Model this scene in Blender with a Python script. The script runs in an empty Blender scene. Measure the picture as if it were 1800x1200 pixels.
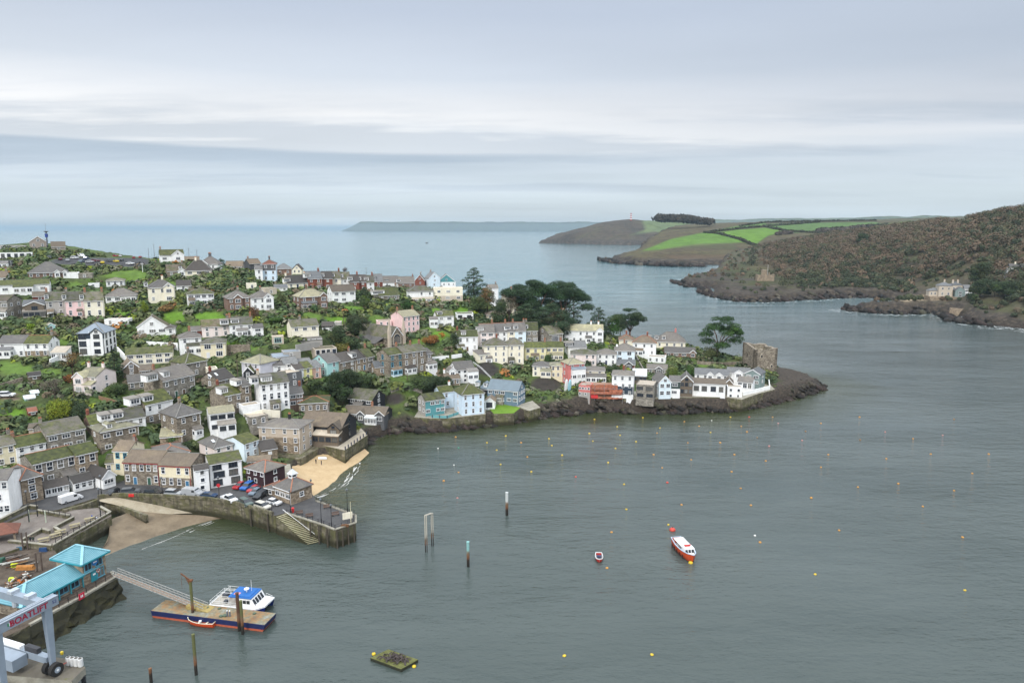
import bpy, math, random, zlib
import numpy as np
from mathutils import Vector, Matrix
S = bpy.context.scene
C = S.collection
R = math.radians
random.seed(7)
rng = np.random.default_rng(7)
# ---------------------------------------------------------------- camera
F = 1220.0; H = 75.0; PIT = math.atan(198.5/F)
cam = bpy.data.objects.new('camera', bpy.data.cameras.new('camera')); C.objects.link(cam)
cam.location = (0, 0, H); cam.rotation_euler = (R(90)-PIT, 0, 0)
cam.data.sensor_width = 36; cam.data.lens = 36*F/1800; cam.data.clip_start = 1; cam.data.clip_end = 120000
S.camera = cam
CP, SP = math.cos(PIT), math.sin(PIT)
def down(py): return (py-600)*CP+F*SP            # downward component of the sight line through a photo row
def fwd(py): return F*CP-(py-600)*SP
def at(px, py, z=0.0):
    """point of the place where the sight line through photo pixel meets height z"""
    k = (H-z)/down(py)
    return Vector(((px-900)*k, fwd(py)*k, z))
def at_y(px, py, y):
    k = y/fwd(py)
    return Vector(((px-900)*k, y, H-down(py)*k))
def proj(p):
    x, y, z = p[0], p[1], p[2]-H
    d = y*CP-z*SP
    return 900+F*x/d, 600-F*(y*SP+z*CP)/d
def scale_at(p): return F/(p[1]*CP-(p[2]-H)*SP)
# ---------------------------------------------------------------- mesh building
class MB:
    def __init__(s): s.v = []; s.f = []; s.m = []
    def add(s, vs, fs, mi=0):
        n = len(s.v); s.v += [tuple(v) for v in vs]
        for f in fs: s.f.append(tuple(i+n for i in f)); s.m.append(mi)
    def box(s, x0, y0, z0, x1, y1, z1, mi=0):
        s.add([(x0,y0,z0),(x1,y0,z0),(x1,y1,z0),(x0,y1,z0),(x0,y0,z1),(x1,y0,z1),(x1,y1,z1),(x0,y1,z1)],
              [(0,3,2,1),(4,5,6,7),(0,1,5,4),(1,2,6,5),(2,3,7,6),(3,0,4,7)], mi)
    def prism(s, base, off, mi=0):
        """closed polygon extruded by the vector off"""
        n = len(base); off = Vector(off)
        vs = [Vector(b) for b in base]; vs += [b+off for b in vs]
        s.add(vs, [tuple(range(n))[::-1], tuple(range(n, 2*n))]+[(i,(i+1)%n,n+(i+1)%n,n+i) for i in range(n)], mi)
    def tube(s, pts, r, n=6, mi=0, r2=None, cap=True):
        pts = [Vector(p) for p in pts]; m = len(pts); vs = []
        for i, p in enumerate(pts):
            d = (pts[min(i+1,m-1)]-pts[max(i-1,0)]).normalized()
            u = d.orthogonal().normalized() if abs(d.z) < .95 else Vector((1,0,0)); u = (u-d*u.dot(d)).normalized(); w = d.cross(u)
            rr = r if r2 is None else r+(r2-r)*i/(m-1)
            for k in range(n):
                a = 2*math.pi*k/n; vs.append(p+u*rr*math.cos(a)+w*rr*math.sin(a))
        fs = [(i*n+k, i*n+(k+1)%n, (i+1)*n+(k+1)%n, (i+1)*n+k) for i in range(m-1) for k in range(n)]
        if cap: fs += [tuple(range(n))[::-1], tuple(range((m-1)*n, m*n))]
        s.add(vs, fs, mi)
    def bar(s, a, b, w, h=None, mi=0):
        """square bar between two points"""
        a = Vector(a); b = Vector(b); d = (b-a).normalized(); h = h or w
        u = d.cross(Vector((0,0,1))); u = Vector((1,0,0)) if u.length < 1e-3 else u.normalized(); v = d.cross(u)
        q = [u*w/2+v*h/2, -u*w/2+v*h/2, -u*w/2-v*h/2, u*w/2-v*h/2]
        s.prism([a+k for k in q], b-a, mi)
    def lathe(s, prof, n=12, mi=0, c=(0,0,0)):
        vs = []; m = len(prof)
        for r, z in prof:
            for k in range(n):
                a = 2*math.pi*k/n; vs.append((c[0]+r*math.cos(a), c[1]+r*math.sin(a), c[2]+z))
        s.add(vs, [(i*n+k, i*n+(k+1)%n, (i+1)*n+(k+1)%n, (i+1)*n+k) for i in range(m-1) for k in range(n)]+[tuple(range(n))[::-1], tuple(range((m-1)*n, m*n))], mi)
    def mesh(s, name, mats, smooth=False):
        me = bpy.data.meshes.new(name); me.from_pydata(s.v, [], s.f)
        for m in (mats if isinstance(mats, (list, tuple)) else [mats]): me.materials.append(m)
        if any(s.m): me.polygons.foreach_set('material_index', s.m)
        if smooth: me.polygons.foreach_set('use_smooth', [True]*len(s.f))
        me.update(); return me
    def build(s, name, mats, parent=None, smooth=False, loc=None):
        return link(name, s.mesh(name, mats, smooth), parent, loc)
def link(name, me, parent=None, loc=None, rz=None):
    o = bpy.data.objects.new(name, me); C.objects.link(o)
    if parent: o.parent = parent
    if loc is not None: o.location = loc
    if rz is not None: o.rotation_euler.z = rz
    return o
def tag(o, label, cat, group=None):
    o['label'] = label; o['category'] = cat
    if group: o['group'] = group
    return o
def empty(name, loc, rz=0.0, label=None, cat=None, group=None):
    o = bpy.data.objects.new(name, None); C.objects.link(o); o.location = loc; o.rotation_euler.z = rz; o.empty_display_size = .5
    return tag(o, label, cat, group) if label else o
def copy_tree(root, loc=None, rz=None):
    c = root.copy(); C.objects.link(c)
    if loc is not None: c.location = loc
    if rz is not None: c.rotation_euler.z = rz
    for ch in root.children:
        k = ch.copy(); C.objects.link(k); k.parent = c
        for g in ch.children:
            j = g.copy(); C.objects.link(j); j.parent = k
    return c
# ---------------------------------------------------------------- materials
MATS = {}
class NT:
    def __init__(s, name):
        s.m = bpy.data.materials.new(name); s.m.use_nodes = True; s.t = s.m.node_tree; s.n = s.t.nodes; s.b = s.n['Principled BSDF']
    def node(s, ty, **kw):
        x = s.n.new(ty)
        for k, v in kw.items():
            if k in x.inputs: x.inputs[k].default_value = v
            else: setattr(x, k, v)
        return x
    def l(s, a, b): s.t.links.new(a, b)
    def coord(s, rnd=True, sc=(1,1,1)):
        tc = s.node('ShaderNodeTexCoord'); mp = s.node('ShaderNodeMapping'); mp.inputs['Scale'].default_value = sc
        s.l(tc.outputs['Object'], mp.inputs['Vector'])
        if rnd:
            oi = s.node('ShaderNodeObjectInfo'); mu = s.node('ShaderNodeMath', operation='MULTIPLY'); mu.inputs[1].default_value = 97.0
            s.l(oi.outputs['Random'], mu.inputs[0]); cb = s.node('ShaderNodeCombineXYZ')
            for i in range(3): s.l(mu.outputs[0], cb.inputs[i])
            s.l(cb.outputs[0], mp.inputs['Location'])
        return mp.outputs[0]
    def noise(s, vec, scale, detail=4, rough=.55):
        x = s.node('ShaderNodeTexNoise', Scale=scale, Detail=detail, Roughness=rough); s.l(vec, x.inputs['Vector']); return x.outputs['Fac']
    def ramp(s, fac, stops):
        x = s.node('ShaderNodeValToRGB'); e = x.color_ramp.elements
        while len(e) > 1: e.remove(e[-1])
        for i, (p, c) in enumerate(stops):
            k = e[0] if i == 0 else e.new(p)
            k.position = p; k.color = tuple(c)+(1,) if isinstance(c, (tuple, list)) else (c,c,c,1)
        s.l(fac, x.inputs[0]); return x.outputs[0]
    def mix(s, fac, a, b, mode='MIX'):
        x = s.node('ShaderNodeMix', data_type='RGBA', blend_type=mode)
        for sock, v in ((x.inputs[0], fac), (x.inputs[6], a), (x.inputs[7], b)):
            if isinstance(v, bpy.types.NodeSocket): s.l(v, sock)
            elif isinstance(v, (int, float)): sock.default_value = v if sock.type == 'VALUE' else (v,v,v,1)
            else: sock.default_value = tuple(v)+(1,)
        return x.outputs[2]
    def math(s, op, a, b=None, clamp=False):
        x = s.node('ShaderNodeMath', operation=op, use_clamp=clamp)
        for i, v in enumerate((a, b)):
            if v is None: continue
            if isinstance(v, bpy.types.NodeSocket): s.l(v, x.inputs[i])
            else: x.inputs[i].default_value = v
        return x.outputs[0]
    def bump(s, h, strength=.4, dist=.1):
        x = s.node('ShaderNodeBump', Strength=strength, Distance=dist); s.l(h, x.inputs['Height']); s.l(x.outputs[0], s.b.inputs['Normal'])
    def out(s, col, rough=.85, spec=.3, metal=0):
        if isinstance(col, bpy.types.NodeSocket): s.l(col, s.b.inputs['Base Color'])
        else: s.b.inputs['Base Color'].default_value = tuple(col)+(1,)
        s.b.inputs['Roughness'].default_value = rough; s.b.inputs['Specular IOR Level'].default_value = spec; s.b.inputs['Metallic'].default_value = metal
        return s.m
def scl(c, k): return tuple(min(1, x*k) for x in c)
def plain(name, col, rough=.6, spec=.4, var=.18, sc=2.0, metal=0):
    """paint, wood, metal: one colour with a little unevenness"""
    if name in MATS: return MATS[name]
    t = NT(name); v = t.coord(); n = t.noise(v, sc, 5)
    MATS[name] = t.out(t.ramp(n, [(.25, scl(col, 1-var)), (.75, scl(col, 1+var*.6))]), rough, spec, metal)
    return MATS[name]
def render_wall(name, col):
    """painted render with weather stains"""
    if name in MATS: return MATS[name]
    t = NT(name); v = t.coord(); n = t.noise(v, .5, 6, .65); st = t.noise(t.coord(True, (1.6,1.6,.22)), 1.0, 5, .7)
    base = t.ramp(n, [(.3, scl(col, .86)), (.6, col)])
    dirty = t.mix(t.ramp(st, [(.52, 0), (.72, .5)]), base, scl((col[0]*.62, col[1]*.6, col[2]*.52), 1))
    MATS[name] = t.out(dirty, .8, .25); t.bump(t.noise(v, 6, 3), .15, .03); return MATS[name]
def stone_wall(name, c1, c2, c3, sc=1.6):
    if name in MATS: return MATS[name]
    t = NT(name); v = t.coord(True, (1,1,1.9)); vo = t.node('ShaderNodeTexVoronoi', Scale=sc); t.l(v, vo.inputs['Vector'])
    sep = t.node('ShaderNodeSeparateColor'); t.l(vo.outputs['Color'], sep.inputs[0])
    col = t.ramp(sep.outputs[0], [(0, c1), (.5, c2), (1, c3)])
    big = t.noise(t.coord(), .35, 5, .6)
    col = t.mix(t.ramp(big, [(.35, .0), (.7, .55)]), col, scl(c1, .6))
    MATS[name] = t.out(col, .9, .2); t.bump(vo.outputs['Distance'], .5, .06); return MATS[name]
def brick_wall(name, col):
    if name in MATS: return MATS[name]
    t = NT(name); b = t.node('ShaderNodeTexBrick', Scale=3.2); t.l(t.coord(True, (1,1,1)), b.inputs['Vector'])
    b.inputs['Color1'].default_value = scl(col, 1.1)+(1,); b.inputs['Color2'].default_value = scl(col, .75)+(1,); b.inputs['Mortar'].default_value = (.28,.25,.22,1); b.inputs['Mortar Size'].default_value = .012
    n = t.noise(t.coord(), .6, 5)
    MATS[name] = t.out(t.mix(t.ramp(n, [(.4, 0), (.75, .5)]), b.outputs[0], scl(col, .55)), .85, .2); return MATS[name]
def slate_roof(name, col, moss=0.0, lichen=.3, mosscol=(.062,.074,.018), ribs=False):
    """slates laid in courses, with lichen and moss patches"""
    if name in MATS: return MATS[name]
    t = NT(name); v = t.coord(); n = t.noise(v, 1.1, 6, .65); cs = t.noise(t.coord(True, (1.2,1.2,5)), 2.4, 3, .6)
    c = t.ramp(n, [(.25, scl(col, .72)), (.5, col), (.75, scl(col, 1.25))])
    c = t.mix(t.ramp(cs, [(.35, .45), (.6, 0)]), c, scl(col, .5))
    pale = (min(1,col[0]*1.7+.04), min(1,col[1]*1.65+.04), col[2]*1.35+.02)
    c = t.mix(t.ramp(t.noise(v, .33, 6, .7), [(.5, 0), (.5+.5*(1-lichen)+.01, lichen)]), c, pale)
    if moss > 0:
        a = .72-.5*moss
        mc = t.ramp(t.noise(v, .9, 4), [(.3, scl(mosscol, .45)), (.55, mosscol), (.8, (mosscol[0]*1.8, mosscol[1]*1.6, mosscol[2]*1.2))])
        c = t.mix(t.ramp(t.noise(v, .42, 6, .72), [(a, 0), (a+.12, min(1, .55+moss*.5))]), c, mc)
    oi = t.node('ShaderNodeObjectInfo'); c = t.mix(1.0, c, t.ramp(oi.outputs['Random'], [(0, (.74,.72,.70)), (.35, (1.0,.98,.95)), (.7, (1.15,1.08,1.0)), (1, (1.42,1.34,1.22))]), 'MULTIPLY')
    MATS[name] = t.out(c, .75, .35); t.bump(cs, .35, .05); return MATS[name]
def glass(name='window_glass', dark=(.018,.022,.03)):
    if name in MATS: return MATS[name]
    t = NT(name); oi = t.node('ShaderNodeObjectInfo')
    c = t.ramp(oi.outputs['Random'], [(0, dark), (.5, scl(dark, 1.8)), (.72, (.05,.055,.06)), (.8, (.16,.15,.13)), (.9, (.02,.025,.03)), (1, (.4,.39,.36))])
    MATS[name] = t.out(c, .12, .55); return MATS[name]
# ---------------------------------------------------------------- height fields
class RBF:
    """smooth surface through scattered heights"""
    def __init__(s, pts, lam=2.0):
        P = np.array(pts, float); s.x = P[:, :2]; n = len(P)
        r = np.linalg.norm(s.x[:, None]-s.x[None], axis=2)
        A = np.zeros((n+3, n+3)); A[:n, :n] = r+lam*0; A[:n, :n] -= np.eye(n)*lam
        A[:n, n] = 1; A[:n, n+1:] = s.x; A[n, :n] = 1; A[n+1:, :n] = s.x.T
        s.w = np.linalg.solve(A, np.concatenate([P[:, 2], np.zeros(3)])); s.n = n
    def __call__(s, x, y):
        x = np.asarray(x, float); y = np.asarray(y, float); sh = x.shape; q = np.stack([x.ravel(), y.ravel()], 1); out = np.empty(len(q))
        for i in range(0, len(q), 20000):
            r = np.linalg.norm(q[i:i+20000, None]-s.x[None], axis=2); out[i:i+20000] = r@s.w[:s.n]+s.w[s.n]+q[i:i+20000]@s.w[s.n+1:]
        return out.reshape(sh)
def poly_dist(x, y, poly):
    """signed distance to a closed polygon, positive inside"""
    P = np.array(poly, float); sh = np.shape(x); x = np.ravel(x); y = np.ravel(y); d = np.full(x.shape, 1e18); ins = np.zeros(x.shape, bool)
    for i in range(len(P)):
        a = P[i]; b = P[(i+1) % len(P)]; e = b-a; L = max(e@e, 1e-9)
        t = np.clip(((x-a[0])*e[0]+(y-a[1])*e[1])/L, 0, 1); d = np.minimum(d, (x-a[0]-t*e[0])**2+(y-a[1]-t*e[1])**2)
        c = ((a[1] > y) != (b[1] > y))
        with np.errstate(divide='ignore', invalid='ignore'): xi = a[0]+(y-a[1])*e[0]/(e[1] if e[1] else 1e-12)
        ins ^= c & (x < xi)
    return (np.sqrt(d)*np.where(ins, 1, -1)).reshape(sh)
def vnoise(x, y, sc, seed=0, oct=4, gain=.5):
    """value noise, about -1..1"""
    x = np.asarray(x, float)/sc; y = np.asarray(y, float)/sc; tot = np.zeros(x.shape); amp = 1; norm = 0
    for o in range(oct):
        xi = np.floor(x).astype(np.int64); yi = np.floor(y).astype(np.int64); fx = x-xi; fy = y-yi; fx = fx*fx*(3-2*fx); fy = fy*fy*(3-2*fy)
        def h(i, j):
            k = (i*374761393+j*668265263+(seed+o*31)*1442695041) & 0xffffffff
            k = ((k ^ (k >> 13))*1274126177) & 0xffffffff
            return ((k ^ (k >> 16)) & 0xffff)/32767.5-1
        tot += amp*((h(xi,yi)*(1-fx)+h(xi+1,yi)*fx)*(1-fy)+(h(xi,yi+1)*(1-fx)+h(xi+1,yi+1)*fx)*fy)
        norm += amp; amp *= gain; x = x*2.03+17.1; y = y*2.03+5.7
    return tot/norm
def sstep(a, b, x): t = np.clip((x-a)/(b-a), 0, 1); return t*t*(3-2*t)
def grid_object(name, X, Y, Z, mat, attrs=None, smooth=True):
    ny, nx = X.shape; me = bpy.data.meshes.new(name); v = np.stack([X, Y, Z], 2).reshape(-1, 3).astype(np.float32)
    i = np.arange((ny-1)*nx).reshape(ny-1, nx)[:, :-1].ravel(); q = np.stack([i, i+1, i+nx+1, i+nx], 1).astype(np.int32)
    me.vertices.add(len(v)); me.vertices.foreach_set('co', v.ravel()); me.loops.add(q.size); me.loops.foreach_set('vertex_index', q.ravel())
    me.polygons.add(len(q)); me.polygons.foreach_set('loop_start', np.arange(0, q.size, 4, dtype=np.int32)); me.polygons.foreach_set('use_smooth', np.full(len(q), smooth))
    me.update(calc_edges=True)
    for k, a in (attrs or {}).items():
        if a.ndim == 3: at_ = me.attributes.new(k, 'FLOAT_COLOR', 'POINT'); at_.data.foreach_set('color', np.concatenate([a.reshape(-1, 3), np.ones((len(v), 1))], 1).astype(np.float32).ravel())
        else: at_ = me.attributes.new(k, 'FLOAT', 'POINT'); at_.data.foreach_set('value', a.ravel().astype(np.float32))
    me.materials.append(mat); return link(name, me)
def tri_object(name, V, Fq, mat, parent=None, cols=None):
    """mesh from numpy vertices and quads, with a colour per face"""
    me = bpy.data.meshes.new(name); V = np.asarray(V, np.float32); Fq = np.asarray(Fq, np.int32)
    me.vertices.add(len(V)); me.vertices.foreach_set('co', V.ravel()); me.loops.add(Fq.size); me.loops.foreach_set('vertex_index', Fq.ravel())
    me.polygons.add(len(Fq)); me.polygons.foreach_set('loop_start', np.arange(0, Fq.size, 4, dtype=np.int32)); me.update(calc_edges=True)
    if cols is not None:
        a = me.attributes.new('tint', 'FLOAT_COLOR', 'FACE'); a.data.foreach_set('color', np.concatenate([cols, np.ones((len(Fq), 1))], 1).astype(np.float32).ravel())
    me.materials.append(mat); return link(name, me, parent)
def pxz(lst): return [tuple(at(*p)) for p in lst]
# ---------------------------------------------------------------- the village hill
CTRL = pxz([(20,880,5),(60,900,4.6),(125,880,4.8),(200,865,4.8),(350,865,4.8),(480,885,4.5),(20,800,11),(100,800,10),(150,770,12),(240,770,10),(205,790,9),(300,765,11.5),
 (500,790,5),(400,800,6.5),(470,720,16),(390,735,14),(300,690,19.5),(170,690,22),(90,690,21.5),(30,690,22.5),(20,750,16),(20,625,28),(180,620,29),(270,590,32),(250,640,26),
 (370,625,27),(340,595,31.5),(440,585,32.5),(540,600,32),(545,635,25),(500,650,23.5),(560,660,19.5),(640,650,18.5),(715,657,17.5),(143,556,39),(25,560,39),(215,530,41),(350,535,42),
 (440,545,40.5),(540,545,39.5),(600,530,39),(680,527,38.5),(740,530,36),(285,530,43),(40,520,45),(90,487,52),(215,462,57),(303,460,57),(400,480,52),(470,492,48),(520,505,45),
 (610,508,43),(690,508,41.5),(780,505,42.5),(67,437,63),(20,445,61),(370,470,53),(150,445,60),(690,610,24),(712,580,28),(775,580,28),(650,580,30),(815,620,20),(886,640,14.5),(880,612,18),
 (980,635,14),(960,605,20),(1030,603,18),(930,560,26),(850,555,29),(700,560,32),(1000,590,21),(1015,640,13),(1070,645,11),(1035,690,6),(1095,690,6),(990,690,6.5),(890,690,6),
 (930,700,5),(815,728,5),(750,725,5.5),(960,660,11),(800,665,13),(740,690,10),(640,735,4.8),(634,721,7),(575,740,9),(590,770,5.5),(600,700,11),(690,745,3),(1160,600,15),(1180,610,14),(1100,615,14),
 (1150,640,10),(1165,680,6),(1275,690,5.5),(1335,665,8),(1255,625,11),(1220,650,9),(1380,662,6.5),(1420,668,4.5),(1440,676,2.5)]) + [
 (-330,480,50),(-250,470,45),(-150,470,36),(-80,460,30),(-20,440,20),(40,420,11),(85,400,6),(110,372,7),(-400,420,62),(-420,300,44),(-420,200,22),(-300,150,6)]
hill_z = RBF(CTRL, 3.0)
SHORE = [(1452,677),(1446,686),(1400,700),(1355,711),(1290,723),(1245,724),(1200,727),(1160,727),(1120,726),(1085,724),(1050,723),(1015,727),(980,730),(930,739),(900,744),(870,747),
 (800,756),(762,760),(740,757),(715,756),(690,762),(655,772),(645,785),(618,808),(600,812),(560,815),(528,832),(515,862),(535,888),(520,899),(400,896),(230,880),(185,880),(150,888),(120,905),(60,930),(0,960)]
LAND = [tuple(at(*p))[:2] for p in SHORE]+[(-420,150),(-600,300),(-600,640),(-400,620),(-250,570),(-120,510),(-40,470),(20,445),(60,428),(100,400),(128,365),(150,345)]
def _soft(x, y, near=1.0):
    z = hill_z(x, y); d = poly_dist(x, y, LAND)
    jag = vnoise(x, y, 9, 3, 4)*2.2+vnoise(x, y, 3, 9, 2)*.9
    k = sstep(-1.5, 4.0, d+jag*.55)
    rock = vnoise(x*1.4+y*.6, y*.35-x*.15, 3.2, 5, 3)*1.0*sstep(16, 2, d)
    return (np.maximum(z, 1.2)+rock*.9)*k+(-6)*(1-k), d
def ground(x, y): return float(_soft(np.array([x]), np.array([y]))[0][0])
def hit(px, py, lift=0.0):
    """first point of the hill under a photo pixel, from the smooth surface"""
    lo, hi = 140.0, 700.0; ys = np.linspace(lo, hi, 561); k = ys/fwd(py); xs = (px-900)*k; zs = H-down(py)*k-lift
    h = np.maximum(hill_z(xs, ys), 1.0); below = np.nonzero(zs <= h)[0]
    if not len(below): return at(px, py, 1.0)
    i = max(below[0], 1); a, b = zs[i-1]-h[i-1], zs[i]-h[i]; t = a/(a-b) if a != b else 0; y = ys[i-1]+t*(ys[i]-ys[i-1]); kk = y/fwd(py)
    return Vector(((px-900)*kk, y, H-down(py)*kk))
PADS = []      # building plots levelled into the slope: (corner polygon, height)
# ---------------------------------------------------------------- sky and light
w = bpy.data.worlds.new('World'); S.world = w; w.use_nodes = True; wt = w.node_tree
for n in list(wt.nodes): wt.nodes.remove(n)
def wn(ty, **kw):
    x = wt.nodes.new(ty)
    for k, v in kw.items():
        if k in x.inputs: x.inputs[k].default_value = v
        else: setattr(x, k, v)
    return x
def wl(a, b): wt.links.new(a, b)
def wm(op, a, b=None, clamp=False):
    x = wn('ShaderNodeMath', operation=op, use_clamp=clamp)
    for i, v in enumerate((a, b)):
        if v is None: continue
        if isinstance(v, bpy.types.NodeSocket): wl(v, x.inputs[i])
        else: x.inputs[i].default_value = v
    return x.outputs[0]
def wramp(f, stops):
    x = wn('ShaderNodeValToRGB'); e = x.color_ramp.elements
    while len(e) > 1: e.remove(e[-1])
    for i, (p, c) in enumerate(stops):
        k = e[0] if i == 0 else e.new(p); k.position = p; k.color = (tuple(c) if isinstance(c, tuple) else (c,c,c))+(1,)
    wl(f, x.inputs[0]); return x.outputs[0]
def wmix(f, a, b):
    x = wn('ShaderNodeMix', data_type='RGBA')
    for s_, v in ((x.inputs[0], f), (x.inputs[6], a), (x.inputs[7], b)):
        if isinstance(v, bpy.types.NodeSocket): wl(v, s_)
        else: s_.default_value = tuple(v)+(1,) if isinstance(v, tuple) else v
    return x.outputs[2]
SUN_EL, SUN_AZ = R(36), R(196)
sky = wn('ShaderNodeTexSky', sky_type='NISHITA', sun_disc=False, sun_elevation=SUN_EL, sun_rotation=SUN_AZ); 
tc = wn('ShaderNodeTexCoord'); sx = wn('ShaderNodeSeparateXYZ'); wl(tc.outputs['Generated'], sx.inputs[0])
X_, Y_, Z_ = sx.outputs
el = wm('ARCTANGENT', wm('DIVIDE', Z_, wm('SQRT', wm('ADD', wm('MULTIPLY', X_, X_), wm('MULTIPLY', Y_, Y_)))))   # radians above the horizon
az = wm('ARCTAN2', X_, Y_)
# cloud sheet seen from below: noise over the flat plane the sight line meets
def plane(sc, ox=0.0, st=(1,1)):
    zz = wm('MAXIMUM', wm('ADD', Z_, .045), .02); c = wn('ShaderNodeCombineXYZ')
    wl(wm('MULTIPLY', wm('DIVIDE', X_, zz), sc*st[0]), c.inputs[0]); wl(wm('MULTIPLY', wm('DIVIDE', Y_, zz), sc*st[1]), c.inputs[1]); c.inputs[2].default_value = ox
    return c.outputs[0]
def wnoise(v, sc, det=5, ro=.55):
    x = wn('ShaderNodeTexNoise', Scale=sc, Detail=det, Roughness=ro); wl(v, x.inputs['Vector']); return x.outputs['Fac']
n1 = wnoise(plane(.16, 3.1, (.55,1)), 1.0, 6, .55)
n2 = wnoise(plane(.45, 8.3, (.45,1.3)), 1.0, 6, .6)
n3 = wnoise(plane(1.0, 1.7, (1,1)), .22, 3, .5)
wob = wm('ADD', wm('MULTIPLY', wm('SUBTRACT', n2, .5), .045), wm('MULTIPLY', wm('SUBTRACT', n1, .5), .05))
e2 = wm('ADD', el, wob)
# base of the overcast: colour by height over the horizon
base = wramp(wm('DIVIDE', e2, .5), [(0, (.655,.735,.795)), (.07, (.64,.725,.785)), (.13, (.635,.71,.78)), (.19, (.72,.78,.84)), (.225, (.97,.972,.975)), (.30, (.945,.95,.962)), (.40, (.68,.735,.81)), (.56, (.525,.59,.70)), (.85, (.53,.595,.71)), (1, (.9,.96,1.04))])
side = wramp(wm('ADD', wm('MULTIPLY', az, .62), .5), [(0, 1.0), (.40, 1.0), (.62, .72), (1, .25)])      # the bright gap fades to the right
low = wramp(wm('DIVIDE', e2, .5), [(.12, 0.0), (.26, 1.0), (.45, 1.0), (.62, .0)])
grey = wmix(wm('MULTIPLY', low, wm('SUBTRACT', 1.0, side)), base, (.43,.50,.61))
# long dark cloud bank low on the left, with a sharp upper edge and torn wisps
slope = wm('ADD', wm('MULTIPLY', wm('ADD', az, .62), -.006), .1055)
edge = wm('SUBTRACT', wm('ADD', el, wm('MULTIPLY', wm('SUBTRACT', n2, .5), .016)), slope)
bank = wm('MULTIPLY', wramp(wm('ADD', wm('MULTIPLY', edge, 9.0), .5), [(.05, 0.0), (.25, .55), (.44, 1.0), (.49, .95), (.535, 0.0)]), wramp(wm('ADD', az, .62), [(0, 1.0), (.50, 1.0), (.80, .25), (1, .12)]))
bank = wm('MULTIPLY', bank, wramp(n2, [(.25, .55), (.5, 1.0)]))
col = wmix(wm('MULTIPLY', bank, .85), grey, (.42,.51,.615))
streak = wramp(n2, [(.48, 0.0), (.60, 1.0)])
sband = wramp(wm('MULTIPLY', el, 2.0), [(.07, 0.0), (.13, 1.0), (.27, 1.0), (.36, 0.0)])
col = wmix(wm('MULTIPLY', wm('MULTIPLY', streak, sband), .55), col, (.42,.50,.60))
soft = wramp(n1, [(.3, .82), (.7, 1.16)])
mx = wn('ShaderNodeMix', data_type='RGBA', blend_type='MULTIPLY'); mx.inputs[0].default_value = 1; wl(col, mx.inputs[6]); wl(soft, mx.inputs[7])
# clear-sky light behind the cloud
sm = wn('ShaderNodeMix', data_type='RGBA', blend_type='MIX'); sm.inputs[0].default_value = .93
skc = wn('ShaderNodeMix', data_type='RGBA', blend_type='MULTIPLY'); skc.inputs[0].default_value = 1; wl(sky.outputs[0], skc.inputs[6]); skc.inputs[7].default_value = (.1,.1,.1,1)
wl(skc.outputs[2], sm.inputs[6]); wl(mx.outputs[2], sm.inputs[7])
# an overcast sky is brighter overhead than near the horizon
zen = wramp(Z_, [(0, .74), (.36, .74), (.60, 1.5), (1, 1.95)])
fin = wn('ShaderNodeMix', data_type='RGBA', blend_type='MULTIPLY'); fin.inputs[0].default_value = 1; wl(sm.outputs[2], fin.inputs[6]); wl(zen, fin.inputs[7])
bg = wn('ShaderNodeBackground', Strength=1.0); wl(fin.outputs[2], bg.inputs[0]); ow = wn('ShaderNodeOutputWorld'); wl(bg.outputs[0], ow.inputs[0])
sun = bpy.data.lights.new('sun', 'SUN'); sun.energy = 1.5; sun.angle = R(15); sun.color = (1,.965,.92)
so = bpy.data.objects.new('sun', sun); C.objects.link(so)
sd = Vector((math.sin(SUN_AZ)*math.cos(SUN_EL), math.cos(SUN_AZ)*math.cos(SUN_EL), math.sin(SUN_EL))); so.rotation_euler = sd.to_track_quat('Z', 'Y').to_euler(); so.location = (0, -50, 300)
vs = S.view_settings; vs.view_transform = 'Standard'; vs.look = 'None'; vs.exposure = 0.56; vs.gamma = 1; vs.use_curve_mapping = False
S.cycles.use_denoising = True
S.cycles.max_bounces = 6; S.cycles.diffuse_bounces = 3; S.cycles.glossy_bounces = 3; S.cycles.transparent_max_bounces = 6; S.cycles.volume_bounces = 0
# ---------------------------------------------------------------- materials of the land
def att(t, name):
    x = t.node('ShaderNodeAttribute', attribute_name=name); return x
def land_mat(name, base_stops, rock=(.075,.062,.05), sc=.05):
    t = NT(name); v = t.coord(False); n = t.noise(v, sc, 8, .62); n2 = t.noise(v, sc*6, 6, .65)
    col = t.ramp(n, base_stops)
    col = t.mix(t.ramp(n2, [(.35, .55), (.55, 0)]), col, scl(base_stops[0][1], .5))
    g = att(t, 'ground'); rk = att(t, 'rock'); fl = att(t, 'field')
    col = t.mix(fl.outputs['Fac'], col, t.mix(1.0, g.outputs['Color'], t.ramp(t.noise(v, sc*2.5, 7, .7), [(.3, .62), (.5, .95), (.7, 1.2)]), 'MULTIPLY'))
    # cliff rock: brown strata, olive weed above the tide line, pale lichen tops
    ts = t.noise(t.coord(False, (.9,.9,1.6)), sc*9, 6, .7); rc = t.ramp(ts, [(.3, scl(rock, .3)), (.5, scl(rock, .65)), (.64, (.09,.07,.052)), (.78, (.17,.15,.105))])
    geo = t.node('ShaderNodeNewGeometry'); sp = t.node('ShaderNodeSeparateXYZ'); t.l(geo.outputs['Position'], sp.inputs[0])
    wet = t.ramp(t.math('ADD', t.math('MULTIPLY', sp.outputs[2], .2), t.math('MULTIPLY', n2, .35)), [(.28, 1.0), (.6, 0.0)])
    rc = t.mix(t.math('MULTIPLY', wet, .8), rc, (.036,.027,.022))
    col = t.mix(rk.outputs['Fac'], col, rc)
    t.bump(n2, .7, 1.0/(sc*18)); return t.out(col, .92, .15)
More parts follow.
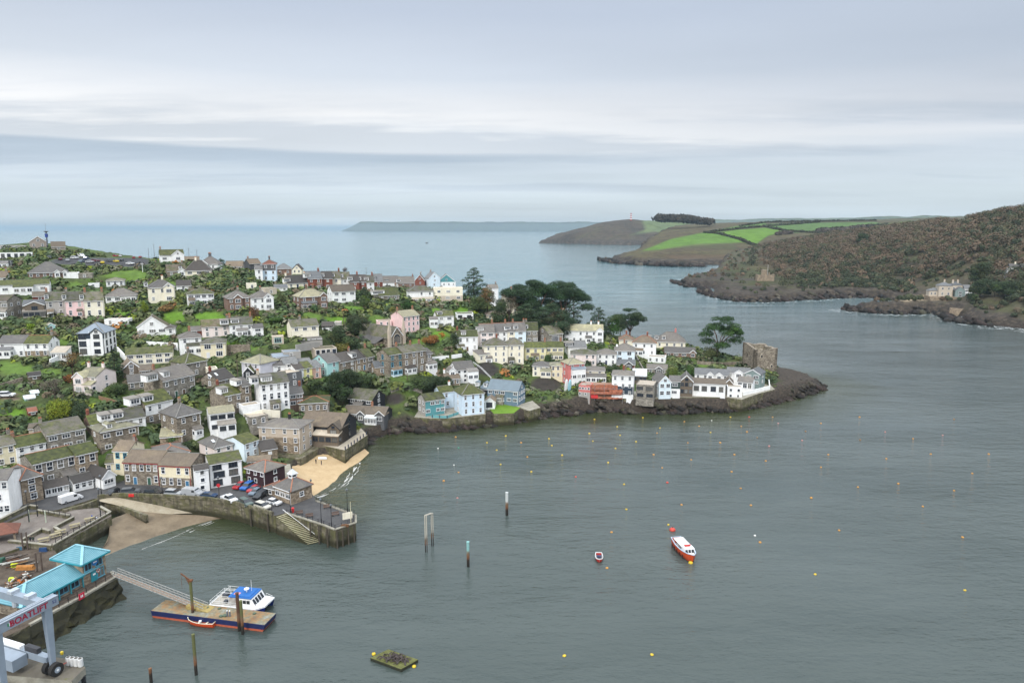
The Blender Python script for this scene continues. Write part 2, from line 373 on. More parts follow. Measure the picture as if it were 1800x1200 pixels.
def headland(name, ctrl_px, shore_px, back, x0, x1, y0, y1, res, mat, paint, lam=3.0, cliff=18, amp=6, extra=()):
    ctrl = [tuple(at_y(px, py, y)) for px, py, y in ctrl_px]+[(*tuple(at(px, py, 0))[:2], 2.0) for px, py in shore_px]+list(extra)
    f = RBF(ctrl, lam); poly = [tuple(at(px, py, 0))[:2] for px, py in shore_px]+back
    X, Y = np.meshgrid(np.arange(x0, x1, res), np.arange(y0, y1, res)); z = f(X, Y); d = poly_dist(X, Y, poly)
    jag = vnoise(X, Y, cliff*2.2, 11, 4)*cliff*.75+vnoise(X, Y, cliff*.7, 12, 2)*cliff*.3; k = sstep(-cliff*.25, cliff, d+jag)
    z = (np.maximum(z, np.clip(d*.9, cliff*.25, cliff*(.62+.3*vnoise(X, Y, cliff*4, 31, 3))))+vnoise(X, Y, cliff*3, 4, 4)*amp*sstep(0, cliff*5, d)+vnoise(X*1.6+Y*.7, Y*.4, cliff*.6, 21, 3)*cliff*.42*sstep(cliff*3, 0, d))*k-8*(1-k)
    gx = np.gradient(z, res, axis=1); gy = np.gradient(z, res, axis=0); sl = np.hypot(gx, gy)
    rock = np.clip(sstep(cliff*1.7, cliff*.5, d+vnoise(X, Y, cliff, 8, 3)*cliff*.9)+sstep(cliff*.95, cliff*.5, z+vnoise(X, Y, cliff*1.5, 18, 3)*cliff*.3)+sstep(1.0, 1.7, sl)*.8*sstep(cliff*4, 0, d), 0, 1)
    # pixel of every vertex in the photograph's view, used only to know which field lies where
    dd = Y*CP-(z-H)*SP; px = 900+F*X/dd; py = 600-F*(Y*SP+(z-H)*CP)/dd
    col = np.zeros(X.shape+(3,)); fld = np.zeros(X.shape)
    paint(X, Y, z, px, py, col, fld, rock)
    o = grid_object(name, X, Y, z, mat, {'ground': col, 'field': fld, 'rock': rock}); o['kind'] = 'structure'
    return f, poly, o, (X, Y, z, d)
def inpoly_px(px, py, pl): return poly_dist(px, py, pl)
scrub = [(.25, (.035,.032,.016)), (.42, (.06,.05,.026)), (.55, (.085,.07,.034)), (.7, (.07,.075,.025)), (.85, (.11,.085,.05))]
def put(col, fld, mask, c, a=1.0):
    m = np.clip(mask, 0, 1)*a; col[:] = np.where((m > 0)[..., None], np.array(c), col) if not np.any(fld) else col*(1-m[..., None])+np.array(c)*m[..., None]; fld[:] = np.maximum(fld, m)
def paint_day(X, Y, z, px, py, col, fld, rock):
    put(col, fld, sstep(-2, 2, inpoly_px(px, py, [(1128,388),(1160,386),(1215,391),(1262,394),(1260,408),(1235,415),(1190,412),(1150,407),(1108,413),(1135,404)])), (.105,.135,.055))
    put(col, fld, sstep(-1, 2, inpoly_px(px, py, [(1245,396),(1320,398),(1300,404),(1250,402)])), (.10,.07,.055))
headland('daymark_headland', [(1090,386,3600),(1060,394,3550),(1110,385.5,3620),(1150,387,3800),(1200,389,3800),(1250,396,3700),(1000,410,3450),(965,421,3420),(1100,410,3350),(1180,410,3350),(1230,415,3200),(1320,402,3500),(1400,405,3500)],
 [(932,426.5),(960,428),(1000,429),(1050,430.5),(1110,431),(1160,430),(1230,428)], [(2200,2900),(2200,5200),(700,5200),(330,4200),(110,3620)], -80, 1900, 2850, 4900, 18, land_mat('far_headland', [(.25,(.04,.034,.024)),(.5,(.07,.052,.036)),(.75,(.075,.07,.035))], sc=.008), paint_day, cliff=30, amp=9, extra=[(300,4400,40),(900,4600,60),(1400,4600,60)])
def paint_mid(X, Y, z, px, py, col, fld, rock):
    G = (.085,.16,.024); G2 = (.078,.14,.03)
    put(col, fld, sstep(-1.5, 1.5, inpoly_px(px, py, [(1128,441),(1180,420),(1245,407),(1272,409),(1300,419),(1310,426),(1262,428),(1215,431),(1160,439)])), G)
    put(col, fld, sstep(-1.5, 1.5, inpoly_px(px, py, [(1250,411),(1290,404),(1345,400),(1380,406),(1350,415),(1326,432),(1300,424),(1280,414)])), (.095,.18,.022))
    put(col, fld, sstep(-1.5, 1.5, inpoly_px(px, py, [(1245,406.5),(1300,396),(1345,391),(1352,396),(1300,402),(1262,408)])), G2)
    put(col, fld, sstep(-1.5, 1.5, inpoly_px(px, py, [(1345,399),(1352,393),(1440,391),(1540,390),(1560,396),(1450,403),(1400,410)])), (.075,.13,.035))
    put(col, fld, sstep(-1.5, 1.5, inpoly_px(px, py, [(1380,389),(1500,386),(1640,384),(1640,387),(1500,389)])), (.10,.10,.06))
    put(col, fld, sstep(-1.0, 1.0, inpoly_px(px, py, [(1430,412),(1500,402),(1560,393),(1600,388),(1620,391),(1560,399),(1480,413),(1440,416)])), (.11,.19,.03))
    put(col, fld, sstep(-1.5, 1.5, inpoly_px(px, py, [(1165,437),(1230,428),(1290,428),(1300,440),(1230,436)])), (.10,.105,.04), .6)
    put(col, fld, sstep(-3, 3, inpoly_px(px, py, [(1160,448),(1300,446),(1340,458),(1200,462)]))*.7, (.13,.085,.05))
headland('field_headland', [(1110,449,1560),(1150,433.5,1680),(1200,418,1850),(1250,407,2000),(1300,398,2200),(1340,392,2350),(1400,389,2450),(1500,387,2500),(1640,383,2500),(1300,430,1800),(1150,443,1560),(1230,443,1560),(1400,410,1900),(1350,432,1700),(1250,425,1780),(1560,396,2150),(1700,385,2300)],
 [(1066,455),(1082,461),(1130,464.5),(1200,467),(1260,466)], [(1300,1350),(2400,1500),(2400,3400),(900,3400),(480,2300),(300,1750)], 180, 2300, 1250, 3100, 9, land_mat('mid_headland', [(.25,(.038,.034,.018)),(.42,(.075,.058,.034)),(.55,(.09,.075,.036)),(.75,(.075,.08,.03))], sc=.014), paint_mid, cliff=16, amp=3, extra=[(1000,2900,95),(1700,2900,110),(2100,2300,100)])
def paint_wood(X, Y, z, px, py, col, fld, rock):
    put(col, fld, sstep(-2, 3, inpoly_px(px, py, [(1605,530),(1560,526),(1590,520),(1640,517),(1640,526)])), (.42,.33,.22))
    rock *= 1-fld
    put(col, fld, sstep(-2, 2, inpoly_px(px, py, [(1660,395),(1690,385),(1702,392),(1690,398)])), (.10,.17,.025))
    put(col, fld, sstep(-4, 4, inpoly_px(px, py, [(1225,482),(1300,462),(1360,470),(1400,500),(1300,500),(1230,490)]))*.6, (.075,.09,.03))
    put(col, fld, sstep(-4, 4, inpoly_px(px, py, [(1310,470),(1360,455),(1420,440),(1470,432),(1440,455),(1380,480)]))*.6, (.12,.085,.045))
WOODCTL = [(1250,468,1220),(1270,455,1330),(1330,439,1400),(1400,427,1430),(1450,418,1400),(1540,407,1350),(1640,396,1200),(1700,392,1080),(1750,380,960),(1800,375,900),(1700,450,740),(1600,478,840),(1450,480,900),(1500,440,1060),(1350,490,950),(1230,484,1020),(1620,420,980),(1780,420,740),
 (1668,521,655),(1650,512,700),(1690,520,640),(1780,490,640),(1740,520,600),(1800,520,560),(1740,552,585),(1720,543,600),(1300,512,800),(1348,492,830),(1400,505,800),(1500,508,790),(1580,508,800)]
WOODSHORE = [(1184,497),(1215,505),(1240,503),(1252,522),(1300,530),(1345,531),(1400,528),(1450,525),(1490,523),(1540,524),(1590,530),(1625,530),(1622,536),(1575,537),(1530,541),(1490,546),(1530,550),(1580,552),(1640,551),(1672,556),(1690,566),(1740,573),(1800,580),(1900,590),(2100,600)]
wood_f, wood_poly, wood_o, wood_g = headland('wooded_hill', WOODCTL, WOODSHORE, [(1100,420),(1500,600),(1500,1900),(700,1900),(420,1400),(330,1150)], 190, 1450, 470, 1750, 4, land_mat('wooded_hill', [(.25, (.055,.05,.03)),(.45, (.08,.066,.045)),(.6, (.07,.072,.03)),(.8, (.105,.082,.055))], sc=.03), paint_wood, cliff=12, amp=3, extra=[(560,1640,30),(700,1640,36),(900,1660,48),(1100,1500,80),(1300,900,100),(900,500,30)])
# far coast on the horizon
def far_coast(name, prof, y, mat, depth):
    n = len(prof); P = [at_y(px, py, y) for px, py in prof]; X0 = np.array([p.x for p in P]); Z0 = np.array([p.z for p in P]); rows = [(-.30,-6,0),(-.29,.10,1),(-.22,.34,1),(-.12,.66,1),(0,1,.4),(.3,.85,1),(1,-.1,0)]
    X = np.array([X0*(1+.0*k[0]) for k in rows]); Y = np.array([np.full(n, y+depth*k[0]) for k in rows]); Z = np.array([np.where(k[1] == -6, -6, Z0*k[1]) for k in rows])
    Y += vnoise(X, Y*0, 260, 3, 3)*depth*.05; Z += np.array([[k[2]] for k in rows])*vnoise(X, Y, 300, 5, 4)*Z0*.09
    o = grid_object(name, X, Y, Z, mat, {'ground': np.zeros(X.shape+(3,)), 'field': X*0, 'rock': (Z < 18)*.5}); o['kind'] = 'structure'; return o
fcm = land_mat('far_coast', [(.3,(.06,.065,.045)),(.5,(.085,.095,.055)),(.7,(.065,.065,.05))], sc=.0016)
def profile(x0, x1, step, fn):
    return [(x, fn(x)) for x in np.arange(x0, x1+1, step)]
def pf1(x):
    if x < 634: return 399.6-(x-616)*.53
    return 389.6+vnoise(np.array([x]), np.array([1.0]), 38, 2, 5)[0]*1.6+.0015*(x-640)
far_coast('distant_coast', [(614,400.4)]+profile(617, 1075, 3, pf1), 20000, fcm, 3500)
far_coast('distant_hills', profile(1200, 1900, 4, lambda x: 386.5-min(x-1200, 200)*.012-max(0, x-1400)*.019+vnoise(np.array([x]), np.array([7.0]), 34, 6, 5)[0]*2.2), 13000, land_mat('far_hills', [(.3,(.05,.06,.035)),(.5,(.10,.115,.05)),(.7,(.05,.055,.035))], sc=.0025), 2500)
# ---------------------------------------------------------------- sea
def sea():
    xs = np.concatenate([-np.geomspace(60000, 460, 30), np.arange(-440, 900, 5), np.geomspace(905, 60000, 30)])
    ys = np.concatenate([np.linspace(-400, 45, 8), np.arange(50, 760, 5), np.geomspace(765, 1700, 70), np.geomspace(1740, 60000, 34)])
    X, Y = np.meshgrid(xs, ys); d = poly_dist(X, Y, LAND); shal = sstep(-34, -2, d+vnoise(X, Y, 22, 6, 3)*9)
    dw = poly_dist(X, Y, wood_poly); foam = sstep(-24, -5, dw+vnoise(X, Y, 16, 2, 4)*10)*.9
    cove = sstep(-60, 0, poly_dist(X, Y, wood_poly))
    opn = sstep(330, 900, Y-.35*X)
    o = grid_object('sea', X, Y, X*0, water, {'shallow': shal, 'foam': foam, 'open': opn, 'cove': cove}); o['kind'] = 'structure'
t = NT('sea_water'); v = t.coord(False); 
sh, fo, op = att(t, 'shallow').outputs['Fac'], att(t, 'foam').outputs['Fac'], att(t, 'open').outputs['Fac']
big = t.noise(t.coord(False, (.6,1.6,1)), .012, 5, .6); md = t.noise(t.coord(False, (1,1.5,1)), .05, 4, .6)
c = t.mix(op, (.042,.056,.050), (.095,.175,.19))
c = t.mix(t.ramp(big, [(.35, .0), (.65, .85)]), c, t.mix(op, (.068,.084,.077), (.12,.205,.22)))
c = t.mix(t.math('MULTIPLY', sh, .85), c, (.030,.036,.010))
fn = t.noise(v, .22, 6, .7); fm = t.math('MULTIPLY', fo, t.ramp(fn, [(.5, 0), (.62, 1)]))
c = t.mix(fm, c, (.75,.78,.78))
# wind ripples, chop and a low swell; the sizes are metres
w1 = t.noise(t.coord(False, (.8,1.5,1)), .65, 4, .62); w2 = t.noise(t.coord(False, (.55,1.5,1)), .22, 4, .6); w3 = t.noise(t.coord(False, (.3,1,1)), .03, 3, .5)
pat = t.ramp(t.noise(t.coord(False, (.7,1.2,1)), .016, 4, .6), [(.32, .35), (.62, 1.45)])
hgt = t.math('ADD', t.math('MULTIPLY', t.math('ADD', t.math('MULTIPLY', w1, .19), t.math('MULTIPLY', w2, .40)), pat), t.math('MULTIPLY', w3, 1.6))
t.bump(hgt, 1.0, 1.0); t.b.inputs['IOR'].default_value = 1.333
water = t.out(c, .07, .5); t.l(t.ramp(op, [(0,.56),(.35,.60),(1,.38)]), t.b.inputs['Specular IOR Level']); sea()

def haze():
    b = MB(); b.box(-61000,-1500,-10,61000,61000,190); t = NT('haze'); n = t.n; n.remove(t.b); v = n.new('ShaderNodeVolumePrincipled'); v.inputs['Density'].default_value = 5.0e-5; v.inputs['Color'].default_value = (.46,.62,.73,1); v.inputs['Anisotropy'].default_value = .0
    o_ = [x for x in n if x.type == 'OUTPUT_MATERIAL'][0]; t.l(v.outputs[0], o_.inputs['Volume']); t.m.cycles.homogeneous_volume = True; o = b.build('haze', t.m); o['kind'] = 'stuff'; o.display_type = 'WIRE'
haze()
def village_ground():
    X, Y = np.meshgrid(np.arange(-420, 172, 1.8), np.arange(130, 640, 1.8)); z, d = _soft(X, Y)
    for poly, h in PADS:
        P = np.array(poly); m = (X > P[:,0].min()-6) & (X < P[:,0].max()+6) & (Y > P[:,1].min()-6) & (Y < P[:,1].max()+6)
        if not m.any(): continue
        dd = poly_dist(X[m], Y[m], poly); k = sstep(-4.5, 0.5, dd)*(d[m] > 1.5); z[m] = z[m]*(1-k)+(h-.15)*k
    gx = np.gradient(z, 1.8, axis=1); gy = np.gradient(z, 1.8, axis=0)
    rock = np.clip(sstep(11, 3, d+vnoise(X, Y, 8, 8, 3)*5)*sstep(-40, -10, X)+sstep(6,2,d)+sstep(112, 122, X)*sstep(8.5, 6.2, z+vnoise(X, Y, 5, 41, 3)*1.5)+sstep(1.25, 2.0, np.hypot(gx, gy))*.5, 0, 1)
    dd = Y*CP-(z-H)*SP; px = 900+F*X/dd; py = 600-F*(Y*SP+(z-H)*CP)/dd
    col = np.zeros(X.shape+(3,)); fld = np.zeros(X.shape)
    put(col, fld, np.zeros(X.shape)+.001, (.11,.17,.02))
    for cx, cy, rx, ry, c in GROUND_SPOTS:
        put(col, fld, sstep(1.25, .8, np.hypot((px-cx)/rx, (py-cy)/ry)+vnoise(X, Y, 5, 3, 2)*.15), c)
    rock *= 1-fld*.9
    o = grid_object('hillside', X, Y, z, land_mat('hillside', [(.25,(.032,.042,.018)),(.40,(.05,.066,.024)),(.52,(.072,.095,.03)),(.62,(.085,.14,.028)),(.72,(.095,.095,.05)),(.85,(.085,.15,.028))], sc=.12), {'ground': col, 'field': fld, 'rock': rock}); o['kind'] = 'structure'
LAWN = (.10,.19,.022); LAWN2 = (.095,.155,.03); TAR = (.06,.06,.062); EARTH = (.14,.11,.075); PAVE = (.20,.185,.165)
GROUND_SPOTS = [(540,553,14,5,LAWN2),(660,560,14,6,LAWN2),(880,575,10,5,LAWN2),(150,585,14,6,LAWN2),(115,600,12,6,LAWN2),(40,600,20,5,LAWN2),(240,655,12,4,LAWN2),(90,655,14,6,LAWN2),(150,710,10,5,LAWN2),(20,600,14,5,LAWN),(440,612,10,4,LAWN2),(760,575,10,4,LAWN2),(850,600,10,4,LAWN2),(300,500,12,5,LAWN2),(130,500,12,4,LAWN2),(310,556,22,9,LAWN),(368,556,28,9,LAWN),(590,563,20,7,LAWN),(618,543,20,5,LAWN),(215,549,13,8,LAWN),(30,648,34,10,LAWN2),(8,640,14,6,LAWN2),(772,590,18,8,LAWN),(765,548,12,6,LAWN),
 (225,484,40,9,LAWN2),(225,461,45,9,TAR),(160,460,80,8,TAR),(25,726,24,7,LAWN),(735,602,12,8,LAWN2),(815,545,16,5,LAWN),(410,605,14,5,LAWN),(285,590,12,6,LAWN2),(235,600,12,6,LAWN2),(12,855,40,10,TAR),
 (90,880,60,12,TAR),(180,866,60,10,TAR),(260,866,60,9,TAR),(340,866,60,9,TAR),(480,905,40,20,TAR),(430,865,60,22,TAR),(555,555,12,4,LAWN2),(690,700,25,14,(.04,.034,.03)),(855,650,24,16,(.04,.036,.032)),(960,675,30,14,(.042,.036,.03)),
 (1240,640,20,4,LAWN2),(1290,640,30,6,(.10,.11,.04)),(320,480,10,5,LAWN2),(15,700,25,6,EARTH),(12,692,22,5,EARTH),(720,645,18,4,LAWN2),(1090,607,18,3,EARTH),(640,690,14,5,LAWN2),(1060,606,30,3,LAWN2),(700,522,20,4,LAWN2),(470,545,12,3,EARTH),(620,575,30,5,EARTH)]
# ---------------------------------------------------------------- wall and roof finishes
WALL = {}
for n_, c_ in dict(white=(.84,.84,.825), white2=(.74,.75,.745), cream=(.82,.76,.61), cream2=(.78,.70,.50), yellow=(.78,.70,.30), yellow2=(.76,.69,.40), pink=(.82,.58,.56), pale_pink=(.82,.71,.665), salmon=(.58,.19,.17), peach=(.72,.45,.36),
    pale_blue=(.64,.76,.86), ice_blue=(.70,.80,.85), aqua=(.40,.66,.64), teal=(.10,.29,.31), blue=(.15,.22,.28), lilac=(.67,.65,.70), grey=(.42,.40,.37), pebble=(.34,.29,.25), tan=(.52,.45,.36), sand=(.50,.42,.33), concrete=(.36,.34,.31), grey_green=(.22,.28,.27)).items():
    WALL[n_] = render_wall(n_+'_render', c_)
WALL['stone'] = stone_wall('brown_grey_stone', (.13,.108,.085), (.25,.21,.16), (.37,.32,.25))
WALL['stone2'] = stone_wall('warm_stone', (.17,.13,.09), (.30,.235,.165), (.42,.34,.25))
WALL['stone3'] = stone_wall('grey_stone', (.16,.145,.122), (.28,.255,.215), (.39,.355,.30))
WALL['quay'] = stone_wall('quay_stone', (.07,.065,.04), (.125,.11,.075), (.20,.175,.12), 1.0)
WALL['brick'] = brick_wall('red_brick', (.23,.075,.05)); WALL['brick2'] = brick_wall('orange_brick', (.32,.17,.11)); WALL['brick3'] = brick_wall('brown_brick', (.22,.14,.105))
WALL['slate'] = slate_roof('hung_slate', (.10,.105,.115), 0, .15); WALL['black'] = plain('black_timber', (.025,.026,.03), .7, .3, .4, 3); WALL['navy'] = plain('navy_cladding', (.035,.05,.07), .6, .3, .3, 3)
WALL['wood'] = plain('weathered_timber', (.17,.135,.10), .8, .2, .4, 3); WALL['plum'] = plain('plum_timber', (.045,.022,.026), .7, .3, .3, 3); WALL['green'] = plain('dark_green_cladding', (.045,.07,.065), .6, .3, .3, 3); WALL['redwood'] = plain('red_shed_timber', (.17,.055,.04), .8, .2, .3, 3)
ROOF = dict(slate=slate_roof('slate', (0.122,0.116,0.111), .12, .4), slate2=slate_roof('blue_slate', (0.125,0.133,0.142), 0, .3), slatem=slate_roof('mossy_slate', (0.102,0.097,0.081), .5, .45), moss=slate_roof('moss_covered_roof', (0.068,0.065,0.043), .95, .1), moss2=slate_roof('patchy_moss_roof', (0.082,0.077,0.061), .75, .3),
    lich=slate_roof('lichen_roof', (0.222,0.216,0.154), .25, .6, (.17,.17,.07)), brown=slate_roof('brown_tile', (0.130,0.106,0.081), .15, .4), brownm=slate_roof('mossy_brown_tile', (0.117,0.097,0.073), .5, .4), dark=slate_roof('dark_slate', (0.053,0.048,0.045), .1, .15), zinc=plain('zinc_sheet', (.19,.225,.26), .45, .5, .15, .6), zinc2=plain('blue_roof_sheet', (.125,.165,.19), .5, .5, .12, .6),
    pale=slate_roof('pale_felt', (0.387,0.349,0.292), 0, .2), red=slate_roof('red_tile', (0.193,0.078,0.052), .1, .3), grey=slate_roof('grey_felt', (0.193,0.184,0.172), .1, .3), glassy=plain('white_polycarbonate', (.62,.66,.66), .25, .5, .1))
WHITE = plain('white_paint', (.78,.78,.77), .5, .4, .08); BLACK = plain('black_paint', (.02,.02,.022), .5, .4, .2); GLASS = glass(); RIDGE = plain('ridge_tile_red', (.34,.15,.09), .8, .2, .3, 4); RIDGE2 = plain('ridge_tile_grey', (.20,.19,.17), .8, .2, .3, 4)
POT = plain('terracotta', (.40,.17,.09), .8, .2, .2, 4); DOORS = [plain('door_'+k, c, .5, .4, .1) for k, c in dict(navy=(.03,.04,.09), red=(.25,.03,.03), white=(.7,.7,.7), green=(.04,.10,.07), blue=(.05,.16,.28), brown=(.12,.07,.04)).items()]
FRAMES = {'w': WHITE, 'd': plain('dark_frame', (.04,.045,.05), .5, .4), 'b': plain('blue_frame', (.10,.32,.42), .5, .4), 'g': plain('pale_green_frame', (.40,.60,.55), .5, .4)}
REDT = plain('red_trim', (.33,.02,.03), .5, .4)
WMESH = {}
def window_mesh(w, h, st='s', fr='w', joined=False):
    """sash (s), casement with uprights (w), single pane (o): glass and frame, facing -y, centred on the origin"""
    w = round(w, 1); h = round(h, 1); key = (w, h, st, fr, joined)
    if key in WMESH: return WMESH[key]
    g = MB(); g.box(-w/2, -.03, -h/2, w/2, .02, h/2); f = MB() if not joined else g; mi = 1 if joined else 0; e = .13
    f.box(-w/2-e, -.10, h/2, w/2+e, .02, h/2+e, mi); f.box(-w/2-e-.06, -.20, -h/2-e, w/2+e+.06, .02, -h/2, mi); f.box(-w/2-e, -.10, -h/2, -w/2, .02, h/2, mi); f.box(w/2, -.10, -h/2, w/2+e, .02, h/2, mi)
    if st == 's': f.box(-w/2, -.075, -.05, w/2, -.025, .05, mi); f.box(-.03, -.07, .05, .03, -.026, h/2, mi)
    if st == 'w':
        n = max(2, round(w/.75))
        for i in range(1, n): x = -w/2+w*i/n; f.box(x-.045, -.075, -h/2, x+.045, -.025, h/2, mi)
        f.box(-w/2, -.07, h*.22, w/2, -.026, h*.22+.06, mi)
    WMESH[key] = (g.mesh('window', [GLASS, FRAMES[fr]] if joined else GLASS), None if joined else f.mesh('window_frame', FRAMES[fr]))
    return WMESH[key]
def add_window(par, x, y, z, rz, w, h, st='s', fr='w', joined=False):
    g, f = window_mesh(w, h, st, fr, joined); o = link('window', g, par, (x, y, z), rz)
    if f: link('window_frame', f, o)
    return o
def add_door(par, x, y, z0, rz, k, w=.95, h=2.05):
    b = MB(); b.box(-w/2, -.05, 0, w/2, .02, h); o = b.build('door', DOORS[k % len(DOORS)], par, loc=(x, y, z0)); o.rotation_euler.z = rz
    f = MB(); f.box(-w/2-.1, -.09, 0, -w/2, .02, h+.1); f.box(w/2, -.09, 0, w/2+.1, .02, h+.1); f.box(-w/2, -.09, h, w/2, .02, h+.1); f.build('door_frame', WHITE, o); return o
def gable_roof(x0, x1, y0, y1, hm, rise, along='x', o=.35, ov=.2, th=.2):
    """two slopes of one thickness, the ridge along x or y"""
    b = MB(); half = (y1-y0)/2 if along == 'x' else (x1-x0)/2; t = rise/half; m = (y0+y1)/2 if along == 'x' else (x0+x1)/2
    sec = [(-half-o, -o*t-.02), (0, rise-.02), (half+o, -o*t-.02), (half+o, -o*t+th), (0, rise+th*1.15), (-half-o, -o*t+th)]
    if along == 'x': b.prism([(x0-ov, m+u, hm+v) for u, v in sec], (x1-x0+2*ov, 0, 0))
    else: b.prism([(m+u, y0-ov, hm+v) for u, v in sec][::-1], (0, y1-y0+2*ov, 0))
    return b
def hip_roof(x0, x1, y0, y1, hm, rise, o=.4):
    b = MB(); W, D = x1-x0, y1-y0; t = rise/(min(W, D)/2); e = [(x0-o,y0-o),(x1+o,y0-o),(x1+o,y1+o),(x0-o,y1+o)]; z = hm-o*t*.4
    if W >= D*1.02: r0, r1 = (x0+D/2, (y0+y1)/2), (x1-D/2, (y0+y1)/2); fs = [(0,1,5,4),(2,3,4,5),(1,2,5),(3,0,4)]
    elif D > W*1.02: r0, r1 = ((x0+x1)/2, y0+W/2), ((x0+x1)/2, y1-W/2); fs = [(0,1,4),(2,3,5),(1,2,5,4),(3,0,4,5)]
    else: r0 = ((x0+x1)/2, (y0+y1)/2); b.add([(*q, z) for q in e]+[(*r0, hm+rise)], [(0,1,4),(1,2,4),(2,3,4),(3,0,4),(3,2,1,0)]); b.add([(*q, z-.16) for q in e]+[(*q, z) for q in e], [(0,1,5,4),(1,2,6,5),(2,3,7,6),(3,0,4,7)]); return b, [r0, r0]
    b.add([(*q, z) for q in e]+[(*r0, hm+rise), (*r1, hm+rise)], fs+[(3,2,1,0)])
    b.add([(*q, z-.16) for q in e]+[(*q, z) for q in e], [(0,1,5,4),(1,2,6,5),(2,3,7,6),(3,0,4,7)])
    return b, [r0, r1]
def chimney(par, x, y, z, mat, w=.8, d=.6, h=1.5, pots=2):
    b = MB(); b.box(x-w/2, y-d/2, z-1.2, x+w/2, y+d/2, z+h); b.box(x-w/2-.07, y-d/2-.07, z+h, x+w/2+.07, y+d/2+.07, z+h+.12)
    for i in range(pots): b.lathe([(.15, 0), (.13, .5)], 8, 1, (x-w/2+w*(i+.5)/pots, y, z+h+.12))
    return b.build('chimney', [mat, POT], par)
class Hs: pass
def house(label, xc, yb, w, h, r=0.0, wall='white', roof='slate', t='g', sl=None, rp=None, D=7.5, fl=None, c=None, st='s', fr='w', dorm=(), dst='white', chim=(), door=None, ext=(), fg=(), sd=None, z=None, name='house', cat='house', group=None, ww=None, wh=None, gut='w', cm=None, ridge=None, sky=(), base=None, win=True, pad=True, gw=None, front=None):
    rn = random.Random(zlib.crc32(label.encode())); p = hit(xc, yb) if z is None else at(xc, yb, z)
    s = scale_at(p); ph = math.atan2(p.x, p.y); dist = math.hypot(p.x, p.y); E = math.atan2(H-p.z, dist); hm = h/(s*math.cos(E))
    if sl is not None: k = -sl*p.y/max(4, H-p.z-hm); tf = p.x/p.y; a = math.atan2(k, 1+k*tf); r_ = a+ph
    else: r_ = R(r); a = r_-ph
    ca, sa = math.cos(a), math.sin(a)
    def col(px):
        q = px-900; return (q*(p.y*CP-(p.z-H)*SP)-F*p.x)/(F*ca-q*sa*CP)
    t0, t1 = col(xc-w/2), col(xc+w/2); W = t1-t0; mid = (t0+t1)/2; org = Vector((p.x+mid*ca, p.y+mid*sa, p.z))
    if rp is None: rise = (min(W, D) if t == 'h' else (W if t == 'f' else D))/2*math.tan(R(38))
    elif t == 'f': rise = rp/s/math.cos(E)
    else: rise = (rp/s-D/2*abs(math.cos(r_))*math.sin(E))/math.cos(E)
    span = (W if t == 'f' else min(W, D) if t == 'h' else D)/2
    rise = min(max(rise, .28*span), 1.15*span)
    root = empty(name, org, a, label, cat, group); K = Hs(); K.root = root; K.W, K.D, K.hm, K.rise, K.s, K.r = W, D, hm, rise, s, r_
    wm_ = WALL[wall]; rm = ROOF[roof]; x0, x1 = -W/2, W/2; fd = -3.0
    if pad:
        PADS.append(([tuple((Matrix.Rotation(a, 3, 'Z')@Vector((x, y, 0))+org)[:2]) for x, y in ((x0-.6,-.9),(x1+.6,-.9),(x1+.6,D+.6),(x0-.6,D+.6))], p.z))
    b = MB()
    if t == 'g': b.prism([(x0,0,fd),(x0,0,hm),(x0,D/2,hm+rise),(x0,D,hm),(x0,D,fd)][::-1], (W,0,0))
    elif t == 'f': b.prism([(x0,0,fd),(x1,0,fd),(x1,0,hm),(0,0,hm+rise),(x0,0,hm)], (0,D,0))
    elif t == 'p':
        b.box(x0,0,fd,x1,D,hm)
    elif t == 'm': b.prism([(x0,0,fd),(x0,0,hm),(x0,D,hm+rise),(x0,D,fd)][::-1], (W,0,0))
    else: b.box(x0,0,fd,x1,D,hm)
    K.wall = b.build('wall', wm_, root)
    if front:     # lower part of the facade in another finish
        b = MB(); fm, f0, f1 = front; b.box(x0+.02, -.06, fd if f0 == 0 else hm*f0, x1-.02, .03, hm*f1-.004); b.build('facade_band', WALL[fm], root)
    if base:
        b = MB(); b.box(x0-.3, -.35, fd-3, x1+.3, D+.1, -.01); b.build('plinth', WALL[base], root)
    if not ext and not fg and t in 'gh' and W > 6.5 and hm > 4.4 and front is None and rn.random() < .4:
        a_ = rn.choice((.05, .3, .6)); ext = [(a_, a_+rn.uniform(.22, .36), rn.uniform(1.2, 2.2), 2.4, rn.choice((wall, 'white', 'stone3')), rn.choice(('slate', 'slatem', 'brown')))]
    rpts = [(x0+.4, D/2), (x1-.4, D/2)]
    if t == 'g': rb = gable_roof(x0, x1, 0, D, hm, rise, 'x')
    elif t == 'f': rb = gable_roof(x0, x1, 0, D, hm, rise, 'y'); rpts = [(0, .6), (0, D-.6)]
    elif t == 'h': rb, rpts = hip_roof(x0, x1, 0, D, hm, rise)
    elif t == 'm':
        rb = MB(); g = rise/D; rb.prism([(x0-.2,-.3,hm-.3*g-.02),(x0-.2,D+.2,hm+rise+.2*g-.02),(x0-.2,D+.2,hm+rise+.2*g+.15),(x0-.2,-.3,hm-.3*g+.15)][::-1], (W+.4,0,0))
    else:
        rb = MB(); rb.box(x0+.25,.25,hm-.1,x1-.25,D-.25,hm+.05)
        pb = MB(); o_ = .03
        for q in ((x0-o_,-o_,x1+o_,.25),(x0-o_,D-.25,x1+o_,D+o_),(x0-o_,.25,x0+.25,D-.25),(x1-.25,.25,x1+o_,D-.25)): pb.box(q[0],q[1],hm-.15,q[2],q[3],hm+.22)
        pb.build('parapet', wm_ if wall != 'black' else BLACK, root)
    K.roof = rb.build('roof', rm, root)
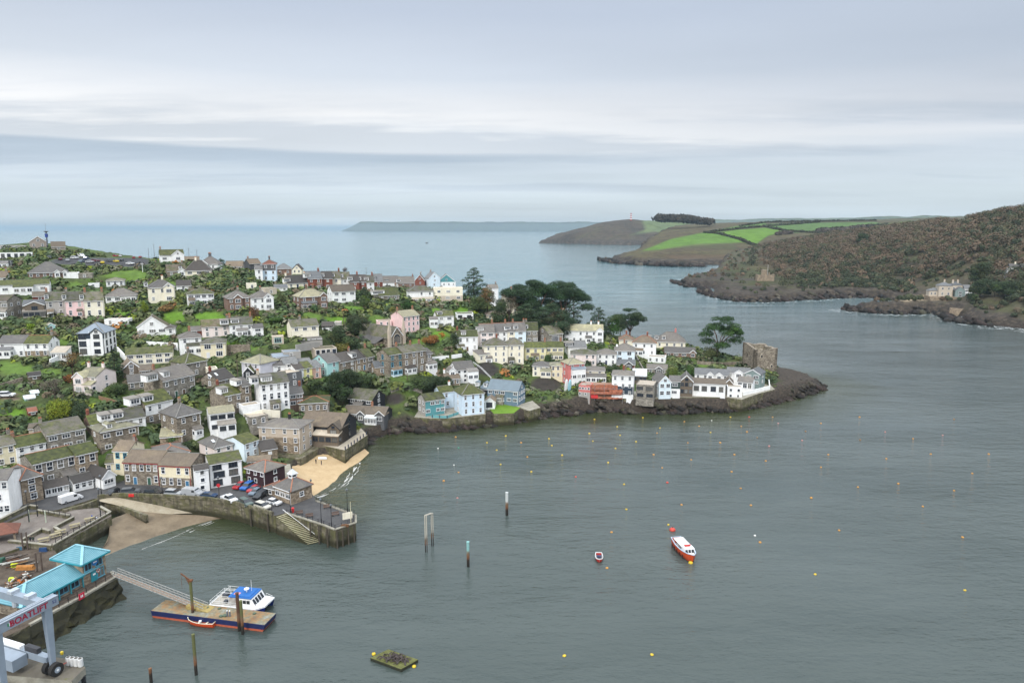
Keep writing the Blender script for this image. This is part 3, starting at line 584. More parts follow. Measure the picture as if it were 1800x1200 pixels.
    if t in 'gfh' and (ridge or t == 'h' or rn.random() < .6):
        q = MB(); zr = hm+rise+(.2 if t != 'h' else .02); rp0, rp1 = (( x0-.2, D/2), (x1+.2, D/2)) if t == 'g' else ((0,-.2),(0,D+.2)) if t == 'f' else rpts
        if rp0 != rp1: q.bar((*rp0, zr), (*rp1, zr), .32, .16)
        if t == 'h':
            zz = hm-.4*rise/(min(W, D)/2)*.4+.05
            for e_, rr in (((x0-.4,-.4),rpts[0]),((x1+.4,-.4),rpts[1 if W >= D else 0]),((x1+.4,D+.4),rpts[1]),((x0-.4,D+.4),rpts[0 if W >= D else 1])): q.bar((*e_, zz), (*rr, zr), .28, .12)
        q.build('ridge_tiles', RIDGE if ridge == 'r' else RIDGE2, K.roof)
    if t in 'gm' or t == 'h':
        q = MB(); zo = hm-.35*rise/(D/2)-.02 if t == 'g' else hm-.2; q.box(x0-.1, -.42 if t == 'g' else -.5, zo-.14, x1+.1, -.30 if t == 'g' else -.38, zo+.02)
        if W > 6: q.box(x1-.32, -.16, -.3, x1-.22, -.03, zo-.1)
        q.build('gutter', REDT if gut == 'r' else WHITE if gut == 'w' else BLACK, root)
    if t == 'f':
        q = MB(); tt = rise/(W/2)
        for sg in (-1, 1): q.bar((sg*(W/2+.33), -.23, hm-.33*tt+.06), (0, -.23, hm+rise+.07), .07, .3)
        q.build('bargeboard', WHITE if gut == 'w' else BLACK, root)
    cmat = WALL[cm] if cm else (WALL['brick2'] if rn.random() < .45 else WALL['stone3'] if rn.random() < .5 else wm_)
    for f_ in chim:
        x = rpts[0][0]+(rpts[1][0]-rpts[0][0])*f_ if t != 'f' else 0; y = rpts[0][1]+(rpts[1][1]-rpts[0][1])*f_ if t == 'f' else D/2
        if t == 'p': y = D-1.2
        chimney(K.roof, x, y, hm+(rise if t in 'ghf' else .2)-.1, cmat, pots=2 if rn.random() < .7 else 3)
    if win:
        fl = fl or max(1, round(hm/2.75)); fh = hm/fl; c = c if c is not None else max(1, round(W/2.9))
        bw = {'s': .95, 'w': 1.9, 'o': .9}[st]; bh = {'s': 1.45, 'w': 1.15, 'o': 1.0}[st]; bw = ww or bw; bh = min(wh or bh, fh*.66)
        for i in range(fl):
            zc = (i+.54)*fh
            for j in range(c):
                x = x0+W*(j+.5)/c
                if i == 0 and any(e_[0] <= (j+.5)/c <= e_[1] for e_ in ext): continue
                if any(g_[0]-.03 <= (j+.5)/c <= g_[1]+.03 for g_ in fg) or (c > 2 and fl > 1 and rn.random() < .07): continue
                x += rn.uniform(-.06, .06)*W/c
                if i == 0 and door is not None and (j == door or (isinstance(door, tuple) and j in door)): add_door(root, x, -.06 if front else 0, 0, 0, rn.randrange(6)); continue
                ow = min(bw*(rn.choice((1,1,1,.8)) if st != 's' else 1), W/c*.72); add_window(root, x, -.06 if front and front[1]*hm <= zc <= front[2]*hm else 0, zc, 0, ow, bh, st, fr)
        if t == 'f' and rise > 1.9 and (gw is None or gw): add_window(root, 0, 0, hm+rise*.30, 0, min(1.2, W*.25), min(1.1, rise*.4), 's', fr)
        sn = sd if sd is not None else (1 if rn.random() < .6 else 0)
        if abs(r_) > R(12) and sn:
            sx = x0 if r_ > 0 else x1
            for i in range(fl):
                for j in range(sn): add_window(root, sx, D*(j+.5)/sn, (i+.54)*fh, -math.pi/2 if r_ > 0 else math.pi/2, min(bw, 1.1), bh, 's' if st != 'o' else 'o', fr)
            if t == 'g' and rise > 2.4: add_window(root, sx, D/2, hm+rise*.33, -math.pi/2 if r_ > 0 else math.pi/2, .8, 1.0, 'o', fr)
    for d_ in dorm:
        f_, dw, dh = (d_ if isinstance(d_, tuple) else (d_, 1.9, 1.35)); g = rise/(D/2); y0 = D*.11; zb = hm+y0*g-.1; dh = min(dh, rise-y0*g+.1); yb_ = y0+dh/g; x = x0+W*f_
        q = MB(); q.box(x-dw/2, y0, zb-.3, x+dw/2, yb_, zb+dh); dm = WALL[dst]; dd = q.build('dormer', dm, root)
        q = MB()
        if dw < 1.7:
            rr = dw*.38; q.prism([(x-dw/2-.2, y0-.2, zb+dh), (x+dw/2+.2, y0-.2, zb+dh), (x, y0-.2, zb+dh+rr)], (0, min(yb_-y0+.6, D/2-y0), 0))
        else: q.prism([(x-dw/2-.2, y0-.3, zb+dh+.005), (x-dw/2-.2, y0-.3, zb+dh+.13), (x-dw/2-.2, yb_+.2, zb+dh+.32), (x-dw/2-.2, yb_+.2, zb+dh+.15)][::-1], (dw+.4, 0, 0))
        q.build('dormer_roof', rm if dw < 1.7 else ROOF['grey'], dd)
        add_window(dd, x, y0, zb+dh*.52, 0, dw*.74, dh*.66, 'w' if dw > 1.7 else 's', fr, True)
    for e_ in sky:
        g = rise/(D/2); yy = D*.28; q = MB(); x = x0+W*e_; q.prism([(x-.4,yy-.6,hm+(yy-.6)*g+.22),(x+.4,yy-.6,hm+(yy-.6)*g+.22),(x+.4,yy+.6,hm+(yy+.6)*g+.22),(x-.4,yy+.6,hm+(yy+.6)*g+.22)], (0,0,.1)); q.build('skylight', ROOF['glassy'], K.roof)
    for e_ in ext:
        f0, f1, pj, eh, em = e_[:5]; xa, xb = x0+W*f0, x0+W*f1; eo = MB(); eo.box(xa, -pj, fd, xb, -.01, eh); ew = eo.build('extension', WALL[em], root)
        q = MB(); q.prism([(xa-.2,-pj-.2,eh-.01),(xa-.2,.02 if pj < 20 else 0,eh+min(.9, hm*.2)),(xa-.2,.02,eh+min(.9, hm*.2)+.13),(xa-.2,-pj-.2,eh+.12)][::-1], (xb-xa+.4,0,0)); q.build('extension_roof', ROOF[e_[5]] if len(e_) > 5 else rm, ew)
        nw = max(1, round((xb-xa)/2.2))
        for j in range(nw): add_window(ew, xa+(xb-xa)*(j+.5)/nw, -pj, eh*.55, 0, min(1.6, (xb-xa)/nw*.75), min(1.3, eh*.5), 'w', fr, True)
        if abs(r_) > R(15): add_window(ew, xa if r_ > 0 else xb, -pj/2, eh*.55, -math.pi/2 if r_ > 0 else math.pi/2, min(1.2, pj*.6), min(1.1, eh*.5), 'o', fr, True)
    for g_ in fg:
        f0, f1, pj = g_[:3]; gm = g_[3] if len(g_) > 3 else wall; xa, xb = x0+W*f0, x0+W*f1; gr = (xb-xa)/2*.85; m = (xa+xb)/2; gh = hm*(g_[4] if len(g_) > 4 else 1.0)
        gr = min(gr, max(.8, rise-.25) if gh == hm else gr)
        q = MB(); q.prism([(xa,-pj,fd),(xb,-pj,fd),(xb,-pj,gh),(m,-pj,gh+gr),(xa,-pj,gh)], (0, pj+D*.45, 0)); gw_ = q.build('front_gable', WALL[gm], root)
        q = gable_roof(xa, xb, -pj, D*.45, gh, gr, 'y', .3, .25, .16); q.build('gable_roof', rm, gw_)
        q = MB(); tt = gr/((xb-xa)/2)
        for sg in (-1, 1): q.bar((m+sg*((xb-xa)/2+.28), -pj-.28, gh-.28*tt+.05), (m, -pj-.28, gh+gr+.05), .06, .28)
        q.build('bargeboard', WHITE if gut == 'w' else BLACK, gw_)
        gf = max(1, round(gh/2.8))
        for i in range(gf): add_window(gw_, m, -pj, (i+.52)*gh/gf, 0, min(1.9, (xb-xa)*.55), min(1.35, gh/gf*.6), 'w', fr, True)
        if gr > 1.7: add_window(gw_, m, -pj, gh+gr*.28, 0, min(.9, (xb-xa)*.2), min(.9, gr*.35), 'o', fr, True)
    K.org, K.a = org, a
    return K
# ================================================================ the village, from the hilltop down
Hq = house
# --- hilltop
Hq('brown gable-fronted lookout hut on the hilltop beside the mast', 68, 437, 31, 12, 0, 'pebble', 'brown', 'f', rp=9, D=9, fl=1, c=2, cat='hut', name='lookout_hut', z=63)
Hq('small brown hut with a long eave, right of the hilltop mast', 103, 439, 25, 6, 0, 'pebble', 'brown', 'g', rp=8, D=5, fl=1, c=1, cat='hut', name='lookout_hut', z=62.5)
Hq('long low grey flat-roofed hut on the hilltop at the photo edge', 22, 437, 50, 5, 0, 'grey', 'grey', 'p', D=5, fl=1, c=4, cat='hut', name='long_hut', z=62.8)
Hq('long white block of lock-up garages under the hilltop bushes', 28, 454, 58, 9, -4, 'white', 'grey', 'p', D=6, fl=1, c=5, st='o', fr='d', ww=1.6, wh=2.0, cat='garage', name='garage_block', group='garage blocks')
Hq('dark glazed house with a white balcony at the left photo edge', 2, 472, 28, 13, -15, 'slate', 'dark', 'p', D=7, fl=2, c=4, st='w', ww=2.2, wh=1.8, ext=[(0,1,2.5,2.6,'white','grey')])
Hq('small white cottage with brown roof below the glazed balcony house', 3, 494, 20, 7, -10, 'white', 'brown', 'g', rp=10, D=6, fl=1, c=2, chim=[.95])
Hq('wide grey hipped-roof bungalow with two white gabled bay windows', 84, 487.5, 68, 9, -3, 'brick3', 'slate', 'h', rp=19, D=14, fl=1, c=6, fg=[(.68,.82,.8,'white'),(.9,1.0,.8,'white')], ridge=None, sd=0)
Hq('white flat-roofed double garage beside the wide hipped bungalow', 128, 488, 20, 8, -6, 'white', 'grey', 'p', D=6, win=False, cat='garage', name='garage')
Hq('grey stone garage with white door right of the white garage', 150, 488.5, 25, 7, -6, 'stone3', 'pale', 'p', D=6, fl=1, c=1, cat='garage', name='garage')
Hq('white bungalow under one long thick moss roof with lower centre', 43, 516, 90, 16, -6, 'white', 'moss', 'g', rp=8, D=9, fl=1, c=4, st='w', ext=[(.3,.68,2.8,3.3,'white','moss')], sd=1)
Hq('white cottage on the hilltop with a white front gable', 303, 461, 42, 13, 4, 'white', 'moss2', 'g', rp=9, D=7, fl=1, c=3, fg=[(.48,1.0,1.2)], chim=[.02], st='w')
Hq('grey-roofed bungalow on the skyline behind two wooden poles', 338, 465, 26, 7, 0, 'cream', 'brown', 'g', rp=7, D=7, fl=1, c=2, z=51)
Hq('grey slate-roofed skyline house with a white side gable and dark chimneys', 367, 475, 34, 11, -14, 'white', 'slate', 'h', rp=14, D=9, fl=1, c=2, chim=[.1,.9], fg=[(.05,.5,1.0)], cm='slate')
Hq('brown-roofed bungalow with a small white bay gable on the upper slope', 311, 486, 33, 10, 6, 'stone', 'brownm', 'g', rp=11, D=8, fl=1, c=2, fg=[(.56,.94,1.2,'white')], chim=[.9])
Hq('cream bungalow with a steep dark hipped roof on the upper slope', 349, 484, 46, 9, -3, 'cream', 'dark', 'h', rp=18, D=9, fl=1, c=3, st='w', chim=[.15], dorm=[(-.18,1.5,1.2)])
Hq('low brown-roofed skyline bungalow right of the round dark bush', 411, 473, 30, 5, -12, 'pebble', 'brown', 'g', rp=9, D=8, fl=1, c=3, z=49)
Hq('dark slate-sided skyline house with a white gable end', 449, 476, 20, 13, 28, 'slate', 'brown', 'g', rp=8, D=7, fl=2, c=1, chim=[.1], z=48.2)
Hq('pale blue three-storey house with a slate-hung top floor', 474.5, 494, 24, 30, -4, 'pale_blue', 'red', 'h', rp=8, D=8, fl=3, c=2, front=('slate',.62,1.0), chim=[.95], cm='slate')
Hq('narrow white house leaning against the pale blue tall house', 456, 493, 13, 20, 2, 'white', 'slate', 'm', rp=6, D=6, fl=2, c=1)
Hq('brown brick house with grey hipped roof right of the pale blue house', 500, 484, 27, 12, 3, 'brick3', 'slate2', 'h', rp=9, D=8, fl=1, c=2, z=46.5)
Hq('small cream gable-fronted cottage on the skyline with black barge', 522, 481, 16, 8, -10, 'cream', 'dark', 'f', rp=8, D=8, fl=1, c=2, z=45.8, gut='d')
Hq('cream house with dark roof and one wide white dormer on the upper slope', 524, 506.5, 36, 9.5, 18, 'cream', 'dark', 'g', rp=13, D=8, fl=1, c=3, dorm=[(0,3.6,1.5)], chim=[.0,1.0], door=1)
Hq('tiny white flat cottage left of the cream dormer house', 494, 511, 23, 6, 5, 'white', 'slate2', 'g', rp=5, D=5, fl=1, c=2)
Hq('plain cream flat-roofed outhouse above the paired gabled houses', 443, 508, 17, 9, 5, 'cream', 'pale', 'p', D=5, fl=1, c=1)
Hq('square cream garage building behind the brown hipped villa', 477, 519, 20, 12, 25, 'tan', 'lich', 'p', D=6, fl=1, c=1)
# --- upper rows
Hq('grey rendered end house of the terrace with three round dormers', 100.3, 557, 34.5, 29, -3, 'grey', 'slatem', 'g', rp=15, D=9, fl=2, c=2, dorm=[(.05,1.5,1.9)], chim=[.0], group='terrace with arched dormers', wh=1.8)
Hq('pink middle house of the terrace with three round dormers', 133.7, 557, 32.5, 29, -3, 'pink', 'slatem', 'g', rp=15, D=9, fl=2, c=2, dorm=[(-.05,1.5,1.9)], chim=[.0], group='terrace with arched dormers', wh=1.8)
Hq('cream right-hand house of the terrace with three round dormers', 167, 557, 34, 29, -3, 'cream', 'slatem', 'g', rp=15, D=9, fl=2, c=2, dorm=[(-.1,1.5,1.9)], chim=[.0,1.0], group='terrace with arched dormers', wh=1.8)
Hq('white bungalow with hipped slate roof and glazed veranda', 213, 531, 54, 11, -4, 'white', 'slate', 'h', rp=14, D=10, fl=1, c=4, st='w', ext=[(.5,1.0,2,2.6,'white','grey')])
Hq('little white hipped bungalow above the veranda bungalow', 203, 503, 32, 10, -4, 'white2', 'lich', 'h', rp=6, D=8, fl=1, c=3)
Hq('small white shed with a turquoise roof among the upper hedges', 165, 505, 19, 6, -4, 'white', 'zinc2', 'p', D=4, fl=1, c=1, cat='shed', name='shed')
Hq('red timber garage with grey roof behind the glass-fronted house', 70, 527, 25, 7, -6, 'redwood', 'brown', 'g', rp=7, D=5, fl=1, c=1, cat='shed', name='shed')
Hq('modern timber house with wide glass gable left of the pink terrace', 62, 557, 40, 21, -8, 'wood', 'slate2', 'g', rp=9, D=8, fl=2, c=4, st='w', ww=2.2, wh=1.9, fr='d', fg=[(.1,.95,1.0,'wood')], ext=[(0,1,1.5,2.4,'concrete','grey')])
Hq('white-gabled stone house with balconies cut by the left edge', 4, 560, 24, 31, -34, 'stone3', 'brownm', 'g', rp=10, D=9, fl=2, c=2, st='w', ext=[(0,.9,1.2,2.9,'white','grey')], sd=2)
Hq('tall cream villa with gabled bay and slate roof dormers', 286, 531.5, 46, 27, 3, 'cream', 'slate', 'h', rp=14, D=9, fl=2, c=3, st='s', fg=[(.56,.96,.8)], dorm=[(-.08,1.5,1.5)], chim=[1.0])
Hq('small white outhouse with dark roof beside the tall cream villa', 323, 510.5, 25, 9, -4, 'white', 'dark', 'g', rp=9, D=6, fl=1, c=1)
Hq('white two-storey box house with balcony under a mossy hipped roof', 353.5, 536, 47, 20, 2, 'white', 'moss2', 'h', rp=9, D=8, fl=2, c=4, st='w', sd=0)
Hq('brown brick half of the paired gabled villas', 421.5, 544, 42, 21, 10, 'brick3', 'slate', 'h', rp=13, D=9, fl=2, c=3, fg=[(.25,.6,1.2)], chim=[1.0], group='paired gabled villas')
Hq('white half of the paired gabled villas', 462, 544, 38, 21, 8, 'white', 'slate', 'h', rp=13, D=9, fl=2, c=3, fg=[(.54,1.0,1.2)], chim=[.0], group='paired gabled villas')
Hq('brown villa with pale hipped roof and a corner turret', 551, 542.5, 47, 22, 20, 'brick3', 'lich', 'h', rp=14, D=9, fl=2, c=3, fg=[(.72,1.0,1.2)], chim=[.1,1.0], ext=[(.05,.6,1.5,2.7,'brick3','slate2')], sd=2)
Hq('large plain white house with grey-brown roof right of the brown villa', 605, 531.5, 41, 20, 18, 'white', 'brown', 'g', rp=11, D=8, fl=2, c=3, st='w', sd=2)
Hq('stone dormer bungalow with a wide white dormer and moss roof', 684, 528.5, 36, 10, 20, 'stone3', 'moss2', 'g', rp=14, D=8, fl=1, c=3, dorm=[(0,7.0,1.5)], chim=[1.0])
Hq('white house with green-tinged hipped roof next to the flat-roofed house', 741, 530.5, 42, 19, 12, 'white', 'slatem', 'h', rp=10, D=8, fl=2, c=3, ext=[(-.05,1.05,1.6,1.6,'white','pale')], sd=1)
Hq('cream house with a pale flat roof and stone ground floor', 788, 529, 51, 22, 2, 'cream', 'pale', 'p', D=7, fl=2, c=3, st='w', front=('tan',0,.42))
Hq('grey-blue house with a white gable behind the teal gabled house', 764, 504, 20, 15, 24, 'ice_blue', 'slate2', 'f', rp=10, D=9, fl=2, c=1, chim=[.9])
Hq('house with teal slate-hung gable over white ground floor', 785, 504.5, 32, 9, 4, 'teal', 'slate2', 'f', rp=13, D=10, fl=1, c=4, front=('white',0,.98), gw=True)
# --- the red brick skyline terrace, each house its own
RB = 'brick skyline terrace'
for lb, x_, y_, w_, h_, wl_, rf_, ch_ in (
  ('red brick left end house of the skyline terrace, big white dormer', 554.5, 508, 25, 19, 'brick', 'slate2', 1), ('second red brick house from the left of the skyline terrace', 576, 508, 18, 19, 'brick', 'dark', 0),
  ('cream house between brick neighbours in the skyline terrace', 592.5, 507, 15, 18, 'cream', 'slatem', 1), ('white house fourth from the left in the skyline terrace', 608, 507, 16, 17, 'white', 'slatem', 0),
  ('narrow red brick house right of the white skyline terrace house', 624, 510, 15.5, 15, 'brick', 'dark', 1), ('red brick skyline terrace house left of the cream-white moss-topped one', 638, 510, 13, 15, 'brick', 'dark', 0),
  ('cream-white skyline terrace house with moss-topped roof', 651.5, 511, 13, 15, 'white2', 'slatem', 1), ('red brick skyline terrace house with slate-blue dormer', 665.5, 507, 15, 13, 'brick', 'slate2', 0),
  ('white-fronted low skyline terrace house with twin grey dormers', 687, 503, 28, 7, 'white', 'slate', 0), ('brown low skyline terrace house at the right with white dormer', 715, 506, 28, 9, 'brick3', 'slate', 1)):
    Hq(lb, x_, y_, w_, h_, 16 if x_ < 560 else 6, wl_, rf_, 'g', rp=12 if x_ < 680 else 13, D=8, fl=2 if h_ > 12 else 1, c=1 if w_ < 20 else 2, dorm=[(0,2.6 if w_ < 20 else 3.4,1.7)] if x_ < 680 or x_ > 700 else [(-.24,3.4,1.5),(.25,3.4,1.5)], chim=[.95] if ch_ else [], cm='brick', group=RB, sd=0, dst='white' if x_ < 660 or x_ > 700 else 'slate', wh=1.2)
Hq('red brick gable end facing the river at the skyline terrace right end', 738, 502, 17, 9, -8, 'brick', 'slate', 'f', rp=10, D=8, fl=1, c=1, chim=[.9])
# --- middle slope, left
Hq('white house with slate roof and porch in the row at the left edge', 22, 627, 46, 24, -27, 'white', 'slate', 'g', rp=13, D=8, fl=2, c=3, ext=[(.0,.55,2.2,2.8,'white','slate2')], sd=0)
Hq('white house with moss roof, stone ground floor and white gable end', 66, 626, 42, 23, -28, 'white', 'moss', 'g', rp=13, D=8, fl=2, c=3, front=('stone2',0,.42), chim=[1.0], sd=2, ridge='r')
Hq('lean-to conservatory with yellow awning at the white gable end', 104, 634, 26, 15, -28, 'white', 'pale', 'm', rp=8, D=4, fl=1, c=3, st='w', ww=2, wh=1.6, cat='conservatory', name='conservatory')
K_NAVY = Hq('modern house with navy upper floor, zinc roof and white base', 163, 624, 46, 39, -22, 'white', 'zinc', 'h', rp=19, D=11, fl=3, c=3, st='w', fr='d', ww=2.4, wh=1.9, front=('navy',.74,1.0), fg=[(.5,.95,.5,'white')], gut='d', sd=3)
Hq('white outbuilding with long wall behind the navy house roof', 205, 571, 42, 9, -20, 'white', 'pale', 'p', D=5, fl=1, c=2)
Hq('white dormer bungalow with broad front gable and three big windows', 268, 590, 52, 16, -4, 'white', 'brownm', 'f', rp=17, D=9, fl=1, c=3, st='w', ww=2.2)
Hq('small white hipped wing right of the broad-gabled bungalow', 300, 588, 17, 12, -4, 'white', 'dark', 'h', rp=6, D=6, fl=1, c=1)
Hq('long cream two-storey house with moss roof below the broad gable', 263, 639, 82, 18, -5, 'cream', 'moss2', 'g', rp=11, D=8, fl=2, c=5, st='w', sd=1)
Hq('brown timber barn with slate gable on posts', 232, 661, 29, 14, 6, 'wood', 'brown', 'f', rp=12, D=8, fl=2, c=1, cat='barn', name='barn')
Hq('low brown-roofed stone barn joined to the timber gable barn', 259, 662, 27, 12, 6, 'stone', 'brown', 'g', rp=9, D=6, fl=1, c=2, cat='barn', name='barn')
Hq('pale pink villa with lichen roof, porch gable and side wall', 155, 689, 32, 28, -42, 'pale_pink', 'lich', 'g', rp=14, D=9, fl=2, c=3, fg=[(.0,.55,2.0)], chim=[.05,.95], ext=[(.55,1.0,2.5,3.0,'pale_pink','lich')], sd=1)
Hq('white end gable house with grey dormers and stone front', 316, 696, 56, 33, None, 'stone', 'slate', 'g', sl=-.22, rp=20, D=9.5, fl=2, c=4, dorm=[(-.22,4.2,1.9),(.2,2.4,1.9)], chim=[.02], door=(1,2), sd=0, front=('stone3',.0,1.0))
Hq('grey-roofed stone lean-to left of the white end gable', 242, 684, 32, 14, None, 'stone3', 'slate', 'g', sl=-.1, rp=12, D=6, fl=1, c=2)
Hq('stone house with moss roof, two white dormers and white porch bay', 282, 742, 48, 36, None, 'stone', 'moss', 'g', sl=-.22, rp=20, D=10, fl=2, c=3, dorm=[(-.26,3.4,1.9),(.2,3.4,1.9)], front=('white',.45,1.0))
Hq('tall white house left of the cream-yellow hipped house', 337, 626, 38, 33, 3, 'white', 'slate', 'h', rp=12, D=8, fl=3, c=2, ext=[(.3,1.0,1.8,4.2,'white','slatem')], chim=[.0])
Hq('pale yellow house with mossy hipped roof and blue sash windows', 376, 628.5, 44, 26, -3, 'cream2', 'slatem', 'h', rp=11, D=9, fl=2, c=2, st='w', ww=2.1, wh=1.7, sd=1, door=0)
Hq('pink-white cottage with long brown roof on the middle slope', 380, 591, 48, 18, 3, 'pale_pink', 'brownm', 'g', rp=12, D=7, fl=2, c=3, chim=[1.0])
Hq('dark shed with grey roof left of the pink-white cottage', 344, 592, 22, 12, 3, 'redwood', 'slate', 'g', rp=6, D=5, fl=1, c=1, cat='shed', name='shed')
Hq('white cottage with two wide glazed roof dormers', 425, 591, 41, 21, 3, 'white', 'slatem', 'g', rp=13, D=8, fl=2, c=3, dorm=[(-.2,3.2,1.5),(.25,3.2,1.5)], chim=[.0,.98], ext=[(.3,.75,1.5,2.5,'white','grey')])
Hq('white lean-to wing at the right of the dormered cottage', 454, 591, 19, 15, 3, 'white', 'slate', 'm', rp=5, D=6, fl=2, c=1, st='w')
Hq('long cream apartment house with grey plinth and hillside terrace', 537, 594, 48, 21, 12, 'cream', 'slatem', 'g', rp=12, D=9, fl=2, c=3, st='w', ww=1.5, base='concrete', sd=2, chim=[.4], ext=[(0,1.05,3,-.6,'concrete','grey')])
Hq('small garden room with green glass doors below the cream apartments', 489, 604, 20, 12, 3, 'tan', 'pale', 'p', D=4, fl=1, c=1, st='w', ww=2.4, wh=2.0, fr='g', cat='garden room', name='garden_room')
Hq('black and white cottage gables beside the grey shed', 576, 581, 20, 8, -4, 'white', 'dark', 'g', rp=7, D=6, fl=1, c=2, gut='d')
Hq('pale grey curved shed left of the hillside trees', 594, 575, 12, 8, -4, 'grey', 'pale', 'p', D=5, win=False, cat='shed', name='shed')
Hq('row of cream-doored garages under the cream apartments', 573, 624, 38, 11, 14, 'tan', 'brownm', 'p', D=6, fl=1, c=4, st='o', fr='w', ww=1.7, wh=1.9, cat='garage', name='garage_block', group='garage blocks')
# --- middle slope, centre
Hq('lilac-white hipped house above the black gabled cottage', 442, 658, 33, 21, None, 'lilac', 'lich', 'h', sl=.12, rp=14, D=9, fl=2, c=2)
Hq('small white house with blue-grey roof right of the lilac house', 511.5, 655, 24, 17, 12, 'white', 'slate2', 'g', rp=11, D=7, fl=2, c=1, st='w')
Hq('low white extension between lilac and blue-grey roofed houses', 491, 656, 20, 14, 10, 'white2', 'slate', 'g', rp=8, D=6, fl=1, c=1)
Hq('pale green-roofed sheds up the alley over the white extension', 494, 634, 27, 7, 10, 'grey', 'zinc', 'g', rp=6, D=6, fl=1, c=1, cat='shed', name='shed')
Hq('grey slate-roofed low house behind the yellow cottage', 533, 648, 30, 9, 14, 'stone3', 'slate2', 'g', rp=9, D=7, fl=1, c=2)
Hq('concrete flat-roofed shed at the terrace foot below the apartments', 514, 628, 30, 9, 8, 'concrete', 'zinc', 'p', D=6, fl=1, c=1, cat='shed', name='shed')
Hq('bright yellow terrace cottage with moss roof', 542, 667, 15, 21, None, 'yellow', 'moss2', 'g', sl=-.16, rp=11, D=7, fl=2, c=1, group='coloured terrace cottages')
Hq('salmon pink terrace cottage right of the yellow one', 557.5, 664, 15, 20, None, 'peach', 'slate2', 'g', sl=-.16, rp=11, D=7, fl=2, c=1, group='coloured terrace cottages')
Hq('pale grey terrace cottage left of the yellow one', 527.5, 669, 14, 21, None, 'white2', 'dark', 'g', sl=-.16, rp=11, D=7, fl=2, c=1, group='coloured terrace cottages')
Hq('aqua green terrace house with its aqua gable end', 587, 659, 22, 24, None, 'aqua', 'slate', 'g', sl=-.2, rp=15, D=9, fl=2, c=1, sd=2, group='coloured terrace cottages')
Hq('stone terrace house with two skylights next to the aqua house', 612, 656, 28, 22, None, 'stone', 'dark', 'g', sl=-.2, rp=15, D=9, fl=2, c=2, sky=[-.3,.0], door=0, group='stone terrace by the church')
Hq('tan stone terrace house with one white dormer below the church', 636, 651, 19, 22, None, 'stone2', 'dark', 'g', sl=-.2, rp=14, D=9, fl=2, c=2, dorm=[(.0,2.4,1.7)], chim=[.0], door=1, group='stone terrace by the church')
Hq('white-bayed stone terrace end house with moss roof below the church', 652, 647, 13, 21, None, 'stone3', 'moss2', 'g', sl=-.2, rp=14, D=9, fl=2, c=1, st='w', chim=[.9], group='stone terrace by the church')
for lb, x_, y_, w_, wl_, fr_, rf_, xt in (('three-storey stone house with pale blue window frames and glazed porch', 697, 659, 26, 'stone', 'b', 'moss2', [(.15,.75,1.5,2.6,'ice_blue','brown')]), ('three-storey stone house with white gabled porch in the tall terrace', 722, 655.5, 25, 'stone', 'w', 'slatem', [(.1,.75,1.6,2.4,'white','dark')]), ('three-storey stone house with tall white windows near the terrace end', 742, 653, 15, 'stone', 'w', 'slatem', ())):
    Hq(lb, x_, y_, w_, 37, None, wl_, rf_, 'g', sl=-.16, rp=11, D=8, fl=3, c=2 if w_ > 18 else 1, fr=fr_, chim=[.98], ext=xt, group='tall stone terrace', cm='brick2', sd=1, wh=1.7)
Hq('narrow stone end house with white bay below the tall terrace end', 755, 650, 10, 29, None, 'stone3', 'slate', 'g', sl=-.16, rp=9, D=7, fl=3, c=1, ext=[(-.2,1.3,2.2,3.0,'white','slate')])
Hq('small stone outhouse with blue-grey roof left of the tall stone terrace', 671, 659, 24, 15, 16, 'stone2', 'slate2', 'g', rp=10, D=6, fl=1, c=1)
Hq('big pink four-square house with its pink gable end', 723, 583, 29, 28, 38, 'pink', 'lich', 'g', rp=10, D=9, fl=3, c=4, chim=[.0,1.0], sd=0, cm='brick2')
Hq('low pink wing left of the big pink house', 676, 573, 25, 8, 6, 'pink', 'lich', 'p', D=6, fl=1, c=2)
Hq('white cubist house with moss mansard roof and white dormer', 783, 575, 30, 20, 12, 'white', 'moss2', 'g', rp=9, D=8, fl=2, c=2, dorm=[(.2,2.6,1.3)], st='w', ext=[(-.45,.0,3.0,4.5,'white','slate')])
Hq('charcoal garage house with white flat front near the round bush', 817, 561, 30, 9, 4, 'white2', 'moss2', 'p', D=7, fl=1, c=2, st='w', fr='d')
Hq('stone lodge with pinkish pyramid slate roof under the trees', 872, 561, 33, 8, 6, 'tan', 'brown', 'h', rp=9, D=10, fl=1, c=3)
Hq('white house with grey gable half hidden by the autumn trees', 868, 540, 16, 34, 15, 'white', 'slate', 'g', rp=6, D=7, fl=2, c=1, chim=[.9])
Hq('cream house with a steep gable behind the bare bush', 900, 556, 20, 36, 20, 'cream', 'brown', 'f', rp=9, D=8, fl=2, c=2, chim=[.1])
# --- slope above the bluff, right
Hq('white house with thick moss roof and orange chimney', 822, 617, 36, 26, 6, 'white', 'moss', 'g', rp=11, D=8, fl=2, c=3, dorm=[(.32,2.2,1.5)], chim=[.0], door=(1,), cm='brick')
FT = 'long dormered terrace'
for lb, x_, w_, wl_, dm_, f_ in (('pink-white left house of the long dormered terrace with slate gable', 857, 25, 'pale_pink', (0,3.6,1.5), 'w'), ('white second house of the long dormered terrace', 881, 23, 'white', (-.1,1.5,1.6), 's'), ('pale peach third house of the long dormered terrace', 899, 13, 'cream', (0,3.0,1.5), 'w'), ('bluish-white right house of the long dormered terrace', 915, 19, 'ice_blue', (.1,2.2,1.7), 'w')):
    Hq(lb, x_, 611-(x_-857)*.05, w_, 27, 9, wl_, 'slate', 'g', rp=15, D=9, fl=3, c=2 if w_ > 20 else 1, dorm=[dm_], st=f_, chim=[.98], group=FT, sd=0, cm='brick2', ridge='r')
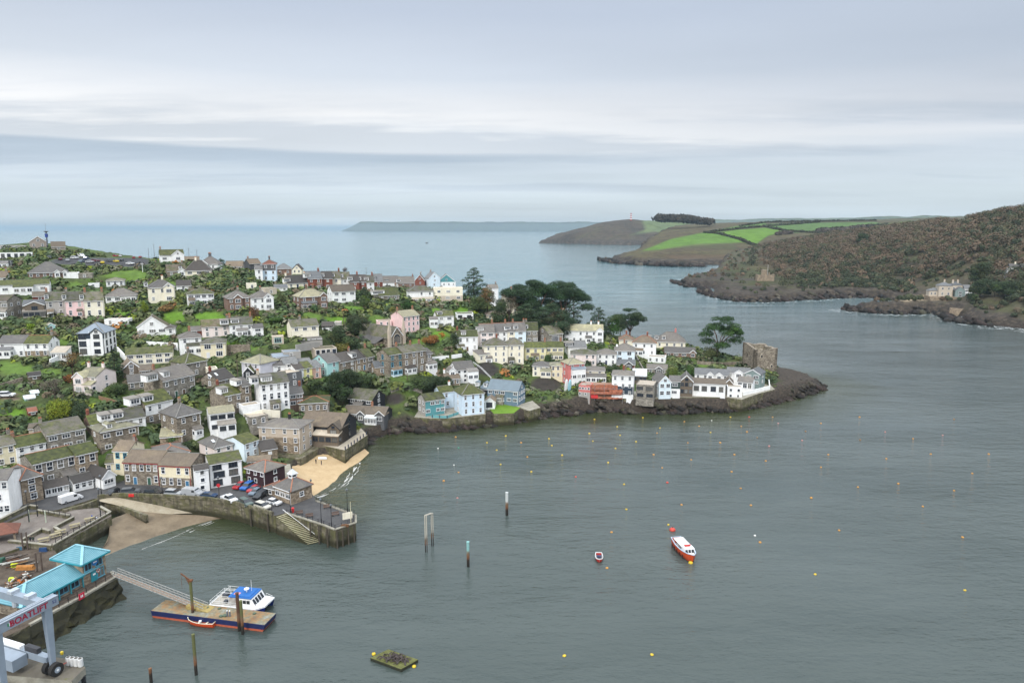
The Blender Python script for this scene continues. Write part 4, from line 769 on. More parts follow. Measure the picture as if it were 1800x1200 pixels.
Hq('grey stone house with one white dormer right of the dormered terrace', 935, 602.5, 21, 22, 6, 'stone3', 'moss2', 'g', rp=14, D=8, fl=2, c=2, dorm=[(.0,2.2,1.7)], st='w', chim=[.0])
Hq('brown stone chapel-like house with one big front window', 977, 604.5, 25, 18, 34, 'stone3', 'slatem', 'g', rp=14, D=11, fl=1, c=1, st='w', ww=3.6, wh=2.6, fr='w', chim=[1.0])
Hq('long white house with pale lichen roof and gabled porch', 1026, 602, 68, 21, 2, 'white', 'lich', 'g', rp=11, D=8, fl=2, c=6, fg=[(.82,1.0,1.2)], ext=[(.55,.7,2.0,2.6,'white','slate')], chim=[.0,.7,.9])
Hq('cream three-storey house left half under twin mossy pyramid roofs', 872, 638, 41, 31, 7, 'cream', 'slatem', 'h', rp=14, D=9, fl=3, c=3, chim=[1.0], group='cream twin-roofed house', ww=.7, cm='brick', sd=0)
Hq('cream three-storey house right half under twin mossy pyramid roofs', 906.5, 640, 28, 34, 7, 'cream', 'slatem', 'h', rp=13, D=9, fl=3, c=2, group='cream twin-roofed house', ww=.7, sd=0)
Hq('low cream lean-to at the left corner of the twin-roofed house', 851, 636, 20, 14, 30, 'cream', 'slate', 'm', rp=6, D=5, fl=1, c=2)
Hq('pale yellow terrace house with three tall bay windows and moss roof', 941, 633, 38, 22, 4, 'yellow2', 'moss', 'g', rp=10, D=8, fl=2, c=3, chim=[1.0], st='w', ww=1.3, wh=1.6, group='yellow moss-roofed terrace')
Hq('deeper yellow terrace house with moss roof and pale porch', 975, 632, 31, 22, 4, 'yellow2', 'moss', 'g', rp=10, D=8, fl=2, c=3, st='w', ext=[(.2,.95,1.4,2.5,'cream2','lich')], group='yellow moss-roofed terrace', chim=[.9])
Hq('white gable-ended house with grey roof and wide black dormer', 1015, 623, 32, 13, 14, 'white', 'slate2', 'g', rp=11, D=8, fl=1, c=1, dorm=[(.05,4.6,1.7)], dst='black')
Hq('pale pink half of the hipped pair with white bays', 1026, 642, 44, 20, 2, 'pale_pink', 'slatem', 'h', rp=9, D=8, fl=2, c=4, group='hipped pair by the steps')
Hq('white half of the hipped pair with gabled door', 1066, 641, 35, 19, 2, 'white', 'slate', 'h', rp=10, D=8, fl=2, c=3, group='hipped pair by the steps', door=1)
Hq('tall bluish-white house with hipped roof above the brown cabin', 1098, 637, 35, 21, 2, 'ice_blue', 'slate', 'h', rp=14, D=9, fl=2, c=2, st='w', ww=1.8, wh=1.7, sky=[.1], chim=[.0])
Hq('dark red timber cabin with slate gable under the bluish-white house', 1100, 648, 33, 8, 2, 'redwood', 'slate2', 'g', rp=8, D=5, fl=1, c=1, fg=[(.45,.85,.6,'slate')], cat='cabin', name='cabin')
Hq('cream house with brown hipped roof left of the white hipped villa', 1101, 611, 26, 14, 2, 'cream', 'brown', 'h', rp=10, D=8, fl=2, c=1, chim=[.3], cm='brick', ridge='r')
Hq('white hipped villa with red ridge tiles and small dark porch', 1132, 625, 41, 23, -2, 'white', 'brown', 'h', rp=13, D=9, fl=2, c=3, ext=[(.05,.45,1.8,2.8,'white','brown')], chim=[1.0], ridge='r', cm='brick')
Hq('large cream house with steep grey mansard and three dormers', 1179, 611.5, 51, 11, 2, 'cream', 'slate', 'h', rp=18, D=10, fl=1, c=4, dorm=[(-.25,1.8,1.6),(.0,1.8,1.6),(.25,1.8,1.6)], chim=[1.0], cm='salmon')
Hq('brown stone bungalow with slate roof and bowed white window end', 1195, 627, 54, 8, 2, 'brick3', 'slate', 'g', rp=9, D=7, fl=1, c=4, fg=[(.82,1.02,.6)], st='w')
Hq('white flat-roofed garden garage with a curved front', 1154, 637, 31, 9, -4, 'white', 'pale', 'p', D=6, fl=1, c=3, cat='garage', name='garage')
Hq('grey stone cottage with slate roof and dark little gable', 1155, 656, 36, 8, 2, 'stone3', 'slate', 'g', rp=8, D=7, fl=1, c=3, fg=[(.4,.75,.5,'slate')])
# --- waterfront, right
Hq('narrow cream villa with six dark windows on a terrace', 981, 664, 26, 22, 6, 'cream2', 'lich', 'h', rp=6, D=7, fl=2, c=3, ww=.8)
Hq('cream cottage with grey hipped roof and curved terrace wall', 951, 661, 30, 18, -6, 'cream', 'slate', 'h', rp=9, D=7, fl=2, c=3, ext=[(.5,1.1,2.0,2.6,'cream','lich')])
Hq('tall salmon red house with stacked white conservatories', 1013, 675, 28, 36, 26, 'salmon', 'lich', 'h', rp=11, D=8, fl=3, c=2, ext=[(.15,1.0,1.4,6.8,'white','zinc')], sd=1)
Hq('low salmon garage with grey door below the salmon red house', 1027, 697, 20, 19, -12, 'salmon', 'pale', 'p', D=6, fl=2, c=4, st='o', ww=.7, wh=.8, front=('concrete',0,.42), z=6)
Hq('cream-white house with slate hip and long white veranda', 1046, 671, 34, 20, 2, 'cream', 'slate', 'h', rp=8, D=8, fl=2, c=2, ext=[(.02,1.05,3.0,2.9,'white','slate')])
Hq('white waterfront house with a navy ground floor', 1094, 697, 38, 38, -3, 'white', 'slate', 'h', rp=9, D=9, fl=3, c=3, front=('navy',.12,.47), chim=[.0], cm='brick', z=6)
Hq('glass-roofed white extension behind the navy-based house', 1124, 672, 24, 12, 0, 'wood', 'glassy', 'm', rp=9, D=7, fl=1, c=4, st='w', fr='d', z=8.5, cat='extension')
Hq('bunker-like stone house with flat roof and dark glass', 1133, 701, 31, 24, -8, 'stone3', 'pale', 'p', D=9, fl=2, c=2, st='w', fr='d', ww=2.4, z=6)
Hq('pale blue gable-fronted waterfront house', 1168.5, 697, 21, 25, 18, 'ice_blue', 'slate', 'f', rp=11, D=10, fl=2, c=2, sd=2, ww=1.5, z=6)
Hq('dark green clad house over white base beside the pale blue gable', 1186, 696, 18, 26, 4, 'white', 'slate', 'g', rp=8, D=9, fl=2, c=1, st='w', front=('green',.5,1.0), z=6)
Hq('timber-gabled waterfront house with a wooden balcony', 1206, 694, 22, 24, 2, 'wood', 'slate', 'f', rp=10, D=9, fl=2, c=3, fr='d', ww=1.1, z=6)
Hq('long white waterfront building with brown slate roof', 1245.5, 694, 58, 20, 2, 'white', 'brown', 'g', rp=9, D=8, fl=1, c=4, st='w', fr='d', wh=1.9, z=6)
Hq('small dark timber gable over white door block in the white row', 1281, 690, 14, 16, 2, 'wood', 'brown', 'f', rp=7, D=8, fl=1, c=2, fr='d', z=6)
Hq('white block house with steps and dark door on the sea wall', 1291, 701, 26, 20, 6, 'white', 'pale', 'p', D=5, fl=2, c=2, st='o', z=4.5)
Hq('white house with tall glazed corner on the sea wall', 1309, 685, 26, 14, -8, 'white', 'slate', 'g', rp=9, D=7, fl=1, c=3, st='w', ww=1.8, wh=2.0, z=6.5)
Hq('white rear range with twin glazed gables over the white row', 1251, 668, 60, 10, 2, 'white', 'slate2', 'g', rp=10, D=7, fl=1, c=5, fg=[(.36,.54,.6),(.62,.8,.6)], z=8.5)
Hq('white rear house with single glazed gable and pale roof', 1298, 664, 40, 9, 3, 'white', 'slate2', 'g', rp=9, D=7, fl=1, c=3, fg=[(.3,.7,.8)], z=9)
Hq('grey-green gable house nearest the ruined tower', 1322, 676, 26, 19, -16, 'grey_green', 'slate2', 'f', rp=7, D=8, fl=2, c=2, st='w', z=7)
# --- waterfront, centre
K_BH = Hq('blue boathouse with blue-grey roof and white glazed gable end', 884, 707, 54, 22, -22, 'blue', 'zinc2', 'g', rp=17, D=8, fl=2, c=5, st='w', ww=1.5, dorm=[(-.38,1.5,1.4),(-.1,1.5,1.4)], sd=3, z=5.5, name='boathouse', cat='boathouse')
Hq('dark open lean-to at the left end of the blue boathouse', 850, 696, 15, 13, -22, 'black', 'zinc2', 'm', rp=6, D=6, win=False, z=5.5)
Hq('pale blue waterfront house with mossy pyramid roof', 832, 728, 39, 36, None, 'pale_blue', 'moss2', 'h', sl=-.10, rp=20, D=9.5, fl=3, c=3, z=4.6, ww=.8, wh=1.6, sd=1)
Hq('lower pale blue wing with moss roof and white chimney', 786, 716, 24, 28, 24, 'pale_blue', 'moss', 'g', rp=10, D=6, fl=2, c=1, chim=[.95], cm='white', z=4.8)
Hq('teal waterfront house with grey gable end and moss roof', 765, 727, 34, 25, None, 'concrete', 'moss2', 'g', sl=-.14, rp=12, D=7, fl=2, c=4, st='w', z=5.0, sd=2, front=('teal',0,1.0), ww=1.5)
Hq('white house with grey roof and twin gables behind the teal house', 818, 672, 33, 23, 18, 'white', 'slate', 'g', rp=14, D=9, fl=3, c=3, fg=[(-.35,-.02,.5)], ext=[(.55,1.1,2.6,5.0,'white','grey')], st='o', ww=1.1)
Hq('rubble stone cottage with brown roof in front of the twin gables', 796, 677, 26, 12, 14, 'stone2', 'brown', 'g', rp=10, D=7, fl=1, c=3, chim=[.0], cm='white')
Hq('tiny white gabled boat store on the lawn by the pale blue house', 861, 718, 17, 12, -6, 'white', 'brown', 'f', rp=6, D=6, fl=1, c=1, st='o', ww=2.2, wh=2.0, fr='d', z=4.8, cat='boat store', name='boat_store')
Hq('black timber chalet with slate roof, white windows and gable', 634, 721, 42, 20, -34, 'black', 'slatem', 'g', rp=17, D=9, fl=2, c=3, st='w', ww=1.6, gut='w')
Hq('low dark chalet with brown roof and two white-edged gables', 640, 739, 74, 12, -22, 'black', 'brown', 'g', rp=13, D=8, fl=1, c=5, st='w', fg=[(.36,.54,1.2,'slate'),(.78,1.0,1.2,'slate')], gut='w', chim=[.62])
Hq('white glazed conservatory below the dark chalet', 651, 746, 20, 12, -22, 'white', 'glassy', 'm', rp=7, D=4, fl=1, c=4, st='w', ww=1.1, wh=1.6, cat='conservatory', name='conservatory')
Hq('black timber boathouse inn with rusty brown roof by the beach', 565, 774, 74, 25, -28, 'black', 'brown', 'g', rp=24, D=11, fl=2, c=6, st='w', fr='d', fg=[(.72,1.0,2.0,'wood')], z=5.5, gut='d', ext=[(.4,1.0,3.2,2.8,'wood','pale')])
# --- middle left
Hq('tall white four-storey house with mossy slate roof and two dormers', 485, 719, 50, 46, None, 'white', 'slatem', 'g', sl=-.12, rp=18, D=8.5, fl=3, c=4, dorm=[(-.15,2.4,1.8),(.25,3.6,1.8)], chim=[.0], cm='tan', wh=1.9, sd=0)
Hq('dark slate-hung flat-roofed house right of the tall white house', 517, 679, 29, 24, 24, 'slate', 'pale', 'p', D=8, fl=2, c=1)
Hq('brown stone house with brick gable end, white dormer and moss roof', 412, 721, 31, 29, None, 'stone', 'moss2', 'g', sl=-.2, rp=19, D=9.5, fl=2, c=2, dorm=[(.1,2.6,1.7)], chim=[.0], cm='brick', sd=0, front=('stone',0,1))
Hq('taller brown stone house with one dormer joined to the brick gable house', 435, 712, 16, 35, None, 'stone', 'slate', 'g', sl=-.2, rp=14, D=9, fl=2, c=1, dorm=[(-.1,2.0,1.6)], wh=2.0)
Hq('stone cottage with cream gable, dark roof and skylights', 398, 680, 27, 15, None, 'stone', 'dark', 'g', sl=-.25, rp=16, D=8, fl=1, c=1, sky=[.2,-.2], chim=[.0], cm='brick')
Hq('black gabled cottage with moss roof and teal window', 437, 668, 17, 14, -14, 'black', 'moss2', 'f', rp=9, D=7, fl=2, c=1)
Hq('stone house with cream left face under a moss pyramid roof', 347, 660, 37, 25, None, 'stone3', 'moss2', 'h', sl=-.18, rp=17, D=9, fl=2, c=1, chim=[.0])
Hq('small cream shed by the clipped green hedge', 374, 661, 18, 13, 8, 'cream', 'pale', 'p', D=4, fl=1, c=1, cat='shed', name='shed')
Hq('stone and pink rendered villa with steep grey pyramid roof', 334, 768, 42, 40, None, 'stone', 'slate', 'h', sl=-.22, rp=22, D=10, fl=2, c=2, chim=[.1], ext=[(.6,.95,1.8,2.3,'white','slate')], sd=2)
Hq('stone and white house with grey glazed extension and terrace', 392, 757, 44, 32, None, 'white', 'lich', 'g', sl=-.12, rp=12, D=8, fl=2, c=3, st='w', fr='d', ext=[(.3,1.0,2.2,2.5,'white','grey')], sd=0)
Hq('small grey stone shed behind the glazed extension', 456, 747, 32, 15, 20, 'stone3', 'pale', 'p', D=6, fl=1, c=2, cat='shed', name='shed')
Hq('white garden room with flat roof below the brick gable house', 443, 726, 30, 14, 20, 'white', 'pale', 'p', D=4, win=False, cat='garden room', name='garden_room')
Hq('brown stone cottage with tall chimney right of the tall white house', 522, 713, 24, 22, 12, 'brick3', 'slate', 'g', rp=12, D=7, fl=2, c=2, st='w', chim=[1.0], cm='brick')
Hq('rounded stone house with moss roof and parapet by the trees', 552, 727, 52, 20, -4, 'stone', 'moss2', 'h', rp=11, D=9, fl=1, c=4, ridge='r')
Hq('big pale stone warehouse above the beach with grey hipped roof', 493, 795, 72, 44, None, 'sand', 'slate', 'h', sl=.05, rp=15, D=9.5, fl=3, c=4, z=4.5, sd=2, chim=[.8], cm='black', front=('stone2',0,.6))
Hq('ice blue house with moss roof and its gable to the left', 443, 803, 25, 27, None, 'ice_blue', 'moss2', 'g', sl=-.34, rp=14, D=9, fl=2, c=2)
Hq('dark-roofed stone store with green door right of the ice blue house', 474, 805, 28, 16, 14, 'stone2', 'dark', 'g', rp=16, D=9, fl=1, c=1, door=0)
Hq('white shop house with moss roof and dark picture windows', 399, 852, 56, 40, None, 'white', 'moss2', 'g', sl=-.17, rp=14, D=9, fl=3, c=2, st='w', fr='d', ww=2.6, wh=1.5, sd=0, z=4.8)
Hq('small white gabled block joined to the white shop house', 357, 863, 24, 38, None, 'white', 'dark', 'g', sl=-.17, rp=8, D=4, fl=3, c=1, st='o', z=4.8, sd=0)
Hq('long brown-roofed stone inn with red trim and blue doors', 251, 851, 62, 38, -34, 'stone', 'brown', 'g', rp=20, D=9, fl=2, c=5, door=(1,3), z=4.8, group='waterfront inn row', sd=0, wh=1.7, gut='r')
Hq('cream-panelled right half of the long brown-roofed inn', 310, 856.5, 56, 38, -34, 'stone', 'brown', 'g', rp=20, D=9, fl=2, c=4, door=(3,), z=4.8, group='waterfront inn row', front=('cream2',.45,.98), sd=0, wh=1.7, gut='r')
Hq('pale yellow house with red corner pipe behind the inn', 216, 830, 28, 38, -36, 'cream2', 'brown', 'g', rp=16, D=7, fl=2, c=2, chim=[1.0], cm='brick', fr='b', z=6)
Hq('small cream hut with mossy roof at the lane mouth', 199, 832, 24, 20, -18, 'cream2', 'slatem', 'g', rp=13, D=5, fl=1, c=2, z=5.5)
Hq('grey hipped roof house tucked behind the inn ridge', 308, 815, 52, 18, 10, 'stone2', 'slate', 'h', rp=18, D=11, fl=1, c=2, ridge='r', z=7)
Hq('pale pink-white house with slate pyramid roof and skylight', 394, 806, 32, 23, None, 'pale_pink', 'slate', 'h', sl=-.25, rp=18, D=9.5, fl=2, c=2, sky=[.2], sd=1)
Hq('stone lean-to store below the steep pyramid roof villa', 302, 780, 40, 14, -6, 'stone2', 'lich', 'm', rp=10, D=6, fl=1, c=1)
Hq('purple-black timber shop with slate hipped roof on the quay', 450, 851, 34, 26, None, 'plum', 'slate', 'h', sl=.26, rp=15, D=7, fl=2, c=3, st='o', z=4.6, sd=1, ridge='r')
Hq('low slate-roofed stone lock-up between shop and quay shelter', 484, 872, 34, 13, None, 'stone2', 'slate', 'h', sl=.26, rp=11, D=5, fl=1, c=2, z=4.6, ridge='r')
K_SH = Hq('square stone quay shelter with slate pyramid roof and white cupola', 498, 882, 29, 24, None, 'stone2', 'slate', 'h', sl=.38, rp=20, D=6.5, fl=1, c=3, st='w', z=4.6, ridge='r', sd=1, cat='shelter', name='quay_shelter')
Hq('low stone range behind the purple shop', 455, 822, 40, 12, -10, 'stone', 'brown', 'g', rp=8, D=5, fl=1, c=2, z=5)
# --- lower left corner
Hq('corner stone house with white gabled roof light and garage door', 59, 878, 36, 40, None, 'stone2', 'slate', 'h', sl=-.26, rp=22, D=10, fl=3, c=1, st='s', wh=1.9, ww=1.3, ridge='r', z=5.2, sd=1)
Hq('plain white rendered house at the left edge by the street', 2, 905, 36, 60, -20, 'white', 'slate', 'g', rp=16, D=9, fl=3, c=3, z=5.2, st='s')
Hq('long stone terrace house with mossy roof and arched stair window', 100, 851, 76, 44, None, 'stone3', 'moss', 'g', sl=-.235, rp=18, D=9, fl=2, c=4, z=6, wh=2.1, ww=1.3, ridge='r', sd=0)
Hq('brown stone end of the mossy terrace with paired sash windows', 156, 836, 38, 40, None, 'stone2', 'moss', 'g', sl=-.235, rp=18, D=9, fl=2, c=2, z=6.5, wh=1.9, ww=1.2, sd=0)
Hq('white street cottage with dark roof and conservatory front', 101, 867, 42, 13, None, 'white', 'dark', 'g', sl=-.22, rp=12, D=5, fl=1, c=4, st='w', z=5, wh=1.6)
Hq('white street cottage with dark roof and left-facing gable', 148, 858, 34, 13, None, 'white', 'dark', 'g', sl=-.25, rp=13, D=6, fl=1, c=3, z=5, sd=1)
Hq('white gable-fronted street cottage with flat bay and roof lights', 193, 854, 22, 17, None, 'white', 'dark', 'f', sl=-.30, rp=11, D=9, fl=1, c=1, st='w', ww=2.4, z=5)
Hq('white cottage with moss roof and three dark sash windows', 57, 806, 52, 25, None, 'white', 'moss', 'g', sl=-.2, rp=18, D=8, fl=2, c=3, chim=[.0], ridge='r', z=10.5)
Hq('pale yellow house with mossy slate roof left of the white cottage', 13, 820, 36, 38, None, 'cream2', 'slatem', 'g', sl=-.2, rp=17, D=8, fl=2, c=2, chim=[1.0], z=9.5)
Hq('stone house with navy slate-hung right half and huge mossy roof', 119, 790, 68, 32, None, 'stone3', 'slatem', 'g', sl=-.2, rp=22, D=11, fl=2, c=3, st='w', z=11, chim=[.0])
Hq('stone house with pale green hipped roof and arched dormer', 213, 790, 68, 38, None, 'stone', 'lich', 'h', sl=-.2, rp=15, D=9, fl=2, c=3, st='w', ww=1.6, z=9.5, dorm=[(.28,1.5,1.9)], sd=1)
Hq('red brick cottage with thick moss roof behind the green hipped roof', 183, 758, 46, 16, None, 'brick3', 'moss', 'g', sl=-.17, rp=17, D=8, fl=1, c=3, chim=[.0], cm='brick', z=14)
Hq('white cottage with two white roof dormers above the green hipped roof', 231, 751, 52, 16, None, 'white', 'slatem', 'g', sl=-.17, rp=18, D=9, fl=1, c=3, dorm=[(-.28,3.2,1.8),(.1,3.2,1.8)], z=15)
Hq('little stone building with pale chimney behind the mossy slate roof', 62, 762, 22, 10, -10, 'tan', 'brown', 'g', rp=7, D=5, fl=1, c=1)
# --- garden sheds
for lb, x_, y_, w_, h_, wl_, rf_, t_, rp_ in (('small brick-red garden shed on the lower gardens', 58, 729, 15, 7, 'redwood', 'red', 'g', 6), ('brown shed with white door in the hillside gardens', 62, 667, 22, 8, 'wood', 'dark', 'g', 5), ('pale green greenhouse in the hillside gardens, lower one', 53, 704, 18, 5, 'aqua', 'glassy', 'g', 5), ('pale green greenhouse in the hillside gardens, upper one', 62, 695, 13, 5, 'aqua', 'glassy', 'g', 4), ('small green summerhouse below the pink terrace', 90, 580, 15, 8, 'aqua', 'lich', 'f', 4)):
    Hq(lb, x_, y_, w_, h_, 8, wl_, rf_, t_, rp=rp_, D=3, fl=1, c=1, cat='shed', name='garden_shed')
# ================================================================ harbour walls, beaches, steps
TARMAC = None
def ground_mat(name, stops, sc=.6, rough=.9, bump=.3):
    if name in MATS: return MATS[name]
    t = NT(name); v = t.coord(False); n = t.noise(v, sc, 7, .65); n2 = t.noise(v, sc*7, 4)
    MATS[name] = t.out(t.mix(.25, t.ramp(n, stops), t.ramp(n2, [(.3, stops[0][1]), (.7, stops[-1][1])])), rough, .2); t.bump(n2, bump, .05); return MATS[name]
TARMAC = ground_mat('tarmac', [(.3, (.048,.048,.05)), (.55, (.075,.073,.072)), (.75, (.105,.10,.095))], .35)
SAND = ground_mat('golden_sand', [(.3, (.36,.25,.135)), (.5, (.44,.32,.18)), (.7, (.50,.37,.22))], .4)
WETSAND = ground_mat('brown_wet_sand', [(.3, (.10,.075,.048)), (.5, (.165,.125,.08)), (.7, (.225,.175,.115))], .25, .6)
CONC = ground_mat('weathered_concrete', [(.3, (.17,.155,.12)), (.5, (.27,.25,.20)), (.7, (.36,.34,.28))], .5)
SLIP = ground_mat('slip_concrete', [(.3, (.20,.165,.11)), (.5, (.32,.27,.19)), (.7, (.38,.34,.26))], .4)
BROWNYARD = ground_mat('muddy_yard', [(.3, (.035,.026,.02)), (.5, (.08,.06,.043)), (.7, (.13,.105,.082))], .5)
def tidal_wall(name):
    """stone or concrete with a dark weedy band below the tide line; the weed follows the height"""
    if name in MATS: return MATS[name]
    t = NT(name); vo = t.node('ShaderNodeTexVoronoi', Scale=.9); t.l(t.coord(False, (1,1,2)), vo.inputs['Vector']); sp = t.node('ShaderNodeSeparateColor'); t.l(vo.outputs['Color'], sp.inputs[0])
    c = t.ramp(sp.outputs[0], [(0, (.085,.075,.05)), (.5, (.15,.13,.09)), (1, (.235,.21,.155))]); n = t.noise(t.coord(False), .45, 6, .65)
    c = t.mix(t.ramp(n, [(.42, 0), (.62, .75)]), c, (.105,.105,.035))
    st = t.noise(t.coord(False, (1.2,1.2,.12)), .9, 5, .65); c = t.mix(t.ramp(st, [(.48, 0), (.62, .6)]), c, (.04,.036,.026))
    geo = t.node('ShaderNodeNewGeometry'); xyz = t.node('ShaderNodeSeparateXYZ'); t.l(geo.outputs['Position'], xyz.inputs[0])
    w_ = t.ramp(t.math('ADD', t.math('MULTIPLY', xyz.outputs[2], .2), t.math('MULTIPLY', n, .4)), [(.42, 1.0), (.62, 0.0)])
    c = t.mix(t.math('MULTIPLY', w_, .88), c, (.028,.026,.012)); MATS[name] = t.out(c, .85, .25); t.bump(vo.outputs['Distance'], .5, .08); return MATS[name]
QW = tidal_wall('tidal_quay_stone')
def deck(name, pts, z, mat, top=None, label=None, cat=None, bottom=-4, topname='pavement', group=None):
    """flat-topped masonry with its own paved surface"""
    P = [at(px, py, z) for px, py in pts]; c = sum(P, Vector())/len(P); area = sum(P[i].x*P[(i+1) % len(P)].y-P[(i+1) % len(P)].x*P[i].y for i in range(len(P)))
    if area < 0: P = P[::-1]
    r = empty(name, (c.x, c.y, 0), 0, label, cat, group); b = MB(); b.prism([(p.x-c.x, p.y-c.y, bottom) for p in P], (0,0,z-bottom)); b.build('masonry', mat, r)
    if top:
        b = MB(); b.add([(p.x, p.y, z+.006) for p in P], [tuple(range(len(P)))]); o = b.build(topname, top); o['kind'] = 'structure'
    PADS.append(([(p.x, p.y) for p in P], z-.25)); return r, P
def wall_run(name, pts, h, th, mat, label, cat='wall', z=None, below=1.5, parent=None, cope=None, group=None):
    """wall following photo points; z None means it stands on the hill"""
    P = [(hit(a, b_) if z is None else at(a, b_, z)) for a, b_ in pts]; c = P[0].copy(); r = parent or empty(name, c, 0, label, cat, group); b = MB(); o = Vector((0,0,0)) if parent else c
    if parent: o = parent.location
    for i in range(len(P)-1):
        a, d = P[i]-o, P[i+1]-o; u = (d-a); u.z = 0; n = Vector((-u.y, u.x, 0)).normalized()*th/2
        b.add([a-n-Vector((0,0,below)), a+n-Vector((0,0,below)), d+n-Vector((0,0,below)), d-n-Vector((0,0,below)), a-n+Vector((0,0,h)), a+n+Vector((0,0,h)), d+n+Vector((0,0,h)), d-n+Vector((0,0,h))], [(0,1,2,3)[::-1],(4,5,6,7),(0,4,7,3)[::-1],(1,2,6,5)[::-1],(0,1,5,4)[::-1],(2,3,7,6)[::-1]])
    b.build('masonry' if cope is None else 'stonework', mat, r)
    if cope:
        b = MB()
        for i in range(len(P)-1): b.bar(P[i]-o+Vector((0,0,h+.07)), P[i+1]-o+Vector((0,0,h+.07)), th+.16, .14)
        b.build('coping', cope, r)
    return r
def railing(pts, z, label, h=1.0, step=1.8, mat=None, name='railing', mesh=None, group='railings'):
    P = [at(a, b_, z) for a, b_ in pts]; o = P[0]; r = empty(name, o, 0, label, 'railing', group); mat = mat or BLACK; b = MB()
    for i in range(len(P)-1):
        for hh in ((h, h*.5) if mesh is None else mesh): b.bar(P[i]-o+Vector((0,0,hh)), P[i+1]-o+Vector((0,0,hh)), .06)
    b.build('rails', mat, r); pm = MB(); pm.box(-.05,-.05,0,.05,.05,h+.08); pm = pm.mesh('post', mat)
    for i in range(len(P)-1):
        L = (P[i+1]-P[i]).length; n = max(1, round(L/step))
        for k in range(n if i < len(P)-2 else n+1): link('post', pm, r, P[i]-o+(P[i+1]-P[i])*k/n)
    return r
def lamp(px, py, top, label, z=4.6, mat=None, kind='lamp', group='lamp posts'):
    p = at(px, py, z); hgt = (py-top)/scale_at(p)*1.06; r = empty('street_lamp' if kind == 'lamp' else 'post', p, 0, label, 'lamp post' if kind == 'lamp' else 'post', group); b = MB(); m = mat or BLACK
    b.tube([(0,0,-.3), (0,0,hgt*.25)], .13, 8); b.tube([(0,0,hgt*.25), (0,0,hgt)], .085, 8, r2=.06); b.build('pole', m, r)
    if kind == 'lamp':
        b = MB(); b.lathe([(.10,0),(.26,.12),(.30,.45),(.12,.6),(.05,.75)], 8, 0, (0,0,hgt)); b.build('lantern', plain('lantern_grey', (.12,.13,.14), .4, .5), r)
    return r
def strip(name, back, front, mat, rows=10, kind='structure', amp=.12):
    def res(l, n):
        P = [at(*q) for q in l]; d = [0]
        for i in range(1, len(P)): d.append(d[-1]+(P[i]-P[i-1]).length)
        out = []
        for k in range(n):
            t = d[-1]*k/(n-1); i = min(max(j for j in range(len(d)) if d[j] <= t+1e-9), len(P)-2); out.append(P[i].lerp(P[i+1], (t-d[i])/(d[i+1]-d[i])))
        return out
    n = 28; A, B = res(back, n), res(front, n); G = np.array([[tuple(A[i].lerp(B[i], j/(rows-1))) for i in range(n)] for j in range(rows)])
    G[:, :, 2] += vnoise(G[:, :, 0], G[:, :, 1], 4, 3, 3)*amp
    o = grid_object(name, G[:, :, 0], G[:, :, 1], G[:, :, 2], mat); o['kind'] = kind; return o
# --- the town quay
QZ = 4.6
quay, QP = deck('town_quay', [(0,922),(52,900),(100,896),(165,876),(208,871),(283,873),(367,878),(420,887),(450,896),(484,906),(502,901),(569,923),(589,931),(625,919),(625,906),(556,880),(549,868),(540,856),(515,846),(480,835),(430,845),(340,838),(222,842),(205,850),(150,860),(60,878),(0,890)], QZ, QW, TARMAC, 'long weathered stone quay carrying the street and the parked cars', 'quay', topname='street')
wall_run('parapet', [(172,874.5),(208,871),(283,873),(367,878),(420,887),(450,896),(480,904.5)], .8, .5, QW, None, z=QZ, below=.1, parent=quay)
for nm, pts in (('coping', [(502,901),(569,923),(589,931),(625,919),(625,906),(556,880)]),):
    b = MB(); P = [at(a, c, QZ)-quay.location for a, c in pts]
    for i in range(len(P)-1): b.bar(P[i]+Vector((0,0,.13)), P[i+1]+Vector((0,0,.13)), .6, .25)
    b.build(nm, CONC, quay)
fm = MB(); fm.box(-.16,-.16,-4,.16,.16,QZ+.1); fm = fm.mesh('fender_post', plain('wet_timber', (.07,.058,.042), .8, .3, .4, 3))
for px, py in ((545,917.5),(560,922.5),(575,928),(592,930.5),(602,927),(612,923.5),(622,920),(470,902.5),(440,893.5)):
    p = at(px, py+1.2, QZ); link('fender_post', fm, quay, (p.x-quay.location.x, p.y-quay.location.y, 0))
# steps down to the water
A0, A1, B0, B1 = at(485,908,QZ), at(541,957,.1), at(503,902,QZ), at(563,952,.1); b = MB(); o = A0.copy(); n = 20
for i in range(n):
    u0, u1 = i/n, (i+1)/n; zt = QZ+(0.1-QZ)*u0; q = [A0.lerp(A1, u0), A0.lerp(A1, u1), B0.lerp(B1, u1), B0.lerp(B1, u0)]
    b.prism([(v.x-o.x, v.y-o.y, -4-o.z) for v in q], (0,0,zt+4-.002*i))
st = empty('quay_steps', o, 0, 'flight of worn stone steps running down the quay side', 'steps'); b.build('treads', tidal_wall('tidal_step_stone'), st); b = MB()
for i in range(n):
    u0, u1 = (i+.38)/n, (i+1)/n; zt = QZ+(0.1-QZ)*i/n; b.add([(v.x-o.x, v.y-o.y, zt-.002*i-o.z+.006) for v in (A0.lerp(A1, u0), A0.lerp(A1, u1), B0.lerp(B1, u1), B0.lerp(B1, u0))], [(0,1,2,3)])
b.build('tread_tops', ground_mat('lit_mossy_step', [(.3,(.22,.20,.10)),(.5,(.36,.33,.20)),(.7,(.44,.42,.28))], 1.2), st)  # mossy tread tops; the light on them is put into the paler colour
b = MB(); b.tube([at(497,895,QZ+1)-o, at(553,938,1.6)-o], .06, 6); b.build('handrail', WHITE, st)
railing([(504,902),(569,922),(589,929.5),(623,918),(623,907)], QZ, 'black railing round the end of the quay above the steps')
railing([(623,905),(590,893),(557,881)], QZ, 'black railing along the beach side of the quay end', mesh=(1.0,.5,.25))
